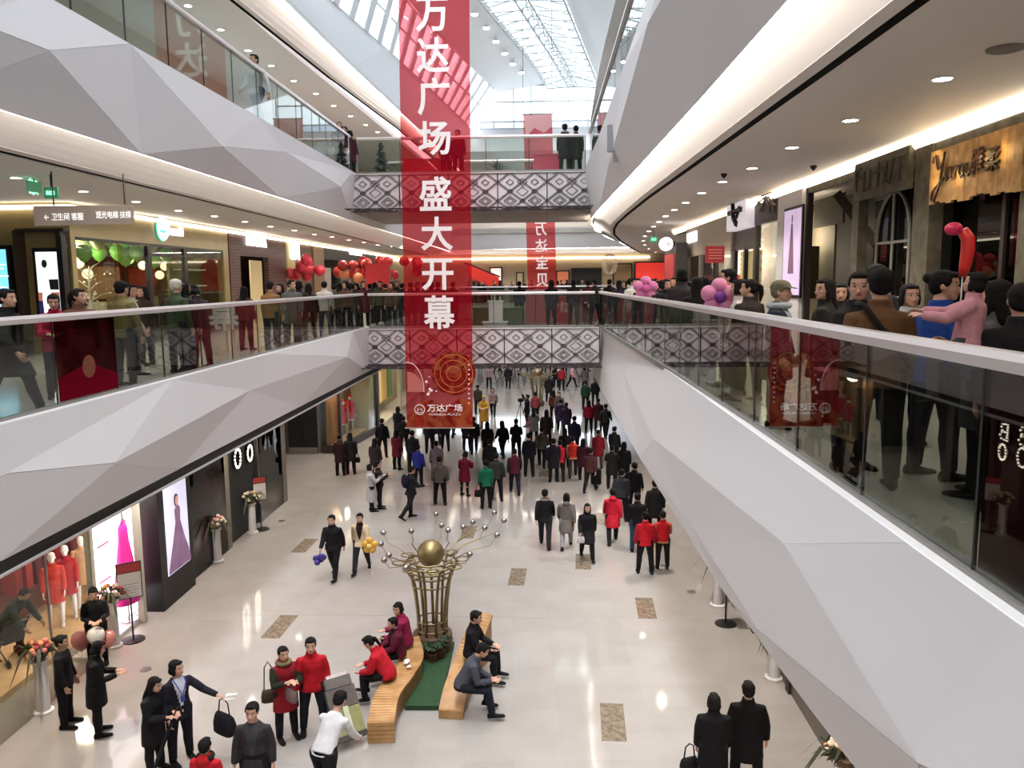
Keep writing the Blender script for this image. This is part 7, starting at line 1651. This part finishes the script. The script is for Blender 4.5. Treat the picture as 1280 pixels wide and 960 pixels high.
# ---- third floor
q1(706, 165, 29.4, 2, 'stand', 'coat', 'dark person with a knitted hat on the upper footbridge, left of the pair', top=(40, 37, 34), legs=(40, 30, 30), hair='beanie', hairc=(30, 30, 34), collar=(120, 120, 124), H=1.78, z=Z3)
q1(720, 167, 29.5, 358, 'stand', 'coat', 'dark person with black hair on the upper footbridge, right of the pair', top=(36, 34, 33), legs=(36, 28, 30), H=1.74, z=Z3)
q1(572, 158, 30.0, 200, 'stand_wide', 'jacket', 'dark person seen through the near banner on the upper footbridge, right one', top=(50, 30, 34), legs=BLK, H=1.76, z=Z3)
q1(557, 153, 31.0 - .6, 170, 'stand', 'jacket', 'dark person seen through the near banner on the upper footbridge, left one', top=(44, 28, 32), legs=BLK, H=1.76, z=Z3)
q1(320, 86, 15.2, 200, 'walk_a', 'jacket', 'person in a white jacket walking on the left third floor above the rail', top=(214, 212, 210), legs=(60, 74, 88), hair='short', H=1.74, z=Z3)
for i, (px, d) in enumerate(((424, 26), (431, 27.5), (437, 26.5))): q1(px, 160, d, (160, 200, 20)[i], 'stand', 'coat', 'person in dark maroon far along the left third floor, %s from left' % ORD[i], top=(70, 36, 46), legs=BLK, hair=('long', 'short', 'bob')[i], H=1.66, z=Z3)

# ============================================================ carried things
def bag(loc, label, col, sz, rz=0, strap=.25, cat='bag'):
    t = thing('handbag', label, cat, loc, rz); w_, d_, h_ = sz; mb = MB()
    mb.loft([[Vector((w_ / 2 * a * math.copysign(abs(math.cos(q)) ** .6, math.cos(q)), d_ / 2 * a2 * math.copysign(abs(math.sin(q)) ** .6, math.sin(q)), z * h_)) for q in [2 * math.pi * j / 16 for j in range(16)]] for z, a, a2 in ((0, .8, .8), (.08, .98, 1), (.5, 1, 1), (.85, .9, .7), (1, .8, .3))])
    mb.build('body', cloth(col), t, True, local=True); mb = MB(); mb.tube([(-w_ * .3, 0, h_ * .95), (-w_ * .22, 0, h_ + strap * .8), (0, 0, h_ + strap), (w_ * .22, 0, h_ + strap * .8), (w_ * .3, 0, h_ * .95)], .011, 6); mb.build('handle', cloth(tuple(max(10, int(c * .7)) for c in col)), t, True, local=True); return t
def at_hand(r, i, pn, drop): p = hand(r, i, pn); return p - Vector((0, 0, drop))
P_ = at_hand(mb_, 0, 'reach_side', .62); bag(P_, 'big black holdall hanging from the outstretched hand of the one with a lanyard', (26, 22, 28), (.46, .2, .34), D(-30), .26)
p_ = hand(mb_, 0, 'reach_side', .14); t = thing('paper_sheets', 'crumpled pale papers in the hand that holds the black holdall', 'paper', p_); mb = MB()
for k in range(3): mb.slab([(-.02, -.05 + .03 * k, .02 * k), (.16, -.06 + .02 * k, .03 + .02 * k), (.17, .04 + .02 * k, .05), (0, .05, .03 * k)], (0, 0, .004))
mb.build('sheets', M_prt, t, local=True)
t = thing('lanyard', 'blue lanyard round the neck of the one in a black suit', 'lanyard', mb_.location, mb_.rotation_euler.z); t.scale = mb_.scale; P = POSES['reach_side']; mb = MB()
nk = P['neck']; mb.tube([nk + Vector((-.08, .06, .0)), nk + Vector((-.07, .135, -.06)), nk + Vector((0, .155, -.26)), nk + Vector((.07, .135, -.06)), nk + Vector((.08, .06, .0))], .009, 6); mb.box(tuple(nk + Vector((-.03, .15, -.36))), tuple(nk + Vector((.03, .158, -.26)))); mb.build('ribbon', mat('lanyard_blue', (50, 70, 150), .5), t, local=True)
h0 = hand(wu, 1, 'hands_front'); t = thing('umbrella', 'long closed black umbrella slanting down before the long-haired one, near left', 'umbrella', h0); tip = Vector((h0.x - .32, h0.y - .35, .02)) - h0
mb = MB(); mb.tube([tip, tip * .93, tip * .55, tip * .2, (0, 0, 0)], [.006, .012, .035, .028, .014], 8); mb.build('canopy', cloth(BLK), t, True, local=True); mb = MB(); mb.tube([(0, 0, 0), -tip * .12, -tip * .16 + Vector((.04, 0, 0)), -tip * .1 + Vector((.07, 0, 0))], .012, 6); mb.build('handle', M_brownd, t, True, local=True)
bag(at_hand(wr, 1, 'carry', .34), 'small pinkish grey bag held before the red coat with green sleeves', (120, 96, 96), (.28, .1, .2), D(-40), .1)
bag(wr.location + Vector((-.3, .05, .62)), 'olive shoulder bag at the hip of the one in the fur-collared red coat', (64, 56, 44), (.26, .12, .22), D(20), .5)
bag(at_hand(bw, 0, 'stand', .36) + Vector((-.1, 0, 0)), 'black handbag on the arm of the curly-haired one, bottom right', (22, 18, 20), (.30, .12, .22), D(20), .22)
bag(at_hand(wb, 1, 'walk_a', .16), 'small white bag carried by the one in black walking towards the camera', (196, 192, 192), (.22, .08, .18), 0, .1)
bag(at_hand(bk, 1, 'stand', .28), 'black handbag of the one at the corner window', (24, 22, 24), (.26, .1, .22), 0, .14)
bag(at_hand(pg, 0, 'stand', .34), 'black bag hanging left of the bright green jacket', (26, 26, 26), (.3, .12, .24), 0, .16)
bag(at_hand(pc, 0, 'hands_front', .4) + Vector((-.2, 0, 0)), 'dusty pink bag held beside the checked coat', (160, 100, 110), (.34, .12, .28), 0, .2)
t = thing('suitcase', 'black rolling suitcase mid hall beside the maroon coat', 'suitcase', G(745, 606, 0)); mb = MB(); mb.loft([[Vector((.2 * a * math.copysign(abs(math.cos(q)) ** .5, math.cos(q)), .13 * a * math.copysign(abs(math.sin(q)) ** .5, math.sin(q)), z)) for q in [2 * math.pi * j / 16 for j in range(16)]] for z, a in ((.05, .92), (.1, 1), (.55, 1), (.62, .9))]); mb.build('shell', cloth(BLK), t, True, local=True)
mb = MB(); mb.tube([(-.08, .1, .6), (-.08, .1, .92), (.08, .1, .92), (.08, .1, .6)], .01, 6); mb.build('handle', M_steel, t, True, local=True)
for sx in (-.14, .14): mb = MB(); mb.tube([(sx - .015, .06, .035), (sx + .015, .06, .035)], .035, 10); mb.build('wheel', M_blackm, t, True, local=True)
t = thing('backpack', 'navy backpack on the back of the one turned right below the banner', 'backpack', bp.location, bp.rotation_euler.z); mb = MB(); mb.ell((0, -.22, 1.28), (.16, .10, .24), 12, 9); mb.build('pack', cloth((30, 32, 52)), t, True, local=True); mb = MB(); mb.tube([(-.1, -.15, 1.46), (-.11, .02, 1.5), (-.1, .15, 1.36), (-.06, .16, 1.1), (0, .15, 1.0)], .014, 6); mb.build('strap', cloth((170, 160, 150)), t, True, local=True)
# purple and yellow balloons of the walking pair
p_ = hand(mwalk, 1, 'walk_a') - Vector((0, 0, .1)); t = thing('balloon_animal', 'twisted bunch of purple balloons in the hand of the one walking in black', 'balloon', p_)
for k, (x, y, z) in enumerate(((-.1, 0, -.05), (.02, .05, -.1), (.1, 0, -.02), (-.05, -.06, -.14), (.05, -.05, .02))): mb = MB(); mb.ell((x, y, z), (.085, .07, .08), 10, 8); mb.build('bulge', mat('balloon_purple', (50, 40, 120), .3), t, True, local=True)
p_ = hand(wwalk, 0, 'walk_b') + Vector((.1, -.02, .1)); flower_balloon(p_, 'yellow flower-shaped balloon beside the cream jacket', (206, 160, 60), (226, 190, 110), .12)
# pink flower balloons and the red twist balloon upstairs
flower_balloon(DY(807, 361, 19.5), 'pink flower-shaped balloon above the bend of the right handrail', (214, 120, 170), (206, 96, 160), .165)
flower_balloon(DY(899, 371, 11.6), 'pink flower-shaped balloon with a purple centre above the right handrail', (214, 130, 170), (110, 40, 140), .145)
t = thing('twist_balloon', 'tall curved red balloon with a pink curl held up before the dark shop, near right', 'balloon', DY(1206, 345, 6.3)); q = t.location.copy()
pts = [DY(x, y, 6.3) - q for x, y in ((1203, 346), (1207, 330), (1210, 312), (1210, 298), (1203, 288), (1192, 286), (1189, 291))]
mb = MB(); mb.tube(pts[:5], [.03, .045, .05, .05, .04], 10); mb.build('tube', mat('balloon_red', (206, 44, 40), .35), t, True, local=True)
mb = MB(); mb.ell(pts[5], (.07, .05, .05), 10, 8); mb.build('curl', mat('balloon_hot_pink', (214, 40, 90), .35), t, True, local=True)
mb = MB(); mb.cyl(pts[0], pts[0] - Vector((0, 0, .25)), .006, n=5); mb.build('stick', M_white, t, local=True)
# strap of the brown jacket
t = thing('cross_strap', 'dark bag strap running across the back of the brown jacket', 'strap', pb.location, pb.rotation_euler.z); t.scale = pb.scale; mb = MB()
mb.tube([(-.14, .05, 1.47), (-.12, -.08, 1.47), (-.02, -.165, 1.3), (.12, -.17, 1.1), (.2, -.08, .98)], .02, 6); mb.build('webbing', cloth((26, 22, 20)), t, True, local=True)
# pushchair at the left edge
t = thing('pushchair', 'dark folding pushchair at the left photo edge', 'pushchair', G(16, 826, .122), D(60))
mb = MB()
for s in (-.22, .22): mb.tube([(s, -.35, .95), (s, .0, .5), (s, .3, .1)], .014, 6); mb.tube([(s, .3, .55), (s, 0, .3), (s, -.3, .1)], .014, 6)
mb.tube([(-.22, -.35, .95), (.22, -.35, .95)], .016, 6); mb.build('frame', M_blackm, t, True, local=True)
mb = MB(); mb.slab([(-.2, -.12, .42), (.2, -.12, .42), (.2, .22, .38), (-.2, .22, .38)], (0, 0, .06)); mb.slab([(-.2, -.12, .42), (.2, -.12, .42), (.2, -.28, .85), (-.2, -.28, .85)], (0, .05, 0)); mb.build('seat', cloth((40, 36, 44)), t, local=True)
for x in (-.22, .22):
    for y in (-.3, .3): mb = MB(); mb.tube([(x - .02, y, .085), (x + .02, y, .085)], .085, 14); mb.build('wheel', M_blackm, t, True, local=True)
# long folded grey and green thing pushed by the white shirt
t = thing('folded_recliner', 'long folded grey and olive padded chair leaning on its wheels beside the white shirt', 'chair', G(440, 932, 0))
a, b = G(440, 925, .12), G(418, 846, .95) ; ax = (b - a); wd = ax.cross(Vector((0, 0, 1))).normalized() * .26; th = wd.cross(ax).normalized() * .1
if th.z < 0: th = -th
def seg(u0, u1, m, nm, k=1.0): mb = MB(); q = [a + ax * u0 - wd * k, a + ax * u0 + wd * k, a + ax * u1 + wd * k, a + ax * u1 - wd * k]; mb.slab(q, th); mb.build(nm, m, t)
seg(0, .08, cloth((70, 66, 64)), 'foot'); seg(.08, .48, cloth((138, 136, 92)), 'padding', .95); seg(.49, .80, cloth((92, 84, 80)), 'padding', 1.0); seg(.81, .97, cloth((104, 96, 92)), 'padding', .9)
seg(.97, 1.02, cloth((206, 190, 186)), 'paper_cover', .7)
mb = MB(); mb.slab([a + ax * .1 - wd * .18 + th * 1.05, a + ax * .1 + wd * .18 + th * 1.05, a + ax * .5 + wd * .18 + th * 1.05, a + ax * .5 - wd * .18 + th * 1.05], th * .1); mb.build('band', cloth((190, 188, 160)), t)
# camera tripod
t = thing('tripod', 'black camera on a tripod far down the hall', 'tripod', G(651, 535, 0)); mb = MB()
for k in range(3): a_ = 2.1 * k + .5; mb.tube([(0, 0, 1.35), (.45 * math.cos(a_), .45 * math.sin(a_), 0)], .02, 6)
mb.build('legs', M_blackm, t, True, local=True); mb = MB(); mb.box((-.14, -.08, 1.4), (.14, .08, 1.58)); mb.tube([(.12, 0, 1.49), (.3, 0, 1.49)], .05, 10); mb.box((-.04, -.04, 1.33), (.04, .04, 1.42)); mb.build('camera', M_blackm, t, local=True)
# paper read by the pale dress coat, phones
t = thing('paper_sheet', 'white sheet read by the one in the pale grey belted coat', 'paper', hand(pgd, 1, 'carry', .1)); mb = MB(); mb.slab([(-.12, -.1, 0), (.12, -.06, .04), (.12, .12, .04), (-.12, .08, 0)], (0, 0, .006)); mb.build('sheet', M_prt, t, local=True)
# litter of papers on the left bench
t = thing('napkins', 'crumpled white napkins on the left bench beside the red jacket', 'paper', G(509, 831, .44)); mb = MB()
for k in range(5): mb.ell((R.uniform(-.06, .06), R.uniform(-.14, .14), .03), (.05, .04, .025), 8, 5)
mb.build('sheets', M_prt, t, local=True)['kind'] = 'stuff'
# red festive figures in the corner window and coats in the first shop
def dummy(loc, label, coat, legs=None, hat=None, H=1.72):
    t = thing('mannequin', label, 'mannequin', loc, D(-150)); t.scale = (H / 1.74,) * 3; P = POSES['stand']
    o = bpy.data.objects.new('coat', jacket_mesh('stand', 'coat')); COL.objects.link(o); o.parent = t; slots(o, [cloth(coat)] * 3 + [cloth(hat or coat)])
    o = bpy.data.objects.new('figure', body_mesh('stand')); COL.objects.link(o); o.parent = t
    for i in range(3): o.material_slots[i].link = 'OBJECT'; o.material_slots[i].material = M_white2
    if hat: o = bpy.data.objects.new('hat', hair_mesh('beanie')); COL.objects.link(o); o.parent = t; o.matrix_local = P['HM']; slots(o, [cloth(coat)])
    return t
dummy(DY(439, 560, 38.6) * 1, 'festive figure in red and white hanging in the corner window', (190, 26, 32), hat=(226, 220, 214), H=1.9).location.z = .32
dummy(DY(431, 560, 37.5) * 1, 'second festive red figure in the corner window, deeper inside', (170, 24, 34), hat=(226, 220, 214), H=1.8).location.z = .32
for k, (px, c_, lb) in enumerate(((34, (190, 60, 50), 'coral red coat'), (52, (160, 40, 44), 'long red coat'), (74, (196, 150, 110), 'camel coat'), (86, (120, 40, 40), 'dark red coat'))):
    d_ = dummy((-10.9, ypx(px, -10.9), .122), 'shop figure in a %s behind the near left glass' % lb, c_)
